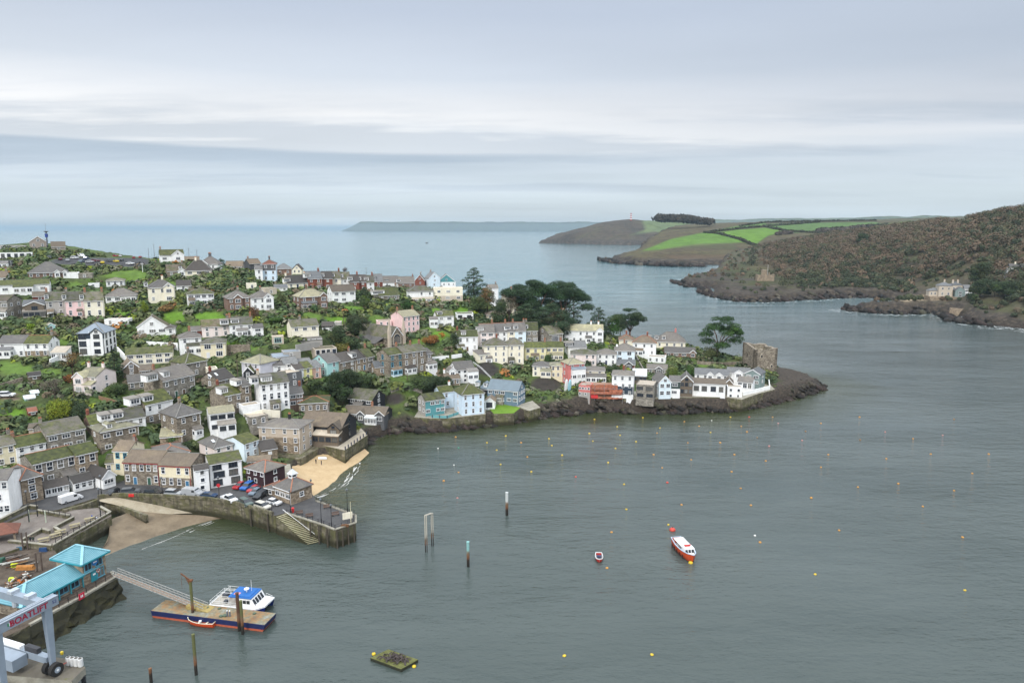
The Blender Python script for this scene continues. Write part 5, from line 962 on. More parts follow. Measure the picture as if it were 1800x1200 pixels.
# slipway
strip('slipway', [(168,879,4.4),(200,886,3.4),(235,896,1.9),(262,905,.8)], [(200,872.5,4.4),(245,881,3.4),(290,890,1.9),(345,901,.6)], SLIP, 6, amp=.03)
wall_run('slip_wall', [(110,899),(150,888),(172,880)], .5, .7, QW, 'low mossy wall between the street and the left-hand sand', z=4.2, below=5)
wall_run('slip_wall', [(172,881),(206,889),(236,899),(258,907)], .35, .7, QW, 'sloping mossy wall along the outer edge of the slipway', z=2.6, below=5)
strip('harbour_beach', [(190,950,1.5),(194,912,1.8),(235,897,1.8),(300,903,1.2),(350,905,.9),(392,910,.3)], [(150,1000,-.5),(225,978,-.5),(285,955,-.5),(335,936,-.5),(378,919,-.5),(400,911,-.5)], WETSAND, 12, amp=.10)
strip('sandy_beach', [(500,858,2.4),(503,836,2.6),(520,806,2.6),(560,796,2.6),(604,800,2.0),(640,788,.9)], [(540,884,-.6),(562,877,-.6),(590,864,-.6),(608,850,-.6),(624,832,-.6),(655,800,-.6)], SAND, 14, amp=.12)
FOAM = ground_mat('white_surf', [(.3, (.34,.33,.30)), (.7, (.56,.55,.52))], 2.0, .7)
def surf(pts, z, wdt, seed):
    """broken lines of foam left by the last small waves"""
    P = [at(a, c, z) for a, c in pts]; b = MB(); rn = random.Random(seed)
    for lane in range(3):
        v = []; s0 = rn.uniform(0, 50)
        for i in range(len(P)-1):
            L = (P[i+1]-P[i]).length; n = max(2, int(L/.35)); d = (P[i+1]-P[i]).normalized(); nn = Vector((-d.y, d.x, 0))
            for k in range(n): q = P[i].lerp(P[i+1], k/n); u = vnoise(np.array([q.x+s0]), np.array([q.y]), 2.6, seed+lane, 3)[0]; of = (lane-1)*wdt*.55+vnoise(np.array([q.x]), np.array([q.y+s0]), 5, seed, 2)[0]*wdt*.8; ww = max(.0, u+.18)*wdt*(.75 if lane == 1 else .4); v += [q+nn*(of-ww/2)+Vector((0,0,.002*lane)), q+nn*(of+ww/2)+Vector((0,0,.002*lane))]
        b.add(v, [(2*i, 2*i+2, 2*i+3, 2*i+1) for i in range(len(v)//2-1)])
    o = b.build('surf', FOAM); o['kind'] = 'stuff'; return o
surf([(556,873),(580,866),(598,854),(612,842),(622,828),(631,812)], .03, 1.5, 4); surf([(600,855),(614,843),(625,829)], .035, .8, 9); surf([(330,934),(352,925),(376,915)], .03, .9, 7); surf([(250,965),(290,950),(330,934)], .03, .5, 8)
# --- inn terrace, yard wall and sea walls
r_, _ = deck('inn_terrace', [(538,776),(556,780),(606,791),(646,764),(634,752),(560,752)], 5.0, QW, ground_mat('gravel', [(.3,(.28,.24,.18)),(.7,(.42,.37,.29))], .6), 'curved stone terrace wall below the black boathouse inn', 'terrace wall', topname='gravel_terrace')
tp = MB(); tp.box(-.16,-.16,0,.16,.16,1.1); tp = tp.mesh('terrace_post', plain('blue_black_post', (.04,.045,.07), .6, .4)); 
for i in range(8):
    t_ = i/7; o = link('terrace_post', tp, r_, at(607+(644-607)*t_, 790+(764-790)*t_, 5.0)-r_.location)
deck('yard_wall', [(478,818),(510,815),(514,838),(500,850),(486,846)], 4.6, QW, CONC, 'small walled boat yard beside the golden beach', 'yard wall', topname='yard_floor')
r_, _ = deck('warehouse_footing', [(450,800),(500,803),(528,806),(560,788),(556,776),(500,785)], 4.4, QW, None, 'green weedy footing wall under the pale stone warehouse', 'wall')
r_, _ = deck('sea_wall', [(728,733),(757,735),(790,735),(815,732),(853,728),(856,716),(800,712),(735,722)], 4.5, QW, CONC, 'dark sea wall under the pale blue and teal houses', 'sea wall', topname='terrace_paving')
b = MB(); P = [at(758,734,4.5), at(786,735,4.5), at(806,728,4.5)]
for i in range(2): b.bar(P[i]-P[0]+Vector((0,0,.5)), P[i+1]-P[0]+Vector((0,0,.5)), .12, 1.0)
f_ = empty('terrace_fence', P[0], 0, 'turquoise board fence round the small waterside terrace', 'fence'); b.build('boards', plain('turquoise_board', (.14,.36,.37), .6, .3), f_)
for i, (a, c) in enumerate(((760,734),(773,734.5),(786,735),(797,731))): link('post', tp, f_, at(a, c, 4.5)-P[0])
deck('sea_wall', [(1070,699),(1120,701),(1150,700),(1200,698),(1276,698),(1304,702),(1332,692),(1362,684),(1352,674),(1200,686),(1075,688)], 5.3, QW, CONC, 'stone sea wall on the rocks under the white waterfront row', 'sea wall', topname='terrace_paving')
deck('sea_wall', [(905,713),(930,722),(950,716),(936,704)], 4.6, QW, CONC, 'stub of stone quay at the end of the blue boathouse', 'sea wall', topname='terrace_paving')
lawn, _ = deck('garden_bank', [(855,712),(862,706),(915,716),(903,726),(868,727)], 4.7, QW, ground_mat('mown_lawn', [(.3,(.075,.15,.012)),(.5,(.11,.20,.018)),(.7,(.15,.25,.03))], .5), 'low retaining wall round the bright lawn by the boathouse', 'wall', topname='lawn')
wall_run('white_parapet', [(1306,694),(1353,683),(1351,670)], 1.3, .35, WALL['white'], 'white parapet wall stepping down to the rocks by the tower', z=5.6, below=2)
# retaining walls, lane walls and fences on the hillside
for lb, pts, h_, th, m_ in (('white lane wall in two lengths below the white moss-roofed house', [(758,634),(789,631)], 1.6, .4, WALL['white']), ('short white lane wall left of the twin-roofed cream house', [(794,630),(812,627)], 1.5, .4, WALL['white']),
  ('brown stone retaining wall below the pale yellow hipped house', [(400,618),(440,617)], 2.6, .5, WALL['stone']), ('white garden retaining wall below the broad-gabled bungalow', [(258,607),(313,610)], 1.6, .4, WALL['white']), ('white wall of the yard left of the long cream house', [(207,618),(222,634)], 1.8, .4, WALL['white']),
  ('grey stone wall along the top of the dark quarry face', [(686,688),(712,684),(742,690)], 1.4, .5, WALL['stone3']), ('stone wall climbing beside the long public steps', [(1116,625),(1132,655),(1150,690)], 1.3, .4, WALL['stone3']), ('old stone garden wall below the ruined tower', [(1225,640),(1270,643),(1306,640)], 1.6, .5, WALL['stone']),
  ('pink-grey garden wall under the pink terrace', [(100,561),(150,562),(184,561)], 1.3, .4, WALL['tan']), ('stone wall with railings below the long cream apartments', [(520,612),(562,606)], 1.4, .3, WALL['concrete']), ('white garden wall below the white moss-gabled row', [(88,641),(112,630)], 2.0, .4, WALL['white']), ('stone garden wall on the slope above the cottages at left', [(0,682),(20,676),(40,670)], 1.4, .5, WALL['stone']), ('low white wall beside the brick gable stone house', [(428,735),(462,726),(492,728)], 1.3, .4, WALL['cream'])):
    wall_run('garden_wall', pts, h_, th, m_, lb)
wf = wall_run('timber_fence', [(174,703),(190,707),(206,712)], 1.5, .15, plain('brown_fence', (.24,.15,.09), .8, .2, .3, 2), 'brown timber garden fence below the pink villa', 'fence')
hr = [hit(832,640), hit(846,650), hit(864,668)]
r_ = empty('lane_handrail', hr[0], 0, 'white handrail slanting down the dark bluff to the boathouse', 'handrail'); b = MB()
for i in range(2): b.bar(hr[i]-hr[0]+Vector((0,0,1.1)), hr[i+1]-hr[0]+Vector((0,0,1.1)), .12); b.bar(hr[i]-hr[0]+Vector((0,0,.6)), hr[i+1]-hr[0]+Vector((0,0,.6)), .08)
b.build('rails', WHITE, r_)
# --- ruined square tower
p = at(1344.5, 661, 6.0); s_ = scale_at(p); ph = math.atan2(p.x, p.y); tw = empty('blockhouse_tower', p, R(30)-ph, 'square roofless stone tower on the rocky point', 'tower'); W_ = 11.6; HT = 13.4; b = MB(); rn = random.Random(5)
def ragged(b, x0, y0, x1, y1, th, base, hts):
    n = len(hts)-1; a = Vector((x0,y0,0)); d = Vector((x1,y1,0)); u = (d-a).normalized(); nn = Vector((-u.y,u.x,0))*th
    for i in range(n):
        q0, q1 = a.lerp(d, i/n), a.lerp(d, (i+1)/n)
        b.add([q0+Vector((0,0,base)), q1+Vector((0,0,base)), q1+nn+Vector((0,0,base)), q0+nn+Vector((0,0,base)), q0+Vector((0,0,hts[i])), q1+Vector((0,0,hts[i+1])), q1+nn+Vector((0,0,hts[i+1]-.2)), q0+nn+Vector((0,0,hts[i]-.2))], [(3,2,1,0),(4,5,6,7),(0,1,5,4),(1,2,6,5),(2,3,7,6),(3,0,4,7)])
h2 = W_/2
ragged(b, -h2, 0, h2, 0, 1.4, -4, [HT-.3, HT-.5, HT-.2, HT-.8, HT-.6, HT-.1, HT])
ragged(b, h2, 0, h2, W_, 1.4, -4, [HT, HT-.3, HT-.1, HT-.6, HT+.2]); ragged(b, h2, W_, -h2, W_, 1.4, -4, [HT+.2, HT+.5, HT+.2, HT+.9, HT+1.2]); ragged(b, -h2, W_, -h2, 0, 1.4, -4, [HT+1.2, HT+1.3, HT+.7, HT+.1, HT-.3])
b.build('wall', WALL['stone'], tw); b = MB(); b.box(-h2+1, 1, HT-5, h2-1, W_-1, HT-2.2); b.build('grass_floor', plain('wild_grass', (.10,.12,.035), .9, .1, .4, 1), tw)
def arch_win(x, z, w, h, par, face=0, y=0):
    f = MB(); pr = [(-w/2-.25,0,0),(w/2+.25,0,0),(w/2+.25,0,h*.6),(0,0,h+.35),(-w/2-.25,0,h*.6)]; f.prism(pr, (0,.2,0)); o = f.build('window', WALL['tan'], par, loc=(x, y-.12, z)); o.rotation_euler.z = face
    g = MB(); g.prism([(-w/2,0,.15),(w/2,0,.15),(w/2,0,h*.58),(0,0,h),(-w/2,0,h*.58)], (0,.1,0)); g.build('opening', BLACK, o, loc=(0,-.06,0))
arch_win(-2.2, 8.9, .9, 1.7, tw); arch_win(3.1, 4.2, 1.0, 1.3, tw); arch_win(1.2, 3.6, .5, .6, tw)
for yy, zz in ((4.5,8.2),(6.8,8.8),(3.9,3.8)): arch_win(-h2, zz, .6, 1.2, tw, -math.pi/2, yy)
# --- church
K = house('stone church with mossy slate nave and two pinnacled turrets', 698, 612, 23, 19, 44, 'stone', 'slatem', 'f', rp=21, D=22, win=False, name='church', cat='church')
W_, hm = K.W, K.hm; cr = K.root
for sx in (-1, 1):
    b = MB(); x = sx*(W_/2+.35); zt = hm+K.rise*.7; b.box(x-.6,-.5,-3,x+.6,.7,zt); b.add([(x-.6,-.5,zt),(x+.6,-.5,zt),(x+.6,.7,zt),(x-.6,.7,zt),(x,.1,hm+K.rise+5.0)], [(0,1,4),(1,2,4),(2,3,4),(3,0,4)]); b.build('pinnacle', WALL['sand'], cr)
b = MB(); w = W_*.30; z0 = hm*.38; b.prism([(w*math.cos(a),0,z0+hm*.42+w*1.15*max(0,math.sin(a))) if a <= math.pi else (w*(-1 if a < 4.5 else 1),0,z0) for a in [i*math.pi/10 for i in range(11)]+[3.9,5.2]], (0,.15,0)); aw = b.build('arched_window', WALL['tan'], cr, loc=(0,-.12,0))
b = MB(); w *= .82; b.prism([(w*math.cos(a),0,z0+.3+hm*.42+w*1.1*max(0,math.sin(a))) if a <= math.pi else (w*(-1 if a < 4.5 else 1),0,z0+.4) for a in [i*math.pi/10 for i in range(11)]+[3.9,5.2]], (0,.1,0)); b.build('glazing', GLASS, aw, loc=(0,-.05,0))
b = MB()
for i in range(-2, 3): b.box(i*w*.38-.06,-.12,z0+.4,i*w*.38+.06,-.04,z0+hm*.45+w*.8*(1-abs(i)*.25))
b.build('tracery', WALL['tan'], aw)
b = MB(); x0 = -W_/2; b.box(x0-5,4,-3,x0,15,hm*.62); b.build('aisle', WALL['stone2'], cr); b = MB(); b.prism([(x0-5.4,3.8,hm*.56),(x0+.02,3.8,hm*1.0),(x0+.02,3.8,hm*1.0+.2),(x0-5.4,3.8,hm*.56+.2)], (0,11.4,0)); b.build('aisle_roof', ROOF['slate'], cr)
tq = gable_roof(0, 6, 0, 5, hm*.66, 2.6, 'x'); tr = tq.build('transept_roof', ROOF['slate'], cr, loc=(x0-8.5,8,0)); b = MB(); b.prism([(0,0,-3),(0,0,hm*.66),(0,2.5,hm*.66+2.6),(0,5,hm*.66),(0,5,-3)][::-1], (6,0,0)); b.build('transept', WALL['stone2'], cr, loc=(x0-8.5,8,0))
lw = MB(); lw.box(-.3,-.06,-1.2,.3,.05,1.2); lw = lw.mesh('lancet_window', GLASS)
for y in (5.5,7,13.5): link('lancet_window', lw, cr, (x0-5, y, hm*.36), -math.pi/2)
for y in (9.2,10.5,11.8): link('lancet_window', lw, cr, (x0-8.5, y, hm*.4), -math.pi/2)
# cupola of the quay shelter
zc = K_SH.hm+K_SH.rise; cx = 0.0; b = MB(); b.box(cx-.8,K_SH.D/2-.8,zc-.7,cx+.8,K_SH.D/2+.8,zc+.55); cu = b.build('cupola', WHITE, K_SH.root)
b = MB(); b.add([(cx-1.1,K_SH.D/2-1.1,zc+.55),(cx+1.1,K_SH.D/2-1.1,zc+.55),(cx+1.1,K_SH.D/2+1.1,zc+.55),(cx-1.1,K_SH.D/2+1.1,zc+.55),(cx,K_SH.D/2,zc+1.9)], [(0,1,4),(1,2,4),(2,3,4),(3,0,4),(3,2,1,0)]); b.build('cupola_roof', plain('lead_white', (.55,.56,.57), .5, .3), cu)
for sx in (-1,1):
    b = MB(); b.box(-.5,-.03,-.25,.5,.03,.25); b.build('louvre', BLACK, cu, loc=(cx, K_SH.D/2+sx*.8, zc+.1)); o = b.build('louvre', BLACK, cu, loc=(cx+sx*.8, K_SH.D/2, zc+.1)); o.rotation_euler.z = math.pi/2
# red trim boards and shop sign on the front row (mesh only)
def text_part(txt, size, mat, parent, loc, rz, ext=.02, bold=False):
    cu_ = bpy.data.curves.new('lettering', 'FONT'); cu_.body = txt; cu_.size = size; cu_.extrude = ext; cu_.align_x = 'CENTER'; cu_.align_y = 'CENTER'
    if bold: cu_.offset = size*.02
    o = bpy.data.objects.new('tmp', cu_); C.objects.link(o); bpy.context.view_layer.update(); me = bpy.data.meshes.new_from_object(o.evaluated_get(bpy.context.evaluated_depsgraph_get())); bpy.data.objects.remove(o)
    me.materials.clear(); me.materials.append(mat); q = link('lettering', me, parent, loc); q.rotation_euler = (math.pi/2, 0, rz); return q
# lamp posts and poles
for px, py, tp_, lb in ((511,903,864,'black post beside the quay shelter door'),(565,921,880,'black lamp post in the middle of the quay end'),(583,927,890,'slim black post at the quay corner railing'),(611,901,863,'blue-topped lamp post at the seaward quay railing'),(478,900,887,'short black post at the head of the quay steps'),(547,861,846,'dark post behind the quay shelter'),(51,915,866,'tall lamp post by the playground wall at left'),(66,905,869,'grey lamp post by the garage door'),(179,872,839,'lamp post by the white gable-fronted cottage'),(286,872,842,'slim lamp post in front of the inn'),(177,906,862,'lamp post at the right corner of the walled terrace')):
    lamp(px, py, tp_, lb)
lamp(617, 919, 882, 'cream flagpole at the far quay corner', mat=plain('cream_pole', (.6,.55,.38), .5, .4), kind='post')
p = at(386, 880, QZ); r_ = empty('lamp_sign', p, 0, 'black lamp post with a round red sign by the white shop', 'sign post'); b = MB(); b.tube([(0,0,0),(0,0,6)], .09, 8, r2=.06); b.build('pole', BLACK, r_); b = MB(); b.tube([(0,-.12,4.3),(0,-.07,4.3)], .5, 14); b.build('sign_disc', plain('sign_red', (.5,.02,.03), .5, .4), r_); b = MB(); b.lathe([(.1,0),(.28,.12),(.3,.5),(.05,.8)], 8, 0, (0,0,6)); b.build('lantern', MATS['lantern_grey'], r_)
p = at(515, 900, QZ); b = MB(); b.lathe([(.32,0),(.34,.9),(.4,1.1),(.2,1.3)], 10); tag(b.build('litter_bin', plain('bin_red', (.55,.03,.03), .5, .4), loc=p), 'bright red bin on the quay beside the steps', 'bin')
# benches
def bench_parts(mat):
    a = MB()
    for i in range(3): a.box(-.9,-.25+i*.2,.42,.9,-.1+i*.2,.47)
    c = MB()
    for i in range(2): c.box(-.9,.34,.6+i*.2,.9,.39,.74+i*.2)
    l = MB(); l.box(-.04,-.25,0,.04,.38,.42); return a.mesh('seat', mat), c.mesh('backrest', mat), l.mesh('leg', BLACK)
bsm = bench_parts(plain('bench_brown', (.13,.075,.05), .7, .3)); 
for px, py, rz, lb in ((526,904,.35,'brown bench nearest the red bin on the quay'),(544,909,.35,'brown bench in the middle of the quay end'),(590,906,.5,'long brown bench near the seaward quay railing'),(575,893,.4,'wooden bench close to the shelter on the quay')):
    r_ = empty('bench', at(px, py, QZ), rz, lb, 'bench', 'benches on the quay'); link('seat', bsm[0], r_); link('backrest', bsm[1], r_)
    for sx in (-.75,.75): link('leg', bsm[2], r_, (sx,0,0))
# the quay end board and a crate
p = at(611, 913, QZ); b = MB(); b.box(-1.2,-.05,.2,1.2,.05,1.9); r_ = tag(b.build('notice_board', WALL['cream'], loc=p), 'pale notice board standing at the quay end', 'board'); r_.rotation_euler.z = .5
p = at(607, 924, QZ); b = MB(); b.box(-.9,-.6,.02,.9,.6,.25); b.prism([(-.9,-.6,.25),(.9,-.6,.25),(1.1,-.7,.7),(-1.1,-.7,.5)], (0,.12,0)); tag(b.build('timber_pallet', plain('rust_timber', (.20,.10,.05), .8, .2, .4, 3), loc=p), 'broken rusty timber pallet at the quay corner', 'pallet')
# ================================================================ vegetation
def leaf_mat(name):
    t = NT(name); a = att(t, 'tint'); t.b.inputs['Subsurface Weight'].default_value = 0
    return t.out(a.outputs['Color'], .85, .12)
LEAF = leaf_mat('leaves'); BARK = plain('bark', (.085,.065,.05), .9, .1, .4, 3); PBARK = plain('pine_bark', (.17,.105,.075), .9, .1, .4, 3)
def leaf_cloud(blobs, leaf, dens, tint, seed, var=.35, up=.35):
    """leaf-sized faces spread over and a little inside the given ellipsoids; blobs: (centre, radii, tint or None)"""
    g = np.random.default_rng(seed); V = []; CL = []
    for c, r, tn in blobs:
        r = np.array(r, float); n = max(6, int(dens*(r[0]*r[1]+r[0]*r[2]+r[1]*r[2])*4.2/(leaf*leaf)))
        u = g.normal(size=(n, 3)); u /= np.linalg.norm(u, axis=1)[:, None]; u[:, 2] = np.where(u[:, 2] < -.55, -u[:, 2]*.6, u[:, 2])
        rad = 1-np.abs(g.normal(0, .16, n)); p = np.array(c)+u*r*rad[:, None]+g.normal(0, leaf*.3, (n, 3))
        nn = u/r+g.normal(0, .32/np.mean(r), (n, 3)); nn[:, 2] += up/np.mean(r); nn /= np.linalg.norm(nn, axis=1)[:, None]
        a = np.cross(nn, g.normal(size=(n, 3))); a /= np.linalg.norm(a, axis=1)[:, None]; b = np.cross(nn, a); s1 = leaf*g.uniform(.35, .75, (n, 1)); s2 = leaf*g.uniform(.25, .6, (n, 1))
        V.append(np.stack([p-a*s1-b*s2*.5, p+a*s1*.2-b*s2, p+a*s1+b*s2*.4, p-a*s1*.3+b*s2], 1))
        k = (1+g.uniform(-var, var, (n, 1)))*(1+g.uniform(-.18, .18)); CL.append(np.array(tn if tn is not None else tint)*k*(1+g.normal(0, .06, (n, 3))))
    V = np.concatenate(V).reshape(-1, 3); return V, np.arange(len(V)).reshape(-1, 4), np.clip(np.concatenate(CL), 0, 1)
def tree(name, label, px, py, h, w, kind, tint, tint2=None, cat='tree', group=None, lean=0, z=None):
    sd = zlib.crc32(label.encode()); rn = random.Random(sd); p = hit(px, py) if z is None else at(px, py, z); s = scale_at(p); Hm, Wm = h/s/.96, w/s; r = empty(name, p, 0, label, cat, group); bl = []; tk = MB()
    def T(): return tint2 if tint2 is not None and rn.random() < .35 else None
    if kind == 'round':
        tk.tube([(0,0,-.6),(0,0,Hm*.55)], max(.12, Hm*.025), 6, r2=.06)
        n = 7+int(Wm*.8)
        for i in range(n):
            a = rn.uniform(0, 6.28); q = rn.uniform(.1, .34)*Wm; zz = Hm*rn.uniform(.3, .82); k = 1-abs(zz/Hm-.5)*.8; rr = Wm*rn.uniform(.13, .24); bl.append(((math.cos(a)*q*k, math.sin(a)*q*k, zz), (rr, rr, rr*.8), T()))
        bl.append(((0,0,Hm*.5), (Wm*.3, Wm*.3, Hm*.4), None))
    elif kind == 'bush':
        for i in range(6+int(Wm)):
            a = rn.uniform(0, 6.28); q = rn.uniform(.05, .36)*Wm; rr = Wm*rn.uniform(.13, .22); bl.append(((math.cos(a)*q, math.sin(a)*q, Hm*rn.uniform(.3, .72)), (rr, rr, Hm*.28), T()))
        bl.append(((0,0,Hm*.35), (Wm*.38, Wm*.38, Hm*.45), None)); tk.tube([(0,0,-.4),(0,0,Hm*.4)], .12, 5)
    elif kind == 'pine':       # umbrella pine: bare forked trunk, flat plates of foliage
        hb = Hm*(.30 if lean else .18); tk.tube([(0,0,-.8),(lean*.3,0,hb*.6),(lean*.6,0,hb)], Hm*.035, 8, r2=Hm*.024)
        for i in range(11 if lean else 17):
            a = i*2.4+rn.random(); q = Wm*rn.uniform(.2 if lean else .12, .46); zz = Hm*(.88-.42*(q/Wm)*1.3+rn.uniform(-.42 if i % 2 else -.08, .05)); e = (lean+math.cos(a)*q, math.sin(a)*q*.8, zz)
            tk.tube([(lean*.6,0,hb*rn.uniform(.8, 1.0)),(lean*.8+math.cos(a)*q*.45,math.sin(a)*q*.4,hb+(zz-hb)*.55),(e[0],e[1],e[2]-.5)], Hm*.014, 5, r2=.06)
            for k in range(3): rr = Wm*(rn.uniform(.095, .15) if lean else rn.uniform(.085, .15)); bl.append(((e[0]+rn.uniform(-.1,.1)*Wm, e[1]+rn.uniform(-.1,.1)*Wm, zz+rn.uniform(-.06,.05)*Hm), (rr*1.2, rr*1.2, rr*(.6 if lean else .85)), T()))
        for k in range(4): bl.append(((lean+rn.uniform(-.16,.16)*Wm, rn.uniform(-.16,.16)*Wm, Hm*rn.uniform(.84,.93)), (Wm*.16, Wm*.15, Hm*.07), None))
    elif kind == 'cypress':    # broad conical, shelved branches
        tk.tube([(0,0,-.6),(0,0,Hm*.9)], Hm*.03, 7, r2=.08)
        n = 30
        for i in range(n):
            f = (i+.5)/n; zz = Hm*(.10+.86*f); q = Wm*.5*min(1,(1-f)*1.9)**.6*rn.uniform(.35, 1.0); a = i*2.4; rr = Wm*(.15*(1-f)+.09); bl.append(((math.cos(a)*q*.8, math.sin(a)*q*.8, zz), (rr*1.1, rr*1.1, rr*.45), T()))
            if i % 3 == 0: tk.tube([(0,0,zz-rr*.2),(math.cos(a)*q*.8,math.sin(a)*q*.8,zz)], .12, 5, r2=.05)
    elif kind == 'bare':       # leafless winter crown of fine twigs
        tk.tube([(0,0,-.6),(0,0,Hm*.4)], Hm*.03, 6, r2=Hm*.018)
        for i in range(26):
            a = rn.uniform(0, 6.28); q = Wm*.5*math.sqrt(rn.random()); zz = Hm*(.55+.42*rn.random()*(1-(q/Wm)**1.2)); b_ = (math.cos(a)*q*.35, math.sin(a)*q*.35, Hm*.5); tk.tube([(0,0,Hm*.3), b_, (math.cos(a)*q, math.sin(a)*q, zz)], Hm*.01, 4, r2=.03, cap=False)
        for i in range(11):
            a = rn.uniform(0, 6.28); q = rn.uniform(.05, .36)*Wm; rr = Wm*rn.uniform(.14, .2); bl.append(((math.cos(a)*q, math.sin(a)*q, Hm*rn.uniform(.4, .8)), (rr, rr, rr*.85), T()))
    lf = max(.34, 1.55/s) if kind != 'bare' else max(.28, 1.1/s); V, Fq, cl = leaf_cloud(bl, lf, {'bare': .30, 'pine': .85, 'cypress': .85}.get(kind, .75), tint, sd & 0xffff)
    tri_object('crown', V, Fq, LEAF, r, cl); tk.build('trunk', PBARK if kind == 'pine' else BARK, r, True); return r
DG, MG, OL, YG, BR, OR, GY, RB_, PN = (.040,.058,.028), (.058,.083,.032), (.075,.088,.036), (.15,.18,.022), (.095,.075,.048), (.20,.09,.03), (.105,.105,.07), (.13,.05,.03), (.036,.060,.030)
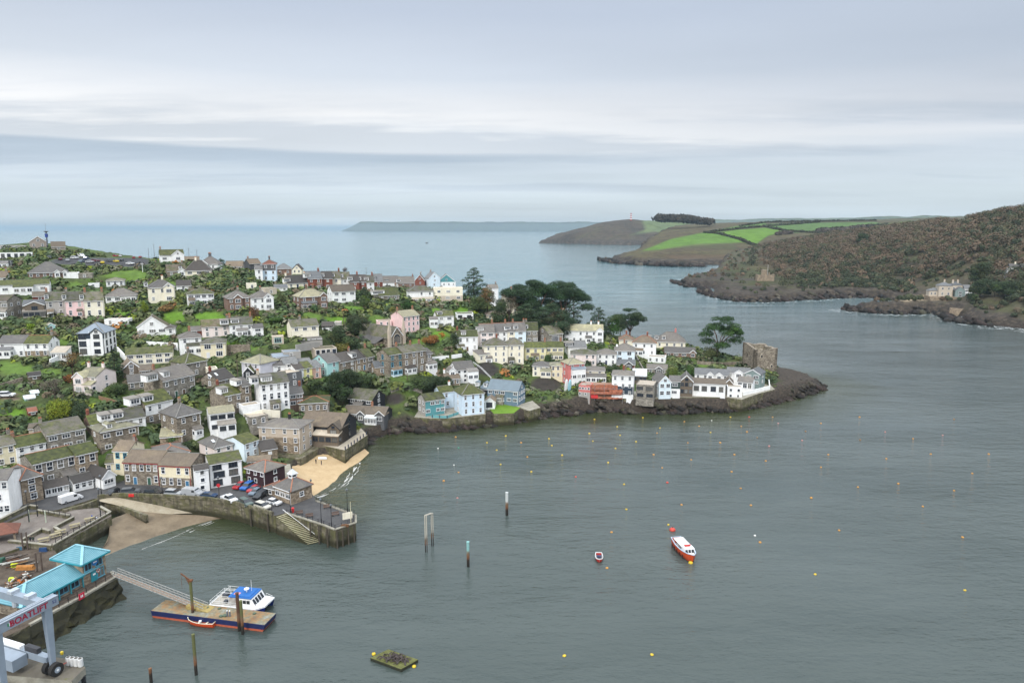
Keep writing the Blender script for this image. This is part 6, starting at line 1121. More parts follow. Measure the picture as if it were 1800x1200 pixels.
TREES = [('cypress_tree','broad dark cypress standing on the skyline right of the blue gables',833,531,60,48,'cypress',PN,(.04,.07,.025)),
 ('pine_tree','dark flat-topped pine at the left of the big headland group',912,558,58,66,'pine',PN,DG),('pine_tree','tallest spreading pine in the big headland group',946,568,78,76,'pine',PN,(.03,.06,.022)),('pine_tree','wide rounded pine at the seaward end of the big headland group',990,574,82,88,'pine',PN,(.035,.065,.025)),
 ('pine_tree','low dark pine filling the foot of the big headland group',968,588,54,84,'cypress',PN,DG),('pine_tree','dark pine leaning over the sea behind the headland group',1008,580,62,36,'cypress',PN,DG),('pine_tree','low dark pine between the bare bushes and the tall spreading pine',925,580,46,66,'cypress',PN,DG),
 ('cypress_tree','spiky dark cypress above the long white house roof',1051,592,52,40,'cypress',PN,DG),('oak_tree','bright green round tree between the cypress and umbrella pine',1078,596,46,38,'round',(.04,.085,.02),MG),('pine_tree','umbrella pine with bare trunk right of the long white house',1107,592,50,48,'pine',PN,DG),('oak_tree','dark tree behind the bright green round one',1090,596,48,34,'round',DG,PN),
 ('pine_tree','large lone pine with orange trunk left of the ruined tower',1257,630,74,76,'pine',(.03,.062,.018),(.045,.085,.02),2.5),('shrub','grey-green bush at the foot of the large lone pine',1250,632,24,32,'bush',OL,GY),
 ('autumn_tree','rusty brown tree beside the skyline cypress',857,552,54,38,'round',(.13,.085,.035),OL),('bare_tree','brown leafless tree over the hidden cream gable',895,574,60,46,'bare',BR,GY),('olive_tree','pale grey-green round tree below the headland pines',926,578,36,42,'round',(.115,.12,.075),(.14,.14,.09)),
 ('bare_tree','large bare brown thicket in front of the headland pines',972,592,52,54,'bare',(.115,.095,.055),GY),('autumn_tree','orange-topped tree among the bare thicket',984,590,58,26,'bare',(.20,.12,.045),(.26,.14,.04)),('oak_tree','dark green tree left of the grey-green round tree',878,574,46,42,'round',DG,MG),('oak_tree','mid green bush behind the charcoal garage house',842,552,34,36,'round',MG,OL),
 ('autumn_tree','golden brown tree right of the white conservatory gable',128,660,44,46,'bare',(.16,.10,.04),(.12,.09,.04)),('autumn_shrub','orange shrub in front of the pink villa',127,672,18,30,'bush',OR,RB_),('bare_tree','grey bare tree on the lower gardens at left',98,710,48,58,'bare',(.10,.085,.065),GY),('shrub','bright yellow-green bush on the lower gardens at left',104,740,42,50,'bush',YG,(.11,.15,.02)),
 ('shrub','dark bushes right of the yellow-green bush',140,738,36,48,'bush',DG,MG),('conifer_tree','dark conifer beside the timber gable barn',203,664,44,32,'cypress',PN,DG),('shrub','green bushes right of the pink villa',205,694,22,46,'bush',MG,(.07,.10,.02)),
 ('autumn_shrub','large orange shrub below the walled lane in the middle',757,604,16,34,'bush',OR,(.20,.11,.03)),('autumn_shrub','small orange shrub right of the large orange one',777,593,10,14,'bush',(.32,.15,.03)),('oak_tree','round green tree between moss bungalow and white houses',717,554,30,32,'round',(.035,.075,.02),DG),('olive_tree','pale olive round tree left of the pink house',691,558,22,22,'round',(.13,.13,.035),OL),
 ('conifer_tree','dark columnar tree below the skyline terrace',641,526,22,20,'cypress',PN,DG),('oak_tree','bright green garden tree under the skyline terrace',640,545,26,28,'round',MG,(.08,.12,.02)),('oak_tree','dark tree at the left of the wooded dip by the church',594,606,34,36,'round',DG,OL),('oak_tree','tall dark tree at the top of the wooded dip by the church',624,592,40,40,'round',DG,(.05,.06,.03)),('oak_tree','bare-edged tree at the right of the wooded dip by the church',640,590,36,30,'round',(.06,.065,.035),DG),('oak_tree','low dark tree right beside the church roof',618,622,32,36,'round',DG,MG),('autumn_tree','yellowing bush above the cream-doored garages',603,622,22,28,'bush',(.12,.11,.03),OL),
 ('oak_tree','dark tree on the green bank left end under the coloured terrace',556,700,36,38,'round',DG,MG),('oak_tree','tall dark tree in the middle of the green bank under the coloured terrace',588,694,44,44,'round',DG,(.04,.075,.022)),('oak_tree','dark round tree on the green bank under the stone terrace',616,684,40,42,'round',DG,MG),('oak_tree','dark tree at the right of the green bank above the black chalet',640,690,34,34,'round',DG,MG),('shrub','bright green bush at the foot of the stone terrace',628,672,18,18,'bush',(.09,.14,.02)),('oak_tree','dark tree in the lower middle of the green bank',604,708,30,40,'round',DG,(.035,.06,.02)),
 ('autumn_shrub','orange-brown garden shrubs below the tall cream villa',291,548,14,32,'bush',(.20,.12,.045),(.15,.10,.04)),('shrub','yellow-green conical shrub left of the tall cream villa',256,551,24,16,'bush',(.13,.17,.02)),('shrub','lime bush below the modern timber house',55,585,18,18,'bush',(.13,.19,.02)),('autumn_tree','rusty hedge tree between the paired gables and the brown villa',448,562,24,18,'bush',(.13,.07,.035),BR),
 ('conifer_tree','small round dark tree on the skyline among bungalows',391,471,17,13,'round',PN,DG),('oak_tree','green bush left of the villa with turret',495,538,22,22,'round',OL,MG),('shrub','round clipped bush in front of the brown villa',553,549,16,16,'bush',(.06,.10,.04)),('bare_tree','grey leafless tree on the skyline terrace',606,484,16,16,'bare',(.12,.10,.09)),
 ('shrub','round green bush on the headland lawn, left one',1181,668,24,24,'bush',(.085,.115,.025),MG),('shrub','round green bush on the headland lawn, right one',1213,666,26,22,'bush',(.045,.09,.02),MG),('shrub','green bush between the yellow terrace and salmon house',962,644,22,24,'bush',(.04,.07,.025),MG),('shrub','small round bush by the pink hipped house',1035,646,14,14,'bush',DG),('shrub','dark bushes above the navy-based waterfront house',1078,660,22,28,'bush',DG,MG),('shrub','little green tree beside the dark bushes on the steps',1092,658,18,14,'bush',(.06,.10,.02)),
 ('shrub','twin green bushes behind the inn',300,778,16,24,'bush',(.05,.09,.03),(.09,.13,.025)),('shrub','green bushes beside the dark chalets',608,752,26,26,'bush',MG,(.09,.14,.02)),('shrub','yellow-green shrub below the dark chalets',622,760,14,26,'bush',YG,MG),('oak_tree','dark bush by the pale villa skylight house',332,790,18,22,'bush',DG),('oak_tree','green tree left of the white dormer bungalow',222,556,24,22,'round',MG,OL),('hedge','clipped green hedge by the small cream shed',376,648,9,16,'bush',(.06,.12,.02)),('hedge','long clipped hedge above the cream apartments',490,565,9,50,'bush',(.055,.10,.02)),('oak_tree','dark shrubbery left of the lookout hut',70,434,12,26,'bush',(.06,.10,.02)),('shrub','tall hedge left of the white moss-roofed cottage',800,612,30,24,'round',DG,MG),('hedge','dark hedge bank under the tall stone terrace',745,684,24,60,'bush',DG,MG),('hedge','second dark hedge bank right under the tall stone terrace',775,680,22,40,'bush',DG,(.04,.075,.02))]
for t_ in TREES: tree(*t_[:9] if len(t_) >= 9 else t_, **({'lean': t_[9]} if len(t_) > 9 else {}))
# scrub, hedges and garden growth between the houses
def undergrowth():
    g = np.random.default_rng(11); xs, ys = np.meshgrid(np.arange(-395, 150, 2.3), np.arange(165, 470, 2.3)); xs = (xs+g.uniform(-1.1, 1.1, xs.shape)).ravel(); ys = (ys+g.uniform(-1.1, 1.1, ys.shape)).ravel()
    z, d = _soft(xs, ys); dd = ys*CP-(z-H)*SP; px = 900+F*xs/dd; py = 600-F*(ys*SP+(z-H)*CP)/dd; ok = (d > 4.5) & (px > -60) & (px < 1364)
    den = vnoise(xs, ys, 26, 5, 3); ok &= g.uniform(-1, 1, xs.shape) < den*.9+.30
    for cx, cy, rx, ry, c in GROUND_SPOTS: ok &= np.hypot((px-cx)/rx, (py-cy)/ry) > 1.05
    for poly, h in PADS:
        P = np.array(poly); m = ok & (xs > P[:,0].min()-3) & (xs < P[:,0].max()+3) & (ys > P[:,1].min()-3) & (ys < P[:,1].max()+3)
        if m.any():
            i = np.nonzero(m)[0]; q = poly_dist(xs[i], ys[i], poly); zz = z[i]; k = sstep(-4.5, .5, q); z[i] = zz*(1-k)+(h-.15)*k; ok[i[q > -1.0]] = False
    xs, ys, z, d, px = xs[ok], ys[ok], z[ok], d[ok], px[ok]; n = len(xs); reg = vnoise(xs, ys, 34, 9, 3); r2 = g.random(n)
    pal = 1.36*np.array([DG, MG, OL, GY, BR, (.09,.105,.03), (.06,.06,.03), YG, OR]); idx = np.where(r2 < .24, 0, np.where(r2 < .5, 1, np.where(r2 < .70, 2, np.where(r2 < .78, 3, np.where(r2 < .85, 4, np.where(r2 < .94, 5, np.where(r2 < .975, 6, np.where(r2 < .995, 7, 8))))))))
    idx = np.where((reg > .25) & (r2 < .6), 0, idx); hg = g.gamma(3.0, .42, n)*(1+.5*reg)+.5; hg = np.clip(hg, .5, 3.6)*np.where(d < 9, .5, 1); wd = np.clip(hg*g.uniform(.9, 1.6, n), 1.1, 3.2)
    V, Q, K_ = [], [], []; m = 34
    u = g.normal(size=(n, m, 3)); u /= np.linalg.norm(u, axis=2)[..., None]; u[..., 2] = np.abs(u[..., 2]); p = np.stack([xs, ys, z-.2], 1)[:, None]+u*np.stack([wd, wd, hg], 1)[:, None]*(1-np.abs(g.normal(0, .18, (n, m, 1))))
    nn = u+g.normal(0, .28, u.shape); nn[..., 2] += .35; nn /= np.linalg.norm(nn, axis=2)[..., None]; a = np.cross(nn, g.normal(size=nn.shape)); a /= np.linalg.norm(a, axis=2)[..., None]; b = np.cross(nn, a); s = g.uniform(.25, .55, (n, m, 1))*np.sqrt(wd)[:, None, None]
    V = np.stack([p-a*s-b*s*.4, p+a*s*.3-b*s, p+a*s+b*s*.4, p-a*s*.3+b*s*.9], 2).reshape(-1, 3); cl = np.repeat(pal[idx][:, None]*(1+g.uniform(-.15, .2, (n, 1, 1))), m, 1)*(1+g.uniform(-.22, .22, (n, m, 1)))
    o = tri_object('undergrowth', V, np.arange(len(V)).reshape(-1, 4), LEAF, None, np.clip(cl.reshape(-1, 3), 0, 1)); o['kind'] = 'stuff'; return n
n_under = undergrowth()
# far woodland: one mass of bare and evergreen crowns on the right-hand hill
def woodland():
    g = np.random.default_rng(5); X, Y, Z, D = wood_g; n0 = 34000; xs = g.uniform(200, 1300, n0); ys = g.uniform(520, 1500, n0)
    ix = ((xs-X[0,0])/4).astype(int); iy = ((ys-Y[0,0])/4).astype(int); ok = (ix >= 0) & (iy >= 0) & (ix < X.shape[1]) & (iy < X.shape[0]); xs, ys, ix, iy = xs[ok], ys[ok], ix[ok], iy[ok]
    z = Z[iy, ix]; d = D[iy, ix]; dd = ys*CP-(z-H)*SP; px = 900+F*xs/dd; py = 600-F*(ys*SP+(z-H)*CP)/dd
    W = sstep(1290, 1420, px-(py-430)*.6)*.93+.07; W = np.where((px > 1230) & (px < 1400) & (py > 468), W*.35+.05, W)*.75
    W[inpoly_px(px, py, [(1660,395),(1690,385),(1702,392),(1690,398)]) > -1] = 0; W[inpoly_px(px, py, [(1630,500),(1705,485),(1710,525),(1630,530)]) > 0] = 0; W[inpoly_px(px, py, [(1670,530),(1730,515),(1800,520),(1800,560),(1740,570),(1690,556)]) > 0] *= .5
    ok = (d > 15) & (px < 1900) & (g.random(len(px)) < W); xs, ys, z, d, px, py = xs[ok], ys[ok], z[ok], d[ok], px[ok], py[ok]; n = len(xs)
    reg = vnoise(xs, ys, 130, 3, 3); r2 = g.random(n)+reg*.35
    pal = np.array([(.120,.088,.060),(.138,.098,.066),(.10,.080,.053),(.045,.056,.032),(.066,.073,.038),(.10,.09,.05)]); low = sstep(505, 470, py)
    idx = np.where(r2 < .22, 0, np.where(r2 < .45, 1, np.where(r2 < .62, 2, np.where(r2 < .74, 4, np.where(r2 < .86, 5, 3))))); idx = np.where((g.random(n) > low+.25), np.where(g.random(n) < .5, 3, 4), idx)
    hg = g.uniform(6, 14, n)*(.4+.6*sstep(15, 80, d)); wd = hg*g.uniform(.42, .62, n); m = 64
    u = g.normal(size=(n, m, 3)); u /= np.linalg.norm(u, axis=2)[..., None]; u[..., 2] = np.where(u[..., 2] < -.3, -u[..., 2], u[..., 2])
    p = np.stack([xs, ys, z+hg*.5], 1)[:, None]+u*np.stack([wd, wd, hg*.5], 1)[:, None]*(1-np.abs(g.normal(0, .2, (n, m, 1)))); nn = u+g.normal(0, .25, u.shape); nn /= np.linalg.norm(nn, axis=2)[..., None]
    a = np.cross(nn, g.normal(size=nn.shape)); a /= np.linalg.norm(a, axis=2)[..., None]; b = np.cross(nn, a); s = g.uniform(.5, 1.0, (n, m, 1))
    V = np.stack([p-a*s-b*s*.4, p+a*s*.3-b*s, p+a*s+b*s*.4, p-a*s*.3+b*s*.9], 2).reshape(-1, 3); cl = np.repeat(pal[idx][:, None]*(1+g.uniform(-.22, .22, (n, 1, 1))), m, 1)*(1+g.uniform(-.1, .1, (n, m, 1)))
    o = tri_object('woodland', V, np.arange(len(V)).reshape(-1, 4), LEAF, None, np.clip(cl.reshape(-1, 3), 0, 1)); o['kind'] = 'stuff'; return n
n_wood = woodland()
# hedges and tree lines on the far fields
def far_scrub(name, lines, col, seed, size):
    g = np.random.default_rng(seed); V = []; CL = []
    for f, pts, st in lines:
        for i in range(len(pts)-1):
            (a, b_), (c, d_) = pts[i], pts[i+1]; L = math.hypot(c-a, d_-b_); n = max(2, int(L/st))
            for k in range(n):
                px, py = a+(c-a)*k/n, b_+(d_-b_)*k/n; p = f(px, py); w = size*g.uniform(.6, 1.3); m = 14; u = g.normal(size=(m, 3)); u /= np.linalg.norm(u, axis=1)[:, None]; q = np.array(p)+u*w*np.array([1.2,1.2,.8])+np.array([0,0,w*.4]); s = w*.6; A = g.normal(size=(m, 3)); A /= np.linalg.norm(A, axis=1)[:, None]; B = np.cross(A, u)
                V.append(np.stack([q-A*s, q-B*s, q+A*s, q+B*s], 1)); CL.append(np.array(col)*g.uniform(.7, 1.3, (m, 1)))
    V = np.concatenate(V).reshape(-1, 3); o = tri_object(name, V, np.arange(len(V)).reshape(-1, 4), LEAF, None, np.clip(np.concatenate(CL), 0, 1)); o['kind'] = 'stuff'
def on(o):
    """drop a photo sight line onto a built hill"""
    from mathutils.bvhtree import BVHTree
    me = o.data; bv = BVHTree.FromPolygons([v.co for v in me.vertices], [p.vertices for p in me.polygons])
    def f(px, py):
        e = at(px, py, 70.0 if py > 405 else H-.01 if down(py) > 0 else H+.01)-Vector((0,0,H)); e.normalize(); h = bv.ray_cast(Vector((0,0,H)), e, 9000); return h[0] if h[0] else at_y(px, py, 2300)
    return f
fm_ = on(bpy.data.objects['field_headland']); fd_ = on(bpy.data.objects['daymark_headland']); fw_ = on(wood_o)
far_scrub('far_hedges', [(fm_, [(1238,409),(1262,411),(1300,421),(1330,434)], 1.0), (fm_, [(1250,408),(1300,402.5),(1350,398),(1440,391)], 1.2), (fm_, [(1345,399),(1385,407),(1440,410)], 1.2), (fm_, [(1300,398),(1350,391),(1400,390),(1540,388)], 1.6), (fm_, [(1440,404),(1500,400),(1560,395)], 1.0), (fm_, [(1435,408),(1480,404),(1530,400)], 1.0)], (.045,.045,.025), 3, 4.0)
far_scrub('far_trees', [(fd_, [(1155,386),(1200,387),(1255,394)], .7), (fd_, [(1160,385.5),(1210,387.5),(1250,392.5)], .8)], (.05,.042,.032), 4, 11.0)
far_scrub('far_copse', [(fm_, [(1437,408),(1470,407),(1500,403),(1530,399)], .5), (fm_, [(1366,413),(1390,411)], .8)], (.075,.06,.048), 6, 6.0)
def far_tree(name, label, px, py, h, w, kind, tint, tint2):
    p = fw_(px, py); global hit; old = hit; hit = lambda a, b, l=0.0: p
    r = tree(name, label, px, py, h, w, kind, tint, tint2); hit = old; return r
far_tree('oak_tree', 'great round evergreen oak above the waterside house across the river', 1722, 500, 40, 46, 'round', (.05,.058,.026), DG)
far_tree('oak_tree', 'dark evergreen tree right beside the waterside house across the river', 1722, 524, 34, 40, 'round', DG, (.045,.055,.025)); far_tree('oak_tree', 'dark evergreen tree below the small house at the right edge', 1776, 522, 26, 46, 'round', DG, (.04,.05,.022)); far_tree('oak_tree', 'dark evergreen tree between the two houses across the river', 1748, 522, 30, 34, 'round', DG, MG)
far_tree('conifer_tree', 'dark pointed conifer on the cliff slope left of the ruined castle', 1321, 466, 28, 14, 'cypress', (.04,.045,.025), DG); far_tree('conifer_tree', 'dark conifer clump in the upper wood across the river', 1516, 432, 22, 26, 'round', DG, (.04,.05,.025)); far_tree('shrub', 'dark ivy bank beside the low cliff across the river', 1708, 530, 16, 24, 'bush', DG, MG)
# angular rocks along the village shore
def rocks(name, L, num, seed, size, zf, top, clear, inn):
    g = np.random.default_rng(seed); V, Q, CL = [], [], []; L = np.array(L); cum = np.concatenate([[0], np.cumsum(np.linalg.norm(np.diff(L, axis=0), axis=1))]); nv = 0
    for i in range(num):
        t = g.uniform(0, cum[-1]); k = max(min(np.searchsorted(cum, t)-1, len(L)-2), 0); f = (t-cum[k])/(cum[k+1]-cum[k]); p = L[k]+(L[k+1]-L[k])*f; tg = (L[k+1]-L[k])/np.linalg.norm(L[k+1]-L[k]); nr = np.array([-tg[1], tg[0]])
        if nr[1] < 0: nr = -nr
        q = p+nr*g.uniform(-1.6, inn)*size
        if clear and any(poly_dist(np.array([q[0]]), np.array([q[1]]), po)[0] > -.2 for po, h in PADS if abs(po[0][0]-q[0]) < 60): continue
        zz = max(0, zf(q)); s = min(g.gamma(2.0, .55)+.35, 2.8)*size; z0 = g.uniform(-.4, .3)*size+min(zz, top)*.8
        c = np.array([[-1,-1,-1],[1,-1,-1],[1,1,-1],[-1,1,-1],[-1,-1,1],[1,-1,1],[1,1,1],[-1,1,1]], float)*np.array([g.uniform(1.4, 2.6), .75, .55])*s*.7*g.uniform(.7, 1.25, (8, 3)); c[4:] *= np.array([.75,.5,1]); b_ = g.normal(.5, .3)
        c[:, 2] += c[:, 0]*-.5*math.cos(b_); R_ = np.array([[math.cos(b_), -math.sin(b_), 0],[math.sin(b_), math.cos(b_), 0],[0,0,1]]); V.append(c@R_.T+np.array([q[0], q[1], z0])); Q.append(np.array([(0,3,2,1),(4,5,6,7),(0,1,5,4),(1,2,6,5),(2,3,7,6),(3,0,4,7)])+nv); nv += 8
        h = z0/(size*1.3); base = np.array((.058,.040,.034) if h < .55 and g.random() < .55 else (.026,.023,.02)) if h < 1.4 and g.random() < .75 else np.array([(.085,.07,.055),(.055,.047,.04),(.14,.12,.088),(.08,.075,.045)][g.integers(4)]); CL.append(np.tile(base*g.uniform(.7, 1.3), (6, 1)))
    o = tri_object(name, np.concatenate(V), np.concatenate(Q), rockm, None, np.concatenate(CL)); o['kind'] = 'stuff'
t = NT('shore_rock'); a = att(t, 'tint'); n = t.noise(t.coord(False, (1,1,2.5)), 1.2, 6, .7); rockm = t.out(t.mix(t.ramp(n, [(.38, .85), (.58, .1)]), t.mix(1.0, a.outputs['Color'], .85, 'MULTIPLY'), (.016,.014,.012)), .8, .25); t.bump(n, .8, .2)
rocks('shore_rocks', LAND[:len(SHORE)-14], 1100, 8, .82, lambda q: float(_soft(np.array([q[0]]), np.array([q[1]]))[0][0]), 5, True, 6.0)
X_w, Y_w, Z_w, D_w = wood_g
zw = lambda q: float(Z_w[min(max(int((q[1]-Y_w[0,0])/4), 0), Z_w.shape[0]-1), min(max(int((q[0]-X_w[0,0])/4), 0), Z_w.shape[1]-1)])
rocks('cliff_rocks', wood_poly[:22], 900, 12, 2.0, zw, 12, False, 4.5)
rocks('reef_rocks', [tuple(at(*p_, 0))[:2] for p_ in ((1056,458),(1068,459.5),(1085,463),(1130,466),(1180,468.5),(1240,469))], 260, 14, 4.0, lambda q: 0, 8, False, 3.0)
# ================================================================ vehicles
def car_meshes(kind):
    """body side profile extruded and tucked in at the roof; glass, wheels and lamps separate"""
    L, Wd, Ht = {'hatch': (4.1,1.75,1.5), 'suv': (4.6,1.9,1.7), 'van': (5.3,2.0,2.05), 'pickup': (5.3,1.9,1.8)}[kind]; b = MB(); h = L/2; w = Wd/2
    low = [(-h,.3),(h-.1,.3),(h,.5),(h,.78),(h-.15,.92)]
    def sec(pts, ww, z1):
        b.prism([(x,-ww,z) for x, z in pts], (0,2*ww,0))
    if kind == 'van': prof = low+[(h-.85,1.12),(h-1.55,Ht-.1),(h-1.9,Ht),(-h+.1,Ht),(-h,Ht-.15)]
    elif kind == 'pickup': prof = low+[(h-1.3,1.02),(-h,1.02)]
    else: prof = low+[(h-1.15,1.0),(-h+.15,1.02),(-h,.8)]
    sec(prof, w, 0); g = MB()
    def cab(x0, x1, xr0, xr1, z0, z1, mb, ww0, ww1): mb.add([(x0,-ww0,z0),(x1,-ww0,z0),(x1,ww0,z0),(x0,ww0,z0),(xr0,-ww1,z1),(xr1,-ww1,z1),(xr1,ww1,z1),(xr0,ww1,z1)], [(3,2,1,0),(4,5,6,7),(0,1,5,4),(1,2,6,5),(2,3,7,6),(3,0,4,7)])
    if kind == 'hatch': cab(-h+.15,h-1.1,-h+.65,h-1.95,.98,Ht-.05,g,w-.06,w-.25); cab(-h+.6,h-1.9,-h+.72,h-2.05,Ht-.06,Ht,b,w-.24,w-.3); bx = (-h+.25,h-1.4)
    if kind == 'suv': cab(-h+.1,h-1.15,-h+.35,h-1.95,1.0,Ht-.06,g,w-.06,w-.22); cab(-h+.3,h-1.9,-h+.45,h-2.05,Ht-.07,Ht,b,w-.2,w-.28)
    if kind == 'pickup': cab(-h+1.7,h-1.25,-h+2.0,h-2.0,1.0,Ht-.06,g,w-.06,w-.22); cab(-h+1.95,h-1.95,-h+2.1,h-2.1,Ht-.07,Ht,b,w-.2,w-.28); b.box(-h+.15,-w+.12,1.02,-h+1.6,-w+.2,1.15); b.box(-h+.15,w-.2,1.02,-h+1.6,w-.12,1.15)
    if kind == 'van':
        g.add([(h-.9,-w+.12,1.15),(h-.9,w-.12,1.15),(h-1.5,w-.2,Ht-.14),(h-1.5,-w+.2,Ht-.14)], [(0,1,2,3)]); 
        for v in range(4): pass
        g.box(h-2.3,-w-.012,1.2,h-1.5,-w+.02,1.75); g.box(h-2.3,w-.02,1.2,h-1.5,w+.012,1.75)
    wl_ = MB(); wl_.tube([(0,-.11,0),(0,.11,0)], .34, 14); wl_.tube([(0,-.125,0),(0,.125,0)], .2, 10, 1)
    lp = MB(); lp.box(-.03,-.2,-.08,.05,.2,.08); m = bpy.data.materials
    return dict(L=L, W=Wd, body=b.mesh('body', plain('car_white', (.6,.6,.6))), glass=g.mesh('window_glass', CARG), wheel=wl_.mesh('wheel', [BLACK, plain('alloy', (.4,.41,.42), .35, .5, .1, 3, .6)]), lamp=lp.mesh('headlight', plain('lamp_glass', (.6,.62,.64), .15, .6)))
CARG = plain('car_glass', (.02,.025,.03), .08, .6, .2)
PAINT = {k: plain('car_paint_'+k, c, .28, .5, .06, 1) for k, c in dict(white=(.66,.66,.66), black=(.015,.016,.018), blue=(.02,.11,.36), navy=(.02,.045,.10), red=(.33,.02,.025), silver=(.36,.37,.38), grey=(.10,.105,.11), green=(.07,.10,.085), cream=(.5,.47,.40), yellow=(.62,.46,.03), maroon=(.12,.02,.03), steel=(.13,.17,.21)).items()}
CK = {k: car_meshes(k) for k in ('hatch', 'suv', 'van', 'pickup')}
CARBASE = {}
def car(kind, colr, p, rz, label, group='cars parked on the quay', cat='car', name='parked_car', k=1.0):
    m = CK[kind]
    if kind not in CARBASE:
        r = empty(name, p, rz); bo = link('body', m['body'], r); bo.material_slots[0].link = 'OBJECT'; link('window_glass', m['glass'], r)
        for sx in (-.31, .31):
            for sy in (-1, 1): link('wheel', m['wheel'], r, (m['L']*sx, sy*(m['W']/2-.08), .34))
        for sy in (-1, 1): link('headlight', m['lamp'], r, (m['L']/2-.06, sy*(m['W']/2-.3), .72))
        CARBASE[kind] = r
    else: r = copy_tree(CARBASE[kind], p, rz); r.name = name
    r.scale = (k, k, k); tag(r, label, cat, group)
    for ch in r.children:
        if ch.name.split('.')[0] == 'body': ch.material_slots[0].link = 'OBJECT'; ch.material_slots[0].material = PAINT[colr]
    return r
def seen_yaw(px, py, dpx, dpy, z):     # heading of a thing whose nose points along a photo direction
    a, b_ = at(px, py, z), at(px+dpx, py+dpy, z); return math.atan2(b_.y-a.y, b_.x-a.x)
Z_ = QZ+.012
for kd, cl, px, py, dx, dy, lb in (('van','white',125,880,10,-3,'white panel van driving along the street at left'),('hatch','black',198,868,-8,5,'black hatchback at the top of the slipway'),('suv','grey',230,867,10,-1,'dark grey car with a red board beside it by the inn'),('suv','black',270,869,10,.5,'black estate car in front of the blue inn door'),('suv','silver',306,870,10,.5,'silver-blue car left of the silver van'),('van','silver',339,870,10,.8,'silver van parked at the corner of the white shop'),('hatch','navy',368,874,10,.5,'dark blue car right of the silver van'),('pickup','white',403,880,10,4,'white pickup truck by the quay parapet'),('suv','green',432,887,10,5,'dark green estate car beside the white pickup'),('suv','cream',462,893,10,3,'pale beige off-roader nearest the quay steps'),('hatch','white',482,886,10,2.5,'small white hatchback near the quay shelter'),
  ('hatch','red',421,857,-10,6,'red car first in the rank by the white shop'),('suv','blue',435,858,-10,6,'bright blue car in the rank by the white shop'),('hatch','red',446,863,-10,6,'red car between the two blue cars in the rank'),('hatch','steel',449,868,-10,6,'dark blue car fourth in the rank by the purple shop'),('suv','black',458,874,-10,6,'black-green car last in the rank by the purple shop')):
    car(kd, cl, at(px, py, Z_), seen_yaw(px, py, dx, dy, Z_), lb, cat='van' if kd == 'van' else 'car', name='panel_van' if kd == 'van' else 'parked_car')
b = MB(); b.box(-.7,-.08,0,.7,.08,.75); b.box(-.6,-.3,0,-.5,.3,.08); b.box(.5,-.3,0,.6,.3,.08); tag(b.build('street_barrier', plain('barrier_red', (.6,.03,.03), .5, .4), loc=at(231,872.5,Z_)), 'low red barrier board by the slipway parapet', 'barrier')
CP_ = [('suv','grey',88,455,'grey camper near the white garages end of the hilltop car park'),('hatch','maroon',106,457,'dark red car at the left of the hilltop car park'),('hatch','silver',119,459,'silver car third from left in the hilltop car park'),('suv','white',131,455,'white car in the back rank of the hilltop car park'),('van','white',142,452,'large white van tallest in the hilltop car park'),('hatch','steel',144,461,'blue-grey car below the large white van'),('hatch','silver',158,462,'silver car in the front rank right of the large white van'),('suv','navy',152,456,'dark blue car right behind the large white van'),('hatch','maroon',168,460,'maroon car in the middle of the hilltop car park'),('hatch','yellow',180,463,'yellow car at the left of the hilltop front rank'),('suv','grey',192,460,'slate grey estate car between the two yellow cars'),('hatch','yellow',204,461,'yellow car at the right of the hilltop front rank'),('hatch','black',213,459,'black car right of the second yellow car'),('hatch','white',229,465,'small white car alone at the right of the hilltop car park'),('suv','red',203,451,'red and white car at the back of the hilltop car park'),('suv','white',211,451,'white car next to the red one at the back of the car park'),('suv','red',235,454,'large bright red vehicle on the skyline'),('hatch','red',247,453,'second red car right of the large skyline one')]
for kd, cl, px, py, lb in CP_:
    p = hit(px, py); p.z = max(p.z, ground(p.x, p.y))+.05; car(kd, cl, p, random.uniform(-.5, .3)+(2.2 if random.random() < .4 else 0), lb, 'cars in the hilltop car park')
p = hit(12, 697); p.z = ground(p.x, p.y)+.05; car('suv', 'white', p, .2, 'white car on the earth drive at the left edge', None)
p = hit(412, 567+40); 
# ================================================================ poles, mast, daymark, far buildings
for px, py, tp_, lb in ((262,456,437,'wooden pole with blue top left of the hilltop white cottage'),(272,455,430,'tall wooden pole left of the hilltop white cottage'),(333,460,437,'wooden pole just right of the hilltop white cottage'),(347,462,440,'wooden pole standing before the grey skyline roofs'),(411,508,482,'pole among the gardens above the paired gabled villas'),(160,624,584,'white pole in front of the navy house'),(131,704,674,'grey pole below the pink villa porch'),(418,660,632,'slim pole in the lane by the black gabled cottage'),(484,495,478,'dark pole beside the pale blue tall house'),(604,575,548,'thin pole in the gardens under the white house'),(251,478,463,'white post in the car park field'),(644,470+15,471,'short pole behind the skyline terrace'),(716,668,655,'pole by the stone terrace garden')):
    p = hit(px, py); s_ = scale_at(p); hh = (py-tp_)/s_*1.05; b = MB(); b.tube([(0,0,-.5),(0,0,hh)], .17, 6, r2=.11); b.box(-.8,-.06,hh-.7,.8,.06,hh-.55); m = WHITE if 'white po' in lb else plain('pole_timber', (.12,.09,.07), .8, .2)
    tag(b.build('utility_pole', m, loc=p), lb, 'pole', 'poles on the hillside')
